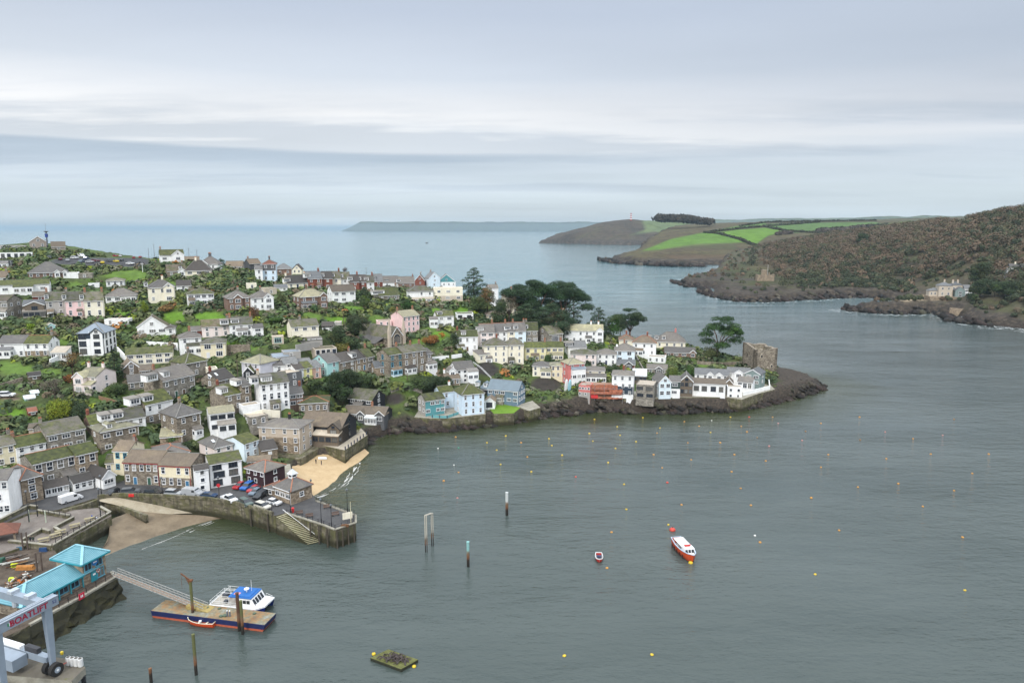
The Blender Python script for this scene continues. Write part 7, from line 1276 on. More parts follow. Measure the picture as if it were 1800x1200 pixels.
p = at(84, 437, 63); s_ = scale_at(p); hh = 36/s_; r_ = empty('radio_mast', p, 0, 'tall dark radio mast with a blue box beside the lookout hut', 'mast'); b = MB(); b.tube([(0,0,-1),(0,0,hh*.8)], .45, 8, r2=.3); b.tube([(0,0,hh*.8),(0,0,hh*1.2)], .06, 5); b.build('pole', plain('mast_steel', (.10,.11,.13), .6, .4), r_); b = MB(); b.lathe([(.4,0),(1.3,.5),(1.2,.8),(.3,.9)], 10, 0, (0,0,hh*.78)); b.build('platform', MATS['mast_steel'], r_); b = MB(); b.box(-.6,-.6,hh*.55,.6,.6,hh*.72); b.build('antenna_box', plain('blue_plastic', (.03,.06,.25), .5, .4), r_)
p0, p1 = hit(118, 441), hit(153, 446); p0.z += .2; r_ = empty('hilltop_fence', p0, 0, 'thin wooden fence on the skyline right of the hilltop huts', 'fence'); b = MB(); d_ = p1-p0
for hh in (.7, 1.5): b.bar((0,0,hh), d_+Vector((0,0,hh)), .14)
b.build('rails', MATS['pole_timber'], r_); pm = MB(); pm.box(-.1,-.1,-.6,.1,.1,1.6); pm = pm.mesh('post', MATS['pole_timber'])
for i in range(8): link('post', pm, r_, d_*i/7)
p = fd_(1109, 387.5); s_ = F/p.y; hh = 12.5/s_; r_ = empty('daymark_tower', p, 0, 'red and white striped daymark tower on the far headland', 'tower'); rd = plain('daymark_red', (.33,.05,.05), .7, .2); ww = 4.2
for i in range(7):
    b = MB(); q = ww*(1-.25*i/7); b.box(-q,-q,hh*i/7-(4 if i == 0 else 0),q,q,hh*(i+1)/7); b.build('band', rd if i % 2 == 0 else WHITE, r_)
def fbox(par, nm, m, x0, y0, z0, x1, y1, z1): b = MB(); b.box(x0,y0,z0,x1,y1,z1); return b.build(nm, m, par)
def simple_house(par, x, y, W, D, hm, rise, wall, roof, t='h', wins=(), z=0):
    b = MB()
    if t == 'f': b.prism([(x,y,-4+z),(x+W,y,-4+z),(x+W,y,hm+z),(x+W/2,y,hm+rise+z),(x,y,hm+z)], (0,D,0))
    else: b.box(x,y,-4+z,x+W,y+D,hm+z)
    w_ = b.build('wall', wall, par); rb = hip_roof(x,x+W,y,y+D,hm+z,rise)[0] if t == 'h' else gable_roof(x,x+W,y,y+D,hm+z,rise,'y' if t == 'f' else 'x'); rb.build('roof', roof, par)
    for wx, wz, ww_, wh_ in wins: add_window(par, x+wx, y, z+wz, 0, ww_, wh_, 'w', 'w', True)
p = at_y(1668, 521, 640); s_ = scale_at(p); far_h = empty('waterside_mansion', p, -.25, 'pale stone waterside mansion with slate hips across the river', 'house'); st3 = WALL['tan']; sl2 = ROOF['slate2']
simple_house(far_h, -16, 2, 10, 9, 5.0, 2.5, st3, sl2, 'h', [(2,2.4,1.2,2),(5,2.4,1.2,2),(8,2.4,1.2,2)]); simple_house(far_h, -9, -1, 11, 10, 10, 3, st3, sl2, 'h', [(3,7.3,1.4,2),(8,7.3,1.4,2),(3,2.6,1.4,2.2),(8,2.6,1.4,2.2)]); simple_house(far_h, 2.4, 3, 9, 9, 10.5, 3, st3, sl2, 'h', [(2,7.5,1.3,1.8),(6,7.5,1.3,1.8)]); simple_house(far_h, 4, -3, 8, 6, 6.0, 3, WALL['grey_green'], sl2, 'f', [(4,4,2.4,1.8),(4,1.4,2.4,1.6)]); simple_house(far_h, 12.2, 1, 7, 8, 7.5, 3, WALL['white'], sl2, 'x', [(2,5.5,1.3,1.5),(5,5.5,1.3,1.5),(3,2.2,3,1.8)])
for x_ in (-3, 4, 8): chimney(far_h, x_, 6, 13, WALL['tan'], 1.2, 1, 2)
b = MB(); b.box(-17,-5,-6,20,12,-.02); b.build('terrace', WALL['stone2'], far_h)
p = fw_(1792, 482); far2 = empty('villa', p, -.3, 'white villa with grey roofs cut by the right edge across the river', 'house'); simple_house(far2, -8, 0, 14, 9, 5.5, 4, WALL['white'], ROOF['slate'], 'x', [(3,3.6,1.6,1.5),(7,3.6,1.6,1.5),(11,3.6,1.6,1.5)]); simple_house(far2, -11, -3, 7, 6, 4, 2.5, WALL['white'], ROOF['slate'], 'f', [(3.5,2,2,1.6)]); chimney(far2, -3, 4, 9.5, WALL['cream'], 1.1, .9, 1.6)
p = at_y(1348, 484, 840); cz = p; r_ = empty('castle_ruin', p, 0, 'small ruined stone castle on the rocky point across the river', 'ruin'); tm = WALL['stone2']; b = MB(); b.lathe([(3.6,-6),(3.4,5),(3.5,6.4),(3.0,6.4)], 12, 0, (-2,4,0)); b.build('round_tower', tm, r_); b = MB(); b.box(-10,0,-7,8,1.2,.6); b.box(8,0,-7,9.2,7,1.6); b.box(-11.2,0,-7,-10,7,1.0); b.box(3,2,-5,4,3.2,3.6); b.build('curtain_wall', tm, r_); b = MB(); b.tube([(1.5,2,0),(1.5,2,13)], .12, 6); b.build('flagpole', WHITE, r_)
p = at_y(1356, 505, 800); b = MB(); b.box(-6,0,-6,6,1.2,1.6); b.box(6,0,-6,7,6,1); tag(b.build('lower_battery', WALL['stone2'], loc=p), 'low walled battery on the rocks below the ruined castle', 'ruin')
p = fw_(1396, 449); r_ = empty('pavilion', p, 0, 'little white-roofed pavilion on the hillside across the river', 'pavilion'); simple_house(r_, -3.5, 0, 7, 5, 2.6, 1.5, WALL['white'], ROOF['pale'], 'h')
p = fw_(1446, 434); r_ = empty('stone_arch', p, 0, 'white stone arch monument high on the wooded slope', 'monument'); b = MB(); b.box(-2.6,0,-2,-1.5,1.5,6); b.box(1.5,0,-2,2.6,1.5,6); b.prism([(-2.6,0,6),(2.6,0,6),(0,0,8.4)], (0,1.5,0)); b.build('arch', WALL['cream'], r_)
p = at(1688, 549, 3); r_ = empty('river_steps_wall', p, -.35, 'sloping stone slip wall on the beach under the waterside mansion', 'wall'); b = MB(); b.prism([(-8,0,-4),(18,0,-4),(18,0,2.2),(-8,0,3.6)], (0,2,0)); b.build('masonry', WALL['stone2'], r_)
# ================================================================ scaffold, upturned boats, bits on the shore
p = at(1062, 699, 5.4); s_ = scale_at(p); r_ = empty('scaffolding', p, -.08, 'house under works wrapped in orange netting above the rocks', 'scaffolding'); ON = plain('orange_netting', (.40,.145,.085), .8, .2, .5, 1.2); w = 7.5
b = MB(); b.box(-w+2,1,-1,w-1,6,5.2); b.build('masonry_shell', WALL['brick2'], r_)
nm_ = MB(); g = random.Random(3)
def net(x0, x1, y, z0, z1):
    n = 10; v = []
    for i in range(n+1):
        x = x0+(x1-x0)*i/n; v += [(x, y+g.uniform(-.12,.12), z0+g.uniform(-.1,.1)), (x, y+g.uniform(-.12,.12), z1+g.uniform(-.25,.1))]
    nm_.add(v+[(a, b_+.06, c) for a, b_, c in v], [(2*i,2*i+2,2*i+3,2*i+1) for i in range(n)]+[(2*n+2+2*i,2*n+2+2*i+1,2*n+2+2*i+3,2*n+2+2*i+2) for i in range(n)])
net(-w,w-2,0,3.2,5.6); net(-w+1.5,w-.5,-.4,1.6,2.9); net(-3,w,-.8,-.2,.5); net(2,w,-.6,2.3,3.8); nm_.build('safety_netting', ON, r_)
b = MB()
for x in (-w,-4,0,4,w): b.tube([(x,-.3,-6),(x,-.3,5.8)], .07, 5); b.tube([(x,1.2,-6),(x,1.2,5.8)], .07, 5)
for z in (0,2,4): b.tube([(-w,-.3,z),(w,-.3,z)], .06, 5)
for x in (-4,0,4): b.tube([(x-3,-.3,-5),(x,-.3,-.2)], .06, 5)
b.build('poles', plain('galvanised', (.25,.25,.25), .5, .5), r_); b = MB(); b.box(-w,-.5,-.3,w,1.2,-.15); b.box(-w,-.3,1.5,w,1.2,1.6); b.build('boards', ON, r_); b = MB(); b.box(-5.5,-.9,-.1,-2.6,-.7,1.3); b.build('banner', plain('banner_red', (.55,.04,.04), .6, .3), r_); b = MB(); b.box(3,.5,3.2,4.8,.9,4.6); b.build('white_sheet', WHITE, r_)
def hull(L, B, D, bow=.45, n=11, tr=.8, sheer=.25, rake=.0):
    """open boat hull from lofted sections: returns outer and inner skins' builder"""
    V = []; m = 9
    for i in range(n):
        u = i/(n-1); f = min(1, (tr+(1-tr)*min(1, u/.35)))*(1 if u < bow else math.sqrt(max(0, 1-((u-bow)/(1-bow))**2.2))); f = max(f, .02); x = -L/2+L*u; zt = D+sheer*(abs(u-.45)/.55)**2*(1.0 if u > .45 else .4)
        for k in range(m):
            a = -1+2*k/(m-1); t = abs(a); y = min(1, t*1.75)**.8*(.86+.14*t); V.append((x+(.10*L*u**6*max(0, (t-.4))), B/2*f*math.copysign(y, a), zt*min(1, max(0, (t-.42)/.58))**1.1+.10*u*u*(1-t)))
    return V, n, m
def boat_hull(par, L, B, D, m_hull, m_in, m_gun, zoff=-.15, band=None, **kw):
    V, n, m = hull(L, B, D, **kw); b = MB(); b.add([(x,y,z+zoff) for x,y,z in V], [(i*m+k, (i+1)*m+k, (i+1)*m+k+1, i*m+k+1) for i in range(n-1) for k in range(m-1)][::1]); b.add([(x,y,z+zoff) for x,y,z in V[:m]], [tuple(range(m))]); b.build('hull', m_hull, par, True)
    b = MB(); b.add([(x*.985,y*.93,max(z, D*.28)+zoff+.0) for x,y,z in V], [(i*m+k+1, (i+1)*m+k+1, (i+1)*m+k, i*m+k) for i in range(n-1) for k in range(m-1)]); b.build('interior', m_in, par)
    b = MB()
    for k in (0, m-1): b.tube([(V[i*m+k][0], V[i*m+k][1], V[i*m+k][2]+zoff) for i in range(n)], .07*max(1, L/6), 5)
    b.tube([V[0][:2]+(V[0][2]+zoff,), V[m-1][:2]+(V[m-1][2]+zoff,)], .07, 5); b.build('gunwale', m_gun, par)
ORH = plain('orange_hull', (.55,.075,.02), .4, .4); RDH = plain('red_hull', (.45,.03,.02), .4, .4); GRI = plain('grey_interior', (.30,.30,.29), .7, .3); DKI = plain('dark_interior', (.10,.09,.075), .8, .3); CRM = plain('cream_gunwale', (.62,.56,.44), .6, .3); BLH = plain('royal_blue', (.012,.03,.16), .4, .4); BRT = plain('bright_blue_canvas', (.02,.12,.36), .6, .3)
for px, py, m_, lb in ((995,689,WHITE,'white boat hull stood on end on the grassy bank'),(1001,689,plain('sky_blue_hull', (.35,.62,.70), .4, .4),'pale blue boat hull stood on end on the grassy bank')):
    p = hit(px, py); p.z = ground(p.x, p.y)+.3; r_ = empty('upended_boat', p, .2, lb, 'boat'); b = MB(); V, n, m = hull(5.2, 1.5, .55); b.add([(z_, y_, x_+2.6) for x_, y_, z_ in V], [(i*m+k, (i+1)*m+k, (i+1)*m+k+1, i*m+k+1) for i in range(n-1) for k in range(m-1)]); b.build('hull', m_, r_, True); b = MB(); b.bar((.5,0,0),(.6,0,3.5),.12); b.build('prop', DKI, r_); r_.rotation_euler = (0, -.25, 1.9)
# ================================================================ boats on the water
p = at(1202, 972, 0); fy = seen_yaw(1190, 960, 20, 22, 0); fer = empty('ferry_boat', p, fy, 'orange-red passenger ferry with a white roof on its mooring', 'ferry'); boat_hull(fer, 9.6, 3.3, 1.9, ORH, GRI, plain('pale_blue_rubbing', (.45,.55,.66), .5, .4), -.1, tr=.72, sheer=.35)
b = MB(); b.box(-3.4,-1.2,2.25,1.3,1.2,2.4); b.build('canopy', WHITE, fer); b = MB()
for x_ in (-3.2,-1,1.1):
    for y_ in (-1.1,1.1): b.tube([(x_,y_,.6),(x_,y_,2.26)], .05, 5)
b.build('stanchion', WHITE, fer); b = MB(); b.prism([(1.3,-1.15,.9),(3.3,-1.0,.9),(2.9,-.95,2.5),(1.3,-1.15,2.7)], (0,2.2,0)); wh_ = b.build('wheelhouse', WHITE, fer); b = MB()
for y_ in (-.75,0,.75): b.add([(3.2,y_-.3,1.65),(3.2,y_+.3,1.65),(2.99,y_+.28,2.35),(2.99,y_-.28,2.35)], [(0,1,2,3)])
b.build('windscreen', CARG, wh_); b = MB(); b.tube([(1.7,-.7,2.75),(1.7,.7,2.75)], .28, 8); b.build('life_raft', RDH, fer); b = MB(); b.add([(2.2,-1.4,1.55),(4.2,-.55,1.72),(4.2,.55,1.72),(2.2,1.4,1.55),(2.2,-1.4,1.43),(4.2,-.55,1.6),(4.2,.55,1.6),(2.2,1.4,1.43)], [(0,1,2,3),(7,6,5,4),(0,4,5,1),(1,5,6,2),(2,6,7,3),(3,7,4,0)]); b.build('foredeck', WHITE, fer)
for y_ in (-1,1): b = MB(); b.box(-4,y_*1.0-.22,.7,1,y_*1.0+.22,.8); b.build('seat', plain('varnish', (.35,.16,.07), .6, .3), fer)
for x_ in (-3,-1.6,-.2,1.2,2.6):
    b = MB(); b.tube([(x_,-1.66 if x_ < 2 else -1.5,.2),(x_,-1.7 if x_ < 2 else -1.55,1.1)], .10, 6); b.build('fender', BLACK, fer)
p = at(1053, 982, 0); r_ = empty('dinghy', p, seen_yaw(1053,975,1,10,0), 'small red and white dinghy moored bow-on', 'boat'); boat_hull(r_, 3.6, 1.7, .75, RDH, GRI, WHITE, -.1); b = MB(); b.box(-.7,-.5,.42,.1,.5,.66); b.build('thwart', plain('navy_seat', (.03,.04,.09), .6, .3), r_)
# pontoon, catamaran, tender
PZ = 1.4; A, B_, C_, D_ = at(288,1057,PZ), at(268,1069,PZ), at(467,1094,PZ), at(484,1081,PZ); ctr = (A+B_+C_+D_)/4; yaw = math.atan2((C_-B_).y, (C_-B_).x); PL = ((C_-B_).length+(D_-A).length)/2; PW = 4.2
pon = empty('pontoon', (ctr.x, ctr.y, 0), yaw, 'long rusty-decked pontoon with navy sides and orange waterline', 'pontoon'); hL = PL/2
NAVY = plain('pontoon_navy', (.015,.022,.085), .5, .4, .2); ORB = plain('pontoon_orange', (.42,.10,.05), .6, .3, .2)
b = MB(); b.prism([(-hL+.6,-PW/2,-.5),(hL-.8,-PW/2,-.5),(hL-.25,-PW/2,.42),(-hL+.2,-PW/2,.42)], (0,PW,0)); b.build('lower_hull', ORB, pon); b = MB(); b.prism([(-hL+.2,-PW/2-.02,.42),(hL-.25,-PW/2-.02,.42),(hL,-PW/2-.02,PZ),(-hL,-PW/2-.02,PZ)], (0,PW+.04,0)); b.build('upper_hull', NAVY, pon)
t = NT('rusty_deck'); n = t.noise(t.coord(False), .35, 6, .65); n2 = t.noise(t.coord(False), 1.6, 5); RUST = t.out(t.mix(t.ramp(n2, [(.45,0),(.6,.7)]), t.ramp(n, [(.3,(.30,.33,.33)),(.45,(.22,.21,.15)),(.55,(.27,.17,.08)),(.7,(.20,.11,.06))]), (.15,.14,.10)), .85, .2)
b = MB(); b.box(-hL+.05,-PW/2+.05,PZ,hL-.05,PW/2-.05,PZ+.03); b.build('deck_plate', RUST, pon); b = MB()
for x_, y_, c in ((2.5,-1.2,.3),(3.1,-.9,.35),(hL-4,1.0,.25),(-2,.9,.3),(0.5,1.2,.25)): b.box(x_-c,y_-c,PZ+.03,x_+c,y_+c,PZ+.03+c*.8)
b.build('cable_box', plain('tarp_green', (.10,.13,.09), .8, .2), pon)
p = at(402, 1083, PZ); b = MB(); b.tube([(-.25,0,0),(-.25,0,1.1)], .17, 8); b.tube([(.25,0,0),(.25,0,1.05)], .17, 8); b.lathe([(.1,0),(.12,.15),(.05,.28)], 8, 1, (-.25,0,1.1)); b.lathe([(.1,0),(.12,.15),(.05,.28)], 8, 1, (.25,0,1.05)); tag(b.build('gas_cylinder', [plain('cylinder_grey', (.13,.14,.16), .5, .4), WHITE], loc=p), 'pair of grey cylinders strapped together on the pontoon', 'gas cylinders')
p = at(426, 1066, 0); cat_ = empty('catamaran_workboat', p, yaw+.02, 'white and blue catamaran workboat with a bright blue cabin roof', 'workboat'); Lc = 11.5
for y_ in (-1.75, 1.75):
    b = MB(); b.add([(-5.6,y_-.75,-.4),(4.2,y_-.75,-.4),(5.7,y_,-.1),(4.2,y_+.75,-.4),(-5.6,y_+.75,-.4),(-5.7,y_-.8,.95),(4.4,y_-.8,1.1),(6.1,y_,1.45),(4.4,y_+.8,1.1),(-5.7,y_+.8,.95)], [(4,3,2,1,0),(5,6,7,8,9),(0,1,6,5),(1,2,7,6),(2,3,8,7),(3,4,9,8),(4,0,5,9)]); b.build('hull', BLH, cat_)
b = MB(); b.prism([(-5.75,-2.6,.95),(4.3,-2.6,1.1),(6.1,-1.7,1.5),(6.2,1.7,1.5),(4.3,2.6,1.1),(-5.75,2.6,.95)], (0,0,.32)); b.build('deck_edge', WHITE, cat_); b = MB(); b.box(-5.4,-2.2,1.25,.6,2.2,1.44); b.build('working_deck', plain('work_deck', (.38,.35,.30), .8, .2, .3, 2), cat_)
b = MB(); b.prism([(.6,-2.0,1.3),(4.1,-1.8,1.4),(3.2,-1.7,3.0),(.6,-2.0,3.05)], (0,4.0 if False else 3.8,0)); cb = b.build('cabin', WHITE, cat_); b = MB(); b.box(-1.6,-2.05,3.06,3.3,1.95,3.24); b.box(-1.0,-1.7,3.24,2.8,1.6,3.36); b.build('cabin_roof', BRT, cat_)
b = MB()
for y_ in (-1.4,-.5,.4,1.3): b.add([(3.98,y_-.36,1.75),(3.98,y_+.36,1.75),(3.36,y_+.34,2.75),(3.36,y_-.34,2.75)], [(0,1,2,3)])
for x_ in (.9,1.8,2.6): b.box(x_-.3,-2.04,2.0,x_+.3,-1.9,2.65)
b.build('windows_glazing', CARG, cb); b = MB(); b.box(-.9,-1.3,3.37,.3,-.5,3.40); b.build('roof_flag_patch', plain('pink_patch', (.6,.25,.28), .6, .3), cat_)
b = MB()
for y_ in (-2.5,2.5):
    for x_ in np.arange(-5.4,.2,1.1): b.tube([(x_,y_,1.25),(x_,y_,2.2)], .035, 5)
    for z_ in (1.75,2.2): b.tube([(-5.4,y_,z_),(.4,y_,z_)], .035, 5)
for z_ in (1.75,2.2): b.tube([(-5.4,-2.5,z_),(-5.4,2.5,z_)], .035, 5)
b.tube([(4.0,-2.2,1.5),(4.1,-2.2,2.2),(6.0,-1.2,2.4),(6.3,0,2.4),(6.0,1.2,2.4),(4.1,2.2,2.2),(4.0,2.2,1.5)], .04, 5)
for x_ in (-1.6,-3.6): b.tube([(x_,-2,1.3),(x_,-2,3.1),(x_,1.9,3.1),(x_,1.9,1.3)], .05, 5)
for y_ in (-2,-.7,.6,1.9): b.tube([(-4.2,y_,3.12),(-1.4,y_,3.12)], .04, 5)
b.build('guard_rail', plain('rail_white', (.6,.6,.58), .4, .5), cat_); b = MB(); b.tube([(1.2,0,3.3),(1.2,0,4.4)], .1, 6); b.tube([(1.9,.6,3.3),(1.9,.6,5.6)], .035, 5); b.lathe([(.1,0),(.5,.05),(.5,.2),(.1,.25)], 10, 0, (1.2,0,3.9)); b.build('radar_mast', WHITE, cat_)
for x_, m_, r0 in ((2.6,plain('pink_fender', (.6,.12,.14), .5, .4),.28),(4.1,ORH,.36),(-2.6,RDH,.3)):
    b = MB(); b.lathe([(.02,-r0),(r0*.8,-r0*.6),(r0,0),(r0*.8,r0*.6),(.05,r0*1.1)], 10, 0, (x_, -2.75 if x_ > 0 else .3, .9 if x_ > 0 else 1.85)); b.build('ball_fender', m_, cat_, True)
b = MB(); b.tube([(.3,-2.75,.85),(1.3,-2.75,.85)], .2, 8); b.build('white_fender', WHITE, cat_); b = MB(); b.box(-4.6,.4,1.44,-3.6,1.6,2.0); b.box(-3.0,-1.6,1.44,-2.3,-.9,1.9); b.build('deck_crate', plain('crate_dark', (.06,.065,.075), .7, .3), cat_)
p = at(356, 1096.5, 0); r_ = empty('tender', p, yaw+math.pi, 'small orange rowing tender lying alongside the pontoon', 'boat'); boat_hull(r_, 5.6, 2.2, .95, ORH, DKI, CRM, -.12); b = MB()
for x_ in (-1.2,.4): b.box(x_-.15,-.9,.55,x_+.15,.9,.61)
b.build('thwart', CRM, r_); b = MB(); b.lathe([(.05,0),(.28,.1),(.28,.35),(.05,.45)], 8, 0, (.3,.2,.48)); b.build('bailer', WHITE, r_)
# gangway
ga, gb = at(203,1009,4.4), at(362,1071,PZ+.15); d_ = gb-ga; r_ = empty('gangway', ga, 0, 'long white lattice gangway sloping down to the pontoon', 'gangway'); nrm = Vector((-d_.y, d_.x, 0)).normalized(); b = MB()
for sg in (-1, 1):
    o_ = nrm*sg*.62
    for hh in (0, .55, 1.1): b.bar(o_+Vector((0,0,hh)), d_+o_+Vector((0,0,hh)), .09)
    n = 22
    for i in range(n): b.bar(o_+d_*i/n, o_+d_*i/n+Vector((0,0,1.1)), .06); b.bar(o_+d_*i/n, o_+d_*(i+1)/n+Vector((0,0,1.1)), .05)
b.build('lattice_rail', plain('galv_pale', (.30,.30,.28), .5, .5), r_); b = MB(); b.prism([nrm*.6, -nrm*.6, d_-nrm*.6, d_+nrm*.6], (0,0,-.08)); b.build('walkway', plain('walkway_boards', (.27,.20,.15), .8, .2, .3, 2), r_)
p = at(352, 1068, PZ+.05); b = MB(); b.prism([(-2.4,-1.1,0),(2.6,-1.1,0),(2.6,-1.1,.04),(-2.4,-1.1,.75)], (0,2.2,0)); tag(b.build('gangway_ramp', plain('ochre_ramp', (.33,.25,.09), .7, .3, .3), loc=p), 'ochre landing ramp at the foot of the gangway', 'ramp').rotation_euler.z = yaw-.05
PILE = None
def pile_mat(name, top):
    if name in MATS: return MATS[name]
    t = NT(name); geo = t.node('ShaderNodeNewGeometry'); xyz = t.node('ShaderNodeSeparateXYZ'); t.l(geo.outputs['Position'], xyz.inputs[0]); n = t.noise(t.coord(False), 1.2, 5, .6); z = t.math('ADD', t.math('MULTIPLY', xyz.outputs[2], .1), t.math('MULTIPLY', t.math('SUBTRACT', n, .5), .22))
    MATS[name] = t.out(t.ramp(z, [(.02,(.02,.018,.015)),(.16,(.03,.024,.018)),(.24,(.17,.075,.035)),(.32,(.16,.10,.06)),(.42,top),(1,top)]), .8, .25); return MATS[name]
def pile(px, py, top, label, m, dia=.5, z=0):
    p = at(px, py, z); hh = (py-top)/scale_at(p)*1.06; b = MB(); b.tube([(0,0,-4-z),(0,0,hh)], dia/2, 10); b.lathe([(dia*.56,0),(dia*.56,.1),(dia*.3,.16)], 10, 0, (0,0,hh)); return tag(b.build('mooring_pile', m, loc=p), label, 'pile', 'steel piles in the harbour')
PG, PB, PT, PO = pile_mat('pile_green', (.11,.115,.045)), pile_mat('pile_brown', (.10,.055,.035)), pile_mat('pile_teal', (.22,.42,.40)), pile_mat('pile_pale', (.50,.52,.50))
pile(421,1108,1041,'taller rusty brown pile through the pontoon', PB, .62); pile(427,1114,1055,'shorter rusty pile just in front of the taller one', PG, .55); pile(345,1185,1113,'green-topped pile standing alone in front of the pontoon', PG, .52); pile(266,1199,1174,'short dark pile at the bottom edge of the picture', PB, .5)
pile(891,905,866,'pale-topped pile standing alone in the middle water', PO, .75); pile(823,995,952,'turquoise-topped pile right of the goalpost frame', PT, .65)
p = at(339, 1076, PZ); hh = 56/scale_at(p)*1.05; r_ = empty('davit_post', p, 0, 'rusty davit crane post standing on the pontoon', 'crane'); b = MB(); b.tube([(0,0,-1.5),(0,0,hh)], .27, 10); b.build('post', PG, r_); b = MB(); b.box(-.4,-.3,hh,.4,.3,hh+.35); b.bar((0,0,hh+.2),(-1.9,.3,hh+1.5),.18); b.bar((0,0,hh-1.2),(-1.0,.15,hh+.9),.12); b.tube([(-1.85,.3,hh+1.5),(-1.85,.3,hh-1.4)],.03,5); b.build('jib', plain('rust', (.16,.07,.035), .85, .2, .4, 3), r_)
a_, b2 = at(748,970,0), at(759,959,0); ha, hb_ = 65/scale_at(a_)*1.05, 58/scale_at(b2)*1.05; r_ = empty('mooring_goalpost', a_, 0, 'pale goalpost-shaped mooring frame of two posts and a crossbar', 'mooring frame'); d_ = b2-a_; FRM = pile_mat('pile_cream', (.48,.44,.36))
for o_, hh in ((Vector(), ha), (d_, hb_)): b = MB(); b.tube([o_+Vector((-.0,0,-4)), o_+Vector((0,0,hh))], .12, 8); b.build('post', FRM, r_); b = MB(); b.tube([o_+Vector((.38,0,-4)), o_+Vector((.38,0,hh))], .1, 8); b.build('post', FRM, r_)
b = MB(); b.bar(Vector((0,0,ha)), d_+Vector((0,0,hb_)), .2); b.bar(Vector((.38,0,ha)), d_+Vector((.38,0,hb_)), .16); b.build('crossbar', FRM, r_)
# raft
Ra, Rb, Rc, Rd = at(651,1156,.5), at(705,1176,.5), at(735,1159,.5), at(683,1141,.5); o_ = Ra.copy(); raft = empty('mooring_raft', o_, 0, 'square green-edged raft heaped with chain and old gear', 'raft'); q = [Ra-o_, Rb-o_, Rc-o_, Rd-o_]; b = MB(); b.prism([v+Vector((0,0,-.9)) for v in q], (0,0,.9)); b.build('float', plain('weed_black', (.03,.032,.02), .8, .3, .4), raft); b = MB()
for i in range(9): s0, s1 = i/9+.006, (i+1)/9-.006; b.prism([q[0].lerp(q[3], s0)+Vector((0,0,.003)), q[1].lerp(q[2], s0)+Vector((0,0,.003)), q[1].lerp(q[2], s1)+Vector((0,0,.003)), q[0].lerp(q[3], s1)+Vector((0,0,.003))], (0,0,.09))
b.build('planking', plain('mossy_planks', (.125,.13,.045), .85, .2, .45, 1.2), raft)
g = random.Random(21); b = MB()
for i in range(70):
    u, v = .5+g.gauss(0,.19), .52+g.gauss(0,.16); u = min(max(u,.1),.9); v = min(max(v,.12),.88); c = q[0].lerp(q[1], u)*(1-v)+q[3].lerp(q[2], u)*v; a1 = g.uniform(0, 6.3); ln = g.uniform(.5, 1.5); z_ = g.uniform(.15, .9)*(1-1.3*abs(u-.5)); b.tube([c+Vector((-math.cos(a1)*ln/2,-math.sin(a1)*ln/2,max(.1,z_-.2))), c+Vector((0,0,z_+.15)), c+Vector((math.cos(a1)*ln/2,math.sin(a1)*ln/2,max(.1,z_-.25)))], g.uniform(.05,.13), 5)
hp = tag(b.build('chain_heap', plain('old_chain', (.075,.06,.055), .8, .3, .6, 2), loc=o_), 'tangled heap of rusty chain lying on the raft', 'chain heap'); hp['kind'] = 'thing'
# buoys
def buoy_mesh(col):
    b = MB(); b.lathe([(.06,-.35),(.4,-.28),(.52,0),(.5,.22),(.3,.40),(.08,.46)], 12); b.lathe([(.05,.46),(.07,.62),(.02,.64)], 6, 1); return b.mesh('mooring_buoy', [plain('buoy_'+col[0], col[1], .5, .35, .2), BLACK], True)
BC = {k: buoy_mesh((k, c)) for k, c in dict(yellow=(.60,.42,.03), orange=(.50,.24,.05), red=(.50,.06,.04), pink=(.45,.20,.18), white=(.75,.73,.68), green=(.03,.25,.14), dark=(.22,.12,.05)).items()}
Y, O_, RR, PK, WW, GG, DK = 'yellow', 'orange', 'red', 'pink', 'white', 'green', 'dark'
BUOYS = [(801,768,O_),(770,788,WW),(806,787,GG),(889,766,Y),(856,778,Y),(873,791,Y),(916,778,O_),(965,771,Y),(970,783,Y),(988,800,Y),(927,803,O_),(798,817,WW),(880,816,Y),(806,830,O_),(780,845,O_),(934,829,Y),(804,875,PK),(1045,737,Y),(1085,750,Y),(1130,734,Y),(1036,762,Y),(1090,765,Y),(1042,775,Y),(1160,752,Y),(1155,761,O_),(1118,776,Y),(1082,788,Y),(1203,741,O_),(1229,749,O_),(1251,739,WW),(1284,733,Y),(1317,733,RR),(1303,749,O_),(1249,760,Y),(1313,759,O_),(1331,769,DK),(1209,778,O_),(1266,778,O_),(1352,784,PK),(1358,733,O_),(1149,799,O_),(1215,808,O_),(1291,799,O_),(1346,810,O_),(1069,813,Y),(1164,822,O_),(1012,838,RR),(1097,851,Y),(1173,848,RR),(1286,829,O_),(1302,858,O_),(1101,895,Y),(1198,887,O_),(1320,888,O_),(1075,935,O_),(1175,922,Y),(1327,941,WW),(1336,953,O_),(1368,744,PK),(1416,758,DK),(1443,744,O_),(1410,774,PK),(1511,733,O_),(1512,773,DK),(1556,759,PK),(1605,771,O_),(1657,765,PK),(1677,737,DK),(1456,799,O_),(1443,821,O_),(1558,806,O_),(1636,798,O_),(1738,798,O_),(1426,875,O_),(1508,856,O_),(1579,850,O_),(1709,832,O_),(1677,862,O_),(1622,890,O_),(1475,932,O_),(1692,944,O_),(1433,1009,Y),(1696,1037,Y),(1067,998,O_),(992,1152,Y),(1146,1150,Y)]
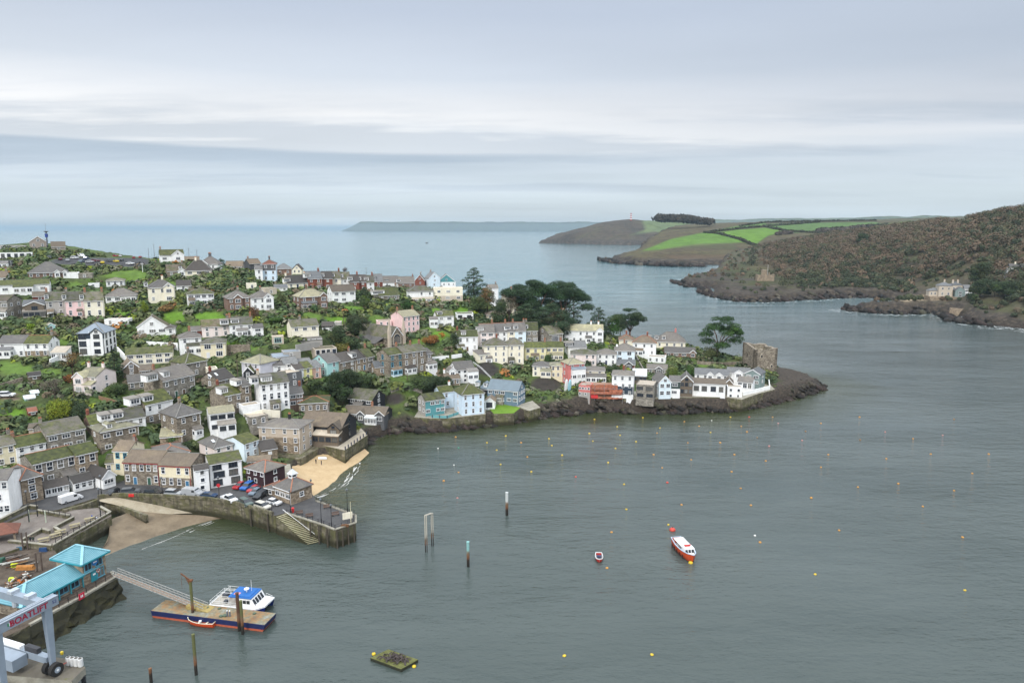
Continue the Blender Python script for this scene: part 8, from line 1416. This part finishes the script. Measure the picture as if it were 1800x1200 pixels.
SPEC = {(806,787):'only green buoy, in the still water off the teal house', (770,788):'white buoy nearest the inn terrace among the coloured ones', (798,817):'larger white buoy below the green one', (804,875):'pink and white buoy between the quay end and the middle pile', (1067,998):'orange buoy just below the small red dinghy', (1175,922):'tiny yellow buoy above the red ferry', (992,1152):'left one of two yellow buoys at the bottom of the picture', (1146,1150):'right one of two yellow buoys at the bottom of the picture', (1696,1037):'yellow buoy alone at the lower right', (1433,1009):'yellow buoy right of the ferry in the lower water', (1327,941):'small white buoy beside an orange one right of the ferry', (1251,739):'white buoy close under the white waterfront row', (1012,838):'red buoy furthest to the left in the middle water', (1173,848):'red buoy above the ferry in the middle water', (1317,733):'red buoy close under the ruined tower'}
for px, py, k in BUOYS:
    lb = SPEC.get((px, py)); s_ = 1.0 if k not in (WW,) else .8; o = link('mooring_buoy', BC[k], None, at(px, py, 0)); kk = s_*random.uniform(.55, .75); o.scale = (kk, kk, kk*random.uniform(.8, 1.1)); o.rotation_euler = (random.uniform(-.25,.25), random.uniform(-.25,.25), 0); tag(o, lb or {Y:'yellow mooring buoy floating among others off the village shore', O_:'orange mooring buoy floating among others on the open harbour', PK:'faded pink mooring buoy on the open harbour to the right', DK:'dark rusty mooring buoy on the open harbour to the right'}[k], 'buoy', 'mooring buoys' if lb else k+' mooring buoys')
o = link('mooring_buoy', BC[RR], None, at(1182, 931.5, 0)); o.scale = (1.5,)*3; tag(o, 'large red mooring buoy just above the red ferry', 'buoy', 'mooring buoys'); o = link('mooring_buoy', BC[Y], None, at(1214, 989, 0)); tag(o, 'yellow buoy tied at the bow of the red ferry', 'buoy', 'mooring buoys')
for px, py, lb in ((657,1149,'yellow float at the left corner of the raft'),(728,1171,'yellow float lying beside the right corner of the raft')): o = link('mooring_buoy', BC[Y], None, at(px, py, .35 if px < 700 else 0)); o.scale = (.7,)*3; tag(o, lb, 'float', 'raft floats')
p = at(750, 427.2, 0); r_ = empty('distant_boat', p, 0, 'tiny dark boat far out on the open sea', 'boat'); b = MB(); b.prism([(-7,-2,-.5),(7,-2,-.5),(9,-2,2.5),(-7,-2,2)], (0,4,0)); b.build('hull', BLACK, r_); b = MB(); b.box(-4,-1.6,2,1,1.6,5); b.build('cabin', WALL['grey'], r_)
# ================================================================ people
def person(p, rz, label, top, legs, pose='stand'):
    r = empty('person', p, rz, label, 'person'); b = bpy.data.meshes.new('body')
    if pose == 'stand': J = [((0,0,.95),.15),((0,0,1.2),.17),((0,0,1.45),.16),((0,0,1.56),.07),((0,0.02,1.68),.105),((.1,0,.9),.11),((.11,.03,.5),.075),((.12,0,.08),.055),((-.1,0,.9),.11),((-.12,-.06,.5),.075),((-.13,.02,.08),.055),((.2,0,1.42),.06),((.27,.02,1.12),.05),((.25,-.08,.88),.04),((-.2,0,1.42),.06),((-.27,.02,1.12),.05),((-.25,-.08,.88),.04),((.12,-.14,.05),.045),((-.13,-.12,.05),.045)]
    else: J = [((0,.1,.55),.16),((0,.06,.8),.17),((0,0,1.02),.16),((0,-.03,1.13),.07),((0,-.06,1.25),.105),((.1,.05,.5),.11),((.12,-.38,.5),.08),((.12,-.42,.08),.055),((-.1,.05,.5),.11),((-.12,-.38,.5),.08),((-.12,-.42,.08),.055),((.2,0,.99),.06),((.26,-.12,.75),.05),((.16,-.36,.72),.04),((-.2,0,.99),.06),((-.26,-.12,.75),.05),((-.16,-.36,.72),.04),((.12,-.55,.05),.045),((-.12,-.55,.05),.045)]
    E_ = [(0,1),(1,2),(2,3),(3,4),(0,5),(5,6),(6,7),(0,8),(8,9),(9,10),(2,11),(11,12),(12,13),(2,14),(14,15),(15,16),(7,17),(10,18)]
    b.from_pydata([j[0] for j in J], E_, []); o = link('body', b, r); md = o.modifiers.new('skin', 'SKIN'); 
    for i, j in enumerate(J): b.skin_vertices[0].data[i].radius = (j[1], j[1]*.8)
    b.skin_vertices[0].data[0].use_root = True; ss = o.modifiers.new('smooth', 'SUBSURF'); ss.levels = ss.render_levels = 1
    t = NT('clothes_'+str(len(MATS))); MATS[t.m.name] = t.m; g = t.node('ShaderNodeTexCoord'); xz = t.node('ShaderNodeSeparateXYZ'); t.l(g.outputs['Object'], xz.inputs[0]); k = 1.0 if pose == 'stand' else .7; hd = 1.56 if pose == 'stand' else 1.13
    t.out(t.ramp(t.math('MULTIPLY', xz.outputs[2], .5), [(0, (.03,.03,.03)), (.06, legs), (k*.46, top), (hd*.5-.01, (.45,.28,.2)), (hd*.5+.07, (.05,.035,.025))]), .8, .2)
    for nd in t.n:
        if nd.type == 'VALTORGB': nd.color_ramp.interpolation = 'CONSTANT'
    b.materials.append(t.m); return r
person(at(555.5,815,1.6), 2.6, 'person in dark clothes standing on the golden beach, left one', (.03,.03,.04), (.02,.02,.03)); person(at(565,817,1.6), 2.2, 'person in a dark coat standing on the golden beach, right one', (.05,.04,.04), (.03,.03,.06))
p = at(567,805.5,2.0); b = MB(); V, n, m = hull(2.6,1.2,.5); b.add([(x_,y_,.5-z_) for x_,y_,z_ in V], [(i*m+k+1,(i+1)*m+k+1,(i+1)*m+k,i*m+k) for i in range(n-1) for k in range(m-1)]); tag(b.build('upturned_dinghy', WHITE, loc=p, smooth=True), 'white upturned dinghy at the back of the golden beach', 'boat')
# ================================================================ walled terrace, boat yard, landing building, boat hoist
TZ = 4.0
PAV2 = ground_mat('pinkish_paving', [(.3,(.12,.10,.085)),(.55,(.175,.15,.13)),(.7,(.23,.205,.18))], .4)
ter, _ = deck('walled_terrace', [(-40,948),(0,922),(52,899),(100,899),(172,892),(194,903),(196,906),(92,963),(48,957),(20,967),(-40,985)], TZ, QW, PAV2, 'walled public terrace with picnic tables at the left', 'terrace', topname='terrace_floor')
wall_run('terrace_wall', [(-10,928),(52,897),(66,899)], 1.5, .5, QW, 'stone wall between the street and the walled terrace', z=TZ, cope=CONC)
wall_run('terrace_wall', [(66,901),(122,911)], .8, .45, QW, 'inner stone wall running across the back of the playground', z=TZ, cope=CONC)
wall_run('terrace_wall', [(130,913),(96,931),(106,937)], .8, .45, QW, 'low inner wall in the middle of the terrace', z=TZ, cope=CONC); wall_run('terrace_wall', [(88,938),(74,934),(40,953)], .8, .45, QW, 'low inner wall beside the waste bins', z=TZ, cope=CONC)
wall_run('terrace_parapet', [(176,893),(194,903),(92,962),(48,957),(16,953)], .55, .5, QW, 'outer parapet of the walled terrace above the sand', z=TZ, cope=CONC)
railing([(186,905),(150,925),(98,955)], TZ+.5, 'dark railing along the outer parapet of the walled terrace', h=1.1, group='railings'); railing([(76,901),(125,909)], TZ+.8, 'dark railing above the playground wall', h=1.0)
p = at(4, 948, TZ); r_ = empty('bus_shelter', p, .5, 'open shelter with a red-brown hipped roof at the left edge', 'shelter'); rb, _q = hip_roof(-3,3,-2.4,2.4,2.4,1.7,.5); rb.build('roof', ROOF['red'], r_)
for x_ in (-2.7,2.7):
    for y_ in (-2.1,2.1): b = MB(); b.box(x_-.2,y_-.2,0,x_+.2,y_+.2,2.5); b.build('pillar', WALL['stone2'], r_)
pt = MB(); pt.box(-.9,-.38,.70,.9,.38,.76); pt = pt.mesh('table_top', plain('bleached_wood', (.30,.26,.16), .85, .2, .3, 2)); pb_ = MB(); pb_.box(-.9,-.14,.42,.9,.14,.47); pb_ = pb_.mesh('seat', MATS['bleached_wood']); pl_ = MB()
pl_.bar((0,-.7,0),(0,-.2,.7),.08); pl_.bar((0,.7,0),(0,.2,.7),.08); pl_.box(-.04,-.75,.38,.04,.75,.44); pl_ = pl_.mesh('leg', MATS['bleached_wood'])
for px, py, rz, lb in ((132,927,.7,'pale picnic table beside the middle inner wall'),(107,938,.7,'small picnic table by the corner of the low inner wall'),(98,944,.8,'picnic table tucked in the middle of the outer parapet'),(77,952,.6,'picnic table alone near the waste bins'),(158,916,.7,'picnic table at the seaward end with people sitting')):
    r_ = empty('picnic_table', at(px,py,TZ), rz, lb, 'picnic table', 'picnic tables on the terrace'); r_.scale = (1.25,)*3; link('table_top', pt, r_)
    for s in (-.62,.62): link('seat', pb_, r_, (0,s,0))
    for s in (-.6,.6): link('leg', pl_, r_, (s,0,0))
for px, py, rz, tc_, lb in ((162,912,2.4,(.05,.10,.32),'person in a blue jacket sitting at the far picnic table'),(170,915,2.2,(.45,.48,.55),'person in a pale top sitting at the far picnic table')): person(at(px,py,TZ), rz, lb, tc_, (.03,.04,.08), 'sit')
person(at(54,954,TZ), 3.0, 'person in black standing by the terrace parapet, left one', (.02,.02,.025), (.015,.015,.02)); person(at(59,954,TZ), 3.3, 'person in dark green standing by the terrace parapet, right one', (.03,.05,.04), (.02,.02,.02))
b = MB(); b.box(-.1,-.1,0,.1,.1,3.2); b.box(-.9,-.05,3.0,.9,.05,3.2)
for px, py, lb in ((52,916,'pale post with a green band in the playground corner'),(81,918,'pale post in front of the inner playground wall')): bb = MB(); bb.tube([(0,0,0),(0,0,3.0)], .14, 8); tag(bb.build('playground_post', plain('pale_green_post', (.42,.46,.36), .6, .3), loc=at(px,py,TZ)), lb, 'post')
# lower yard
yz = 3.4
yard, _ = deck('boat_yard', [(-60,1000),(0,966),(60,962),(95,966),(110,985),(150,1010),(196,1006),(204,1014),(152,1044),(100,1072),(40,1105),(-60,1150)], yz, QW, BROWNYARD, 'dark weedy quay of the boat yard below the terrace', 'quay', topname='yard_floor')
wall_run('yard_coping', [(196,1005),(204,1014),(152,1044),(100,1072),(52,1098)], .25, .7, CONC, None, z=yz, below=.6, parent=yard)
railing([(202,1012),(152,1041),(104,1067)], yz+.25, 'thin railing on the landing quay edge beside the teal building', h=1.1, step=2.2)
WEED = ground_mat('weed_rock', [(.3,(.010,.010,.007)),(.5,(.020,.019,.011)),(.7,(.045,.042,.017))], .5, .85, .8)
# sloping weedy footing of the landing quay
b = MB(); P0 = [at(206,1016,yz), at(100,1074,yz), at(20,1118,yz)]; P1 = [at(220,1052,0), at(150,1092,0), at(60,1150,0)]; o_ = P0[0].copy(); g = random.Random(4); v = []; nn_ = 16
for j in range(7):
    for i in range(nn_+1):
        u = i/nn_*2; k = min(int(u), 1); a_ = P0[k].lerp(P0[k+1], u-k); c_ = P1[k].lerp(P1[k+1], u-k); q = a_.lerp(c_, j/6*1.15); v.append(q-o_+Vector((g.uniform(-.5,.5), g.uniform(-.5,.5), g.uniform(-.25,.25)))*(0 if j == 0 else 1)-Vector((0,0,.1)))
b.add(v, [(j*(nn_+1)+i,(j+1)*(nn_+1)+i,(j+1)*(nn_+1)+i+1,j*(nn_+1)+i+1) for j in range(6) for i in range(nn_)]); q_ = link('weedy_footing', b.mesh('weedy_footing', WEED, False), None, o_); tag(q_, 'dark weedy rock footing under the landing quay', 'rock footing')
# teal-roofed landing building
TEALR = None
t = NT('teal_ribbed_roof'); wv = t.node('ShaderNodeTexWave', Scale=.9, Distortion=0.0); wv.bands_direction = 'X'; t.l(t.coord(False), wv.inputs['Vector']); nz = t.noise(t.coord(False), .5, 4)
TEALR = t.out(t.mix(t.ramp(wv.outputs['Fac'], [(.82,0),(.93,.75)]), t.ramp(nz, [(.3,(.095,.245,.29)),(.7,(.145,.315,.36))]), (.03,.13,.165)), .5, .4); t.bump(wv.outputs['Fac'], .5, .06)
TEALF = plain('teal_trim', (.03,.26,.31), .5, .4); HIPP = plain('pale_teal_cap', (.24,.46,.52), .5, .4)
c0 = at(148,1030,yz); rz = seen_yaw(148,1030,39,-21,yz); Wb = (at(187,1009,yz)-c0).length*1.02; hb = 5.2; lb_ = empty('landing_building', c0, rz, 'stone waterside building with two teal ribbed metal roofs', 'building'); PADS.append(([tuple(at(*q, yz)[:2]) for q in ((82,1015),(147,1032),(190,1010),(125,995))], yz-.3))
Db = 7.2; b = MB(); b.box(0,0,-.02,Wb,Db,hb); b.build('wall', WALL['stone2'], lb_); rb, rp_ = hip_roof(0,Wb,0,Db,hb,1.9,.7); rf = rb.build('upper_roof', TEALR, lb_); b = MB(); 
for e_, rr in (((-.7,-.7),rp_[0]),((Wb+.7,-.7),rp_[1] if Wb >= Db else rp_[0]),((-.7,Db+.7),rp_[0] if Wb >= Db else rp_[1])): b.bar((*e_, hb-.15), (*rr, hb+1.95), .5, .1)
b.bar((*rp_[0], hb+1.95), (*rp_[1], hb+1.95), .4, .12); b.build('hip_cap', HIPP, rf)
b = MB(); b.box(-.75,-.78,hb-.5,Wb+.75,-.66,hb-.15); b.box(-.78,-.66,hb-.5,-.66,Db+.7,hb-.15); b.build('fascia', TEALF, lb_)
for i, (x_, z_) in enumerate(((1.2,3.9),(Wb-1.6,3.9),(Wb-1.4,1.3))): add_window(lb_, x_, 0, z_, 0, 1.4, 1.9, 'w', 'b')
b = MB(); b.box(-.75,-.05,0,.75,.04,2.2); dr = b.build('door', TEALF, lb_, loc=(2.4,-.04,0)); fbox(dr, 'notice', WHITE, -.3,-.08,1.3,.3,-.05,1.7)
b = MB(); b.tube([(0,-.1,0),(0,.0,0)], .72, 20); sg_ = b.build('round_sign', plain('sign_blue', (.02,.16,.42), .5, .4), lb_, loc=(Wb*.52,-.05,4.0)); fbox(sg_, 'sign_mark', WHITE, -.4,-.14,-.12,.4,-.10,.12)
bm_ = MB()
for k in range(12):
    a1, a2 = k/12*6.2832, (k+1)/12*6.2832; bm_.tube([(.34*math.cos(a1),0,.34*math.sin(a1)),(.34*math.cos(a2),0,.34*math.sin(a2))], .1, 6, 0 if k % 3 else 1)
tag(bm_.build('lifebuoy', [plain('lifebuoy_orange', (.62,.20,.12), .6, .3), WHITE], loc=c0+Vector((math.cos(rz)*Wb*.62+math.sin(rz)*.15, math.sin(rz)*Wb*.62-math.cos(rz)*.15, 1.9))), 'orange lifebuoy hung on the landing building wall', 'lifebuoy').rotation_euler.z = rz
# lower wing towards the hoist
Lw, Dw, hw = 12.5, 7.0, 2.7; b = MB(); b.box(-Lw,.25,-.02,-.01,Dw,hw); b.build('wing_wall', WALL['stone'], lb_); rb, rp2 = hip_roof(-Lw,-.15+3.4,.25,Dw,hw,2.0,.6); rf2 = rb.build('lower_roof', TEALR, lb_); b = MB(); b.bar((-Lw-.6,-.35,hw-.1),(*rp2[0],hw+2.05),.55,.1); b.bar((-Lw-.6,Dw+.6,hw-.1),(*rp2[0],hw+2.05),.45,.1); b.bar((*rp2[0],hw+2.05),(*rp2[1],hw+2.05),.4,.12); b.build('hip_cap', HIPP, rf2)
b = MB(); b.box(-Lw-.6,-.42,hw-.45,.0,-.30,hw-.12); b.build('fascia', TEALF, lb_)
for x_ in (-1.8,-4.2,-6.8,-9.2): add_window(lb_, x_, .25, 1.5, 0, 1.7, 1.5, 'w', 'b')
for x_ in (-.3,-3.0,-5.5,-8,-10.5): b = MB(); b.box(x_-.1,-.3,0,x_+.1,-.1,hw-.3); b.build('column', TEALF, lb_)
p = at(144,1052,yz+.2); b = MB(); b.box(-.6,-.05,0,.6,.05,1.2); r_ = tag(b.build('lifesaving_cabinet', plain('cabinet_red', (.55,.02,.05), .5, .4), loc=p), 'red safety cabinet on the landing quay railing', 'cabinet'); r_.rotation_euler.z = rz; fbox(r_, 'panel', WHITE, -.25,-.07,.35,-.05,-.052,.85); fbox(r_, 'panel', WHITE, .05,-.07,.35,.25,-.052,.85)
# timber, scaffold boards and clutter in the yard
g = random.Random(17); TIM = [plain('timber_'+k, c, .85, .2, .35, 2) for k, c in dict(red=(.16,.075,.04), ochre=(.26,.16,.07), dark=(.05,.04,.032), white=(.55,.53,.48), grey=(.22,.20,.18)).items()]
k_ = 0
for px, py, n_, rz0, lb in ((18,985,14,.75,'stack of white tubes and long dark timbers by the terrace foot'),(40,993,9,.72,'stack of long brown timbers below the terrace wall'),(45,1017,26,.3,'heap of broken yellow-brown boards in the yard'),(22,1027,20,.5,'heap of dark scrap with orange and lime scraps near the hoist')):
    r_ = empty('timber_stack', at(px,py,yz), rz0, lb, 'timber stack', 'timber in the yard')
    for i in range(n_):
        b = MB(); ln = g.uniform(2.0,5.5) if n_ < 15 else g.uniform(.8,2.6); a_ = g.gauss(0,.04) if n_ < 15 else g.uniform(-1.4,1.4); x_, y_, z_ = g.uniform(-.8,.8), (i-n_/2)*(.3 if n_ < 15 else .16), g.uniform(.1,.7 if n_ < 15 else 1.0); d_ = Vector((math.cos(a_),math.sin(a_),g.gauss(0,.05)))*ln/2; b.bar(Vector((x_,y_,z_))-d_, Vector((x_,y_,z_))+d_, g.uniform(.14,.3), g.uniform(.1,.2)); b.build('timber', TIM[(3 if i < 3 and n_ < 15 and px < 30 else g.randrange(5) if n_ > 15 else g.choice((0,1,2,4)))], r_)
for px, py, c, lb, sz in ((45,1000,(.40,.17,.04),'rusty orange metal skip edge in the yard',(1.9,.5,.9)),(26,995,(.55,.62,.02),'lime yellow tarpaulin bundle on the yard wall',(.7,.5,.5)),(36,1024,(.6,.16,.03),'bright orange bundle beside the teal roof',(.6,.5,.5)),(22,1019,(.5,.62,.05),'lime green rope bundle in the middle of the yard',(.6,.5,.35)),(3,990,(.03,.09,.06),'dark green bin at the left edge of the yard',(.6,.6,1.4)),(76,969,(.02,.06,.16),'blue board leaning on the terrace foot wall',(.9,.15,1.0)),(35,966,(.05,.12,.18),'faded blue board on the terrace foot wall',(.8,.15,.8))):
    b = MB(); s = sz; b.add([(-s[0],-s[1],0),(s[0],-s[1],0),(s[0],s[1],0),(-s[0],s[1],0),(-s[0]*.85,-s[1]*.8,s[2]),(s[0]*.8,-s[1]*.85,s[2]*.9),(s[0]*.85,s[1]*.8,s[2]),(-s[0]*.8,s[1]*.85,s[2]*.85)], [(3,2,1,0),(4,5,6,7),(0,1,5,4),(1,2,6,5),(2,3,7,6),(3,0,4,7)]); b.tube([(-s[0]*.9,0,s[2]*.5),(s[0]*.9,0,s[2]*.5)], max(s[1]*1.02,.1), 6); tag(b.build('yard_clutter', plain('clutter_'+str(px), c, .75, .3, .3), loc=at(px,py,yz)), lb, 'clutter', 'clutter in the yard')
for px, py, lb in ((45,966,'pair of blue-grey posts on the terrace corner'),(70,1003,'pair of dark steel posts beside the teal building')):
    r_ = empty('steel_posts', at(px,py,yz), .4, lb, 'posts')
    for s in (-.45,.45): b = MB(); b.tube([(s,0,-.5),(s,0,4.2)], .17, 8); b.build('post', plain('steel_brown', (.10,.075,.06), .7, .3), r_)
# boat hoist on its pier
HOI = plain('hoist_grey', (.26,.305,.355), .45, .4, .12, .7); hz = 3.2
b = MB(); Q_ = [at(-60,1150,hz), at(60,1150,hz), at(128,1158,hz), at(150,1172,hz), at(126,1196,hz), at(-60,1180,hz)]; o_ = Q_[2].copy(); pier = empty('hoist_pier', o_, 0, 'concrete pier on piles carrying the boat hoist', 'pier'); b.prism([q-o_-Vector((0,0,1.3)) for q in Q_][::-1], (0,0,1.3)); b.build('deck_slab', CONC, pier); b = MB(); b.add([q-o_+Vector((0,0,.006)) for q in Q_], [tuple(range(6))[::-1]]); b.build('deck_surface', ground_mat('pier_surface', [(.3,(.10,.088,.075)),(.55,(.15,.13,.11)),(.7,(.12,.12,.045))], .5), pier)
pm = MB(); pm.tube([(0,0,-7),(0,0,-1.2)], .35, 8); pm = pm.mesh('pile', BLACK)
for px, py in ((20,1183),(45,1187),(75,1192),(105,1194),(125,1190),(145,1176)): link('pile', pm, pier, at(px,py,hz)-o_)
tm_ = MB(); 
for k in range(10): a1, a2 = k/10*6.2832, (k+1)/10*6.2832; tm_.tube([(.34*math.cos(a1),0,.34*math.sin(a1)),(.34*math.cos(a2),0,.34*math.sin(a2))], .13, 6)
tm_ = tm_.mesh('tyre_fender', BLACK)
for px, py, lb in ((60,1189,'tyre fender hung on the pier face, left one'),(88,1193,'tyre fender hung on the pier face, right one')): tag(link('tyre_fender', tm_, None, at(px,py,hz-.6)-Vector((0,.35,0))), lb, 'tyre', 'tyre fenders')
# two legs under a long lettered beam, a second beam and a low engine beam running off to the left
La, Lb = at(10,1236,hz), at(95,1184,hz); beam = Lb-La; by = math.atan2(beam.y, beam.x); bl = beam.length; hoist = empty('boat_hoist', La, by, 'pale grey wheeled boat hoist with red lettering on its beam', 'boat hoist'); HH = 11.6
sA = scale_at(La); 
def leg(x, name, top, w0, w1): b = MB(); b.add([(x-w0,-w0*.8,1.2),(x+w0,-w0*.8,1.2),(x+w0,w0*.8,1.2),(x-w0,w0*.8,1.2),(x-w1,-w1*.7,top),(x+w1,-w1*.7,top),(x+w1,w1*.7,top),(x-w1,w1*.7,top)], [(3,2,1,0),(4,5,6,7),(0,1,5,4),(1,2,6,5),(2,3,7,6),(3,0,4,7)]); return b.build('leg', HOI, hoist)
leg(0, 'leg', HH, .42, .58); leg(bl, 'leg', HH, .36, .64)
b = MB(); b.box(-1.2,-.55,HH,bl+1.7,.55,HH+1.5); gm = b.build('main_beam', HOI, hoist); b = MB(); b.box(-1.2,-.62,HH+1.5,bl+1.7,-.5,HH+1.62); b.box(-1.2,.5,HH+1.5,bl+1.7,.62,HH+1.62); b.tube([(-.8,0,HH+1.65),(bl,0,HH+1.65)], .09, 6); b.build('beam_flange', plain('hoist_pale', (.42,.46,.50), .4, .4), gm)
text_part('BOATLIFT', 1.35, plain('sign_crimson', (.33,.012,.04), .5, .3), gm, (bl*.60,-.57,HH+.72), 0, .015, True)
text_part('52', .75, plain('sign_indigo', (.05,.06,.2), .5, .3), gm, (bl+1.0,-.57,HH+.75), 0, .015)
for i, c in enumerate(((.02,.22,.08),(.7,.7,.7),(.45,.02,.03))): fbox(gm, 'tricolour', plain('flag_'+str(i), c, .5, .3), 1.3+i*.22,-.575,HH+.55,1.52+i*.22,-.551,HH+1.0)
b = MB(); b.tube([(-.15,-.6,HH+.7),(-.15,-.55,HH+.7)], .32, 14); b.build('emblem', plain('emblem_red', (.4,.03,.04), .5, .3), gm)
def lside(z0, z1, x, y0, y1, w, nm, m=HOI): b = MB(); b.box(x-w,y0,z0,x+w,y1,z1); return b.build(nm, m, hoist)
cb_ = lside(HH-.1, HH+1.2, bl, .9, 22, .55, 'cross_beam'); b = MB()
for y_ in (3,7,12): b.box(bl-.7,y_,HH+1.2,bl+.7,y_+1.1,HH+1.75); b.tube([(bl,y_+.5,HH-1.2),(bl,y_+.5,HH-.1)], .45, 10)
b.build('winch', plain('hoist_pale', (.5,.5,.5)), cb_)
lside(1.9, 3.0, bl, .7, 22, .5, 'lower_beam'); eb = lside(1.0, 2.95, bl-1.9, 5, 14, 1.2, 'engine_box'); b = MB(); b.box(bl-.35,3.0,3.0,bl+.4,6.0,3.9); b.build('battery_box', plain('battery_dark', (.05,.05,.055), .6, .3), hoist); b = MB(); b.box(bl-.5,7,3.0,bl+.4,15,3.5); b.build('cable_cover', WHITE, hoist)
for x_, y_ in ((bl-.1,-.75),(bl-.1,.75)):
    b = MB(); b.tube([(x_,y_-.4,1.1),(x_,y_+.4,1.1)], 1.1, 22); wh_ = b.build('wheel', plain('tyre_rubber', (.03,.028,.026), .85, .2), hoist); b = MB(); b.tube([(x_,y_-.44,1.1),(x_,y_+.44,1.1)], .5, 14); b.build('rim', HOI, wh_); b = MB(); b.tube([(x_,y_-.47,1.1),(x_,y_+.47,1.1)], .2, 10); b.build('hub', WHITE, wh_)
b = MB(); b.bar((bl+.6,-.9,1.4),(bl+2.6,.2,.5),.1); b.build('tow_bar', RDH, hoist)
for i, px in enumerate((121,128,135,142)):
    b = MB(); b.lathe([(.35,0),(.42,.1),(.42,1.3),(.36,1.45)], 12, 0); b.lathe([(.30,1.452),(.28,1.47)], 12, 1); tag(b.build('white_sack', [plain('sack_white', (.62,.62,.60), .7, .2, .2), DKI], loc=at(px,1168+i*.8,hz)), 'white bulk sack in the row of four on the pier end', 'sack', 'white sacks on the pier')
p = at(110, 1158, hz); b = MB(); b.lathe([(.2,0),(.25,.1),(.25,.5),(.1,.6)], 10); tag(b.build('yellow_float', PAINT['yellow'], loc=p+Vector((0,0,.9))), 'small yellow float hung beside the hoist wheel', 'float')
village_ground()
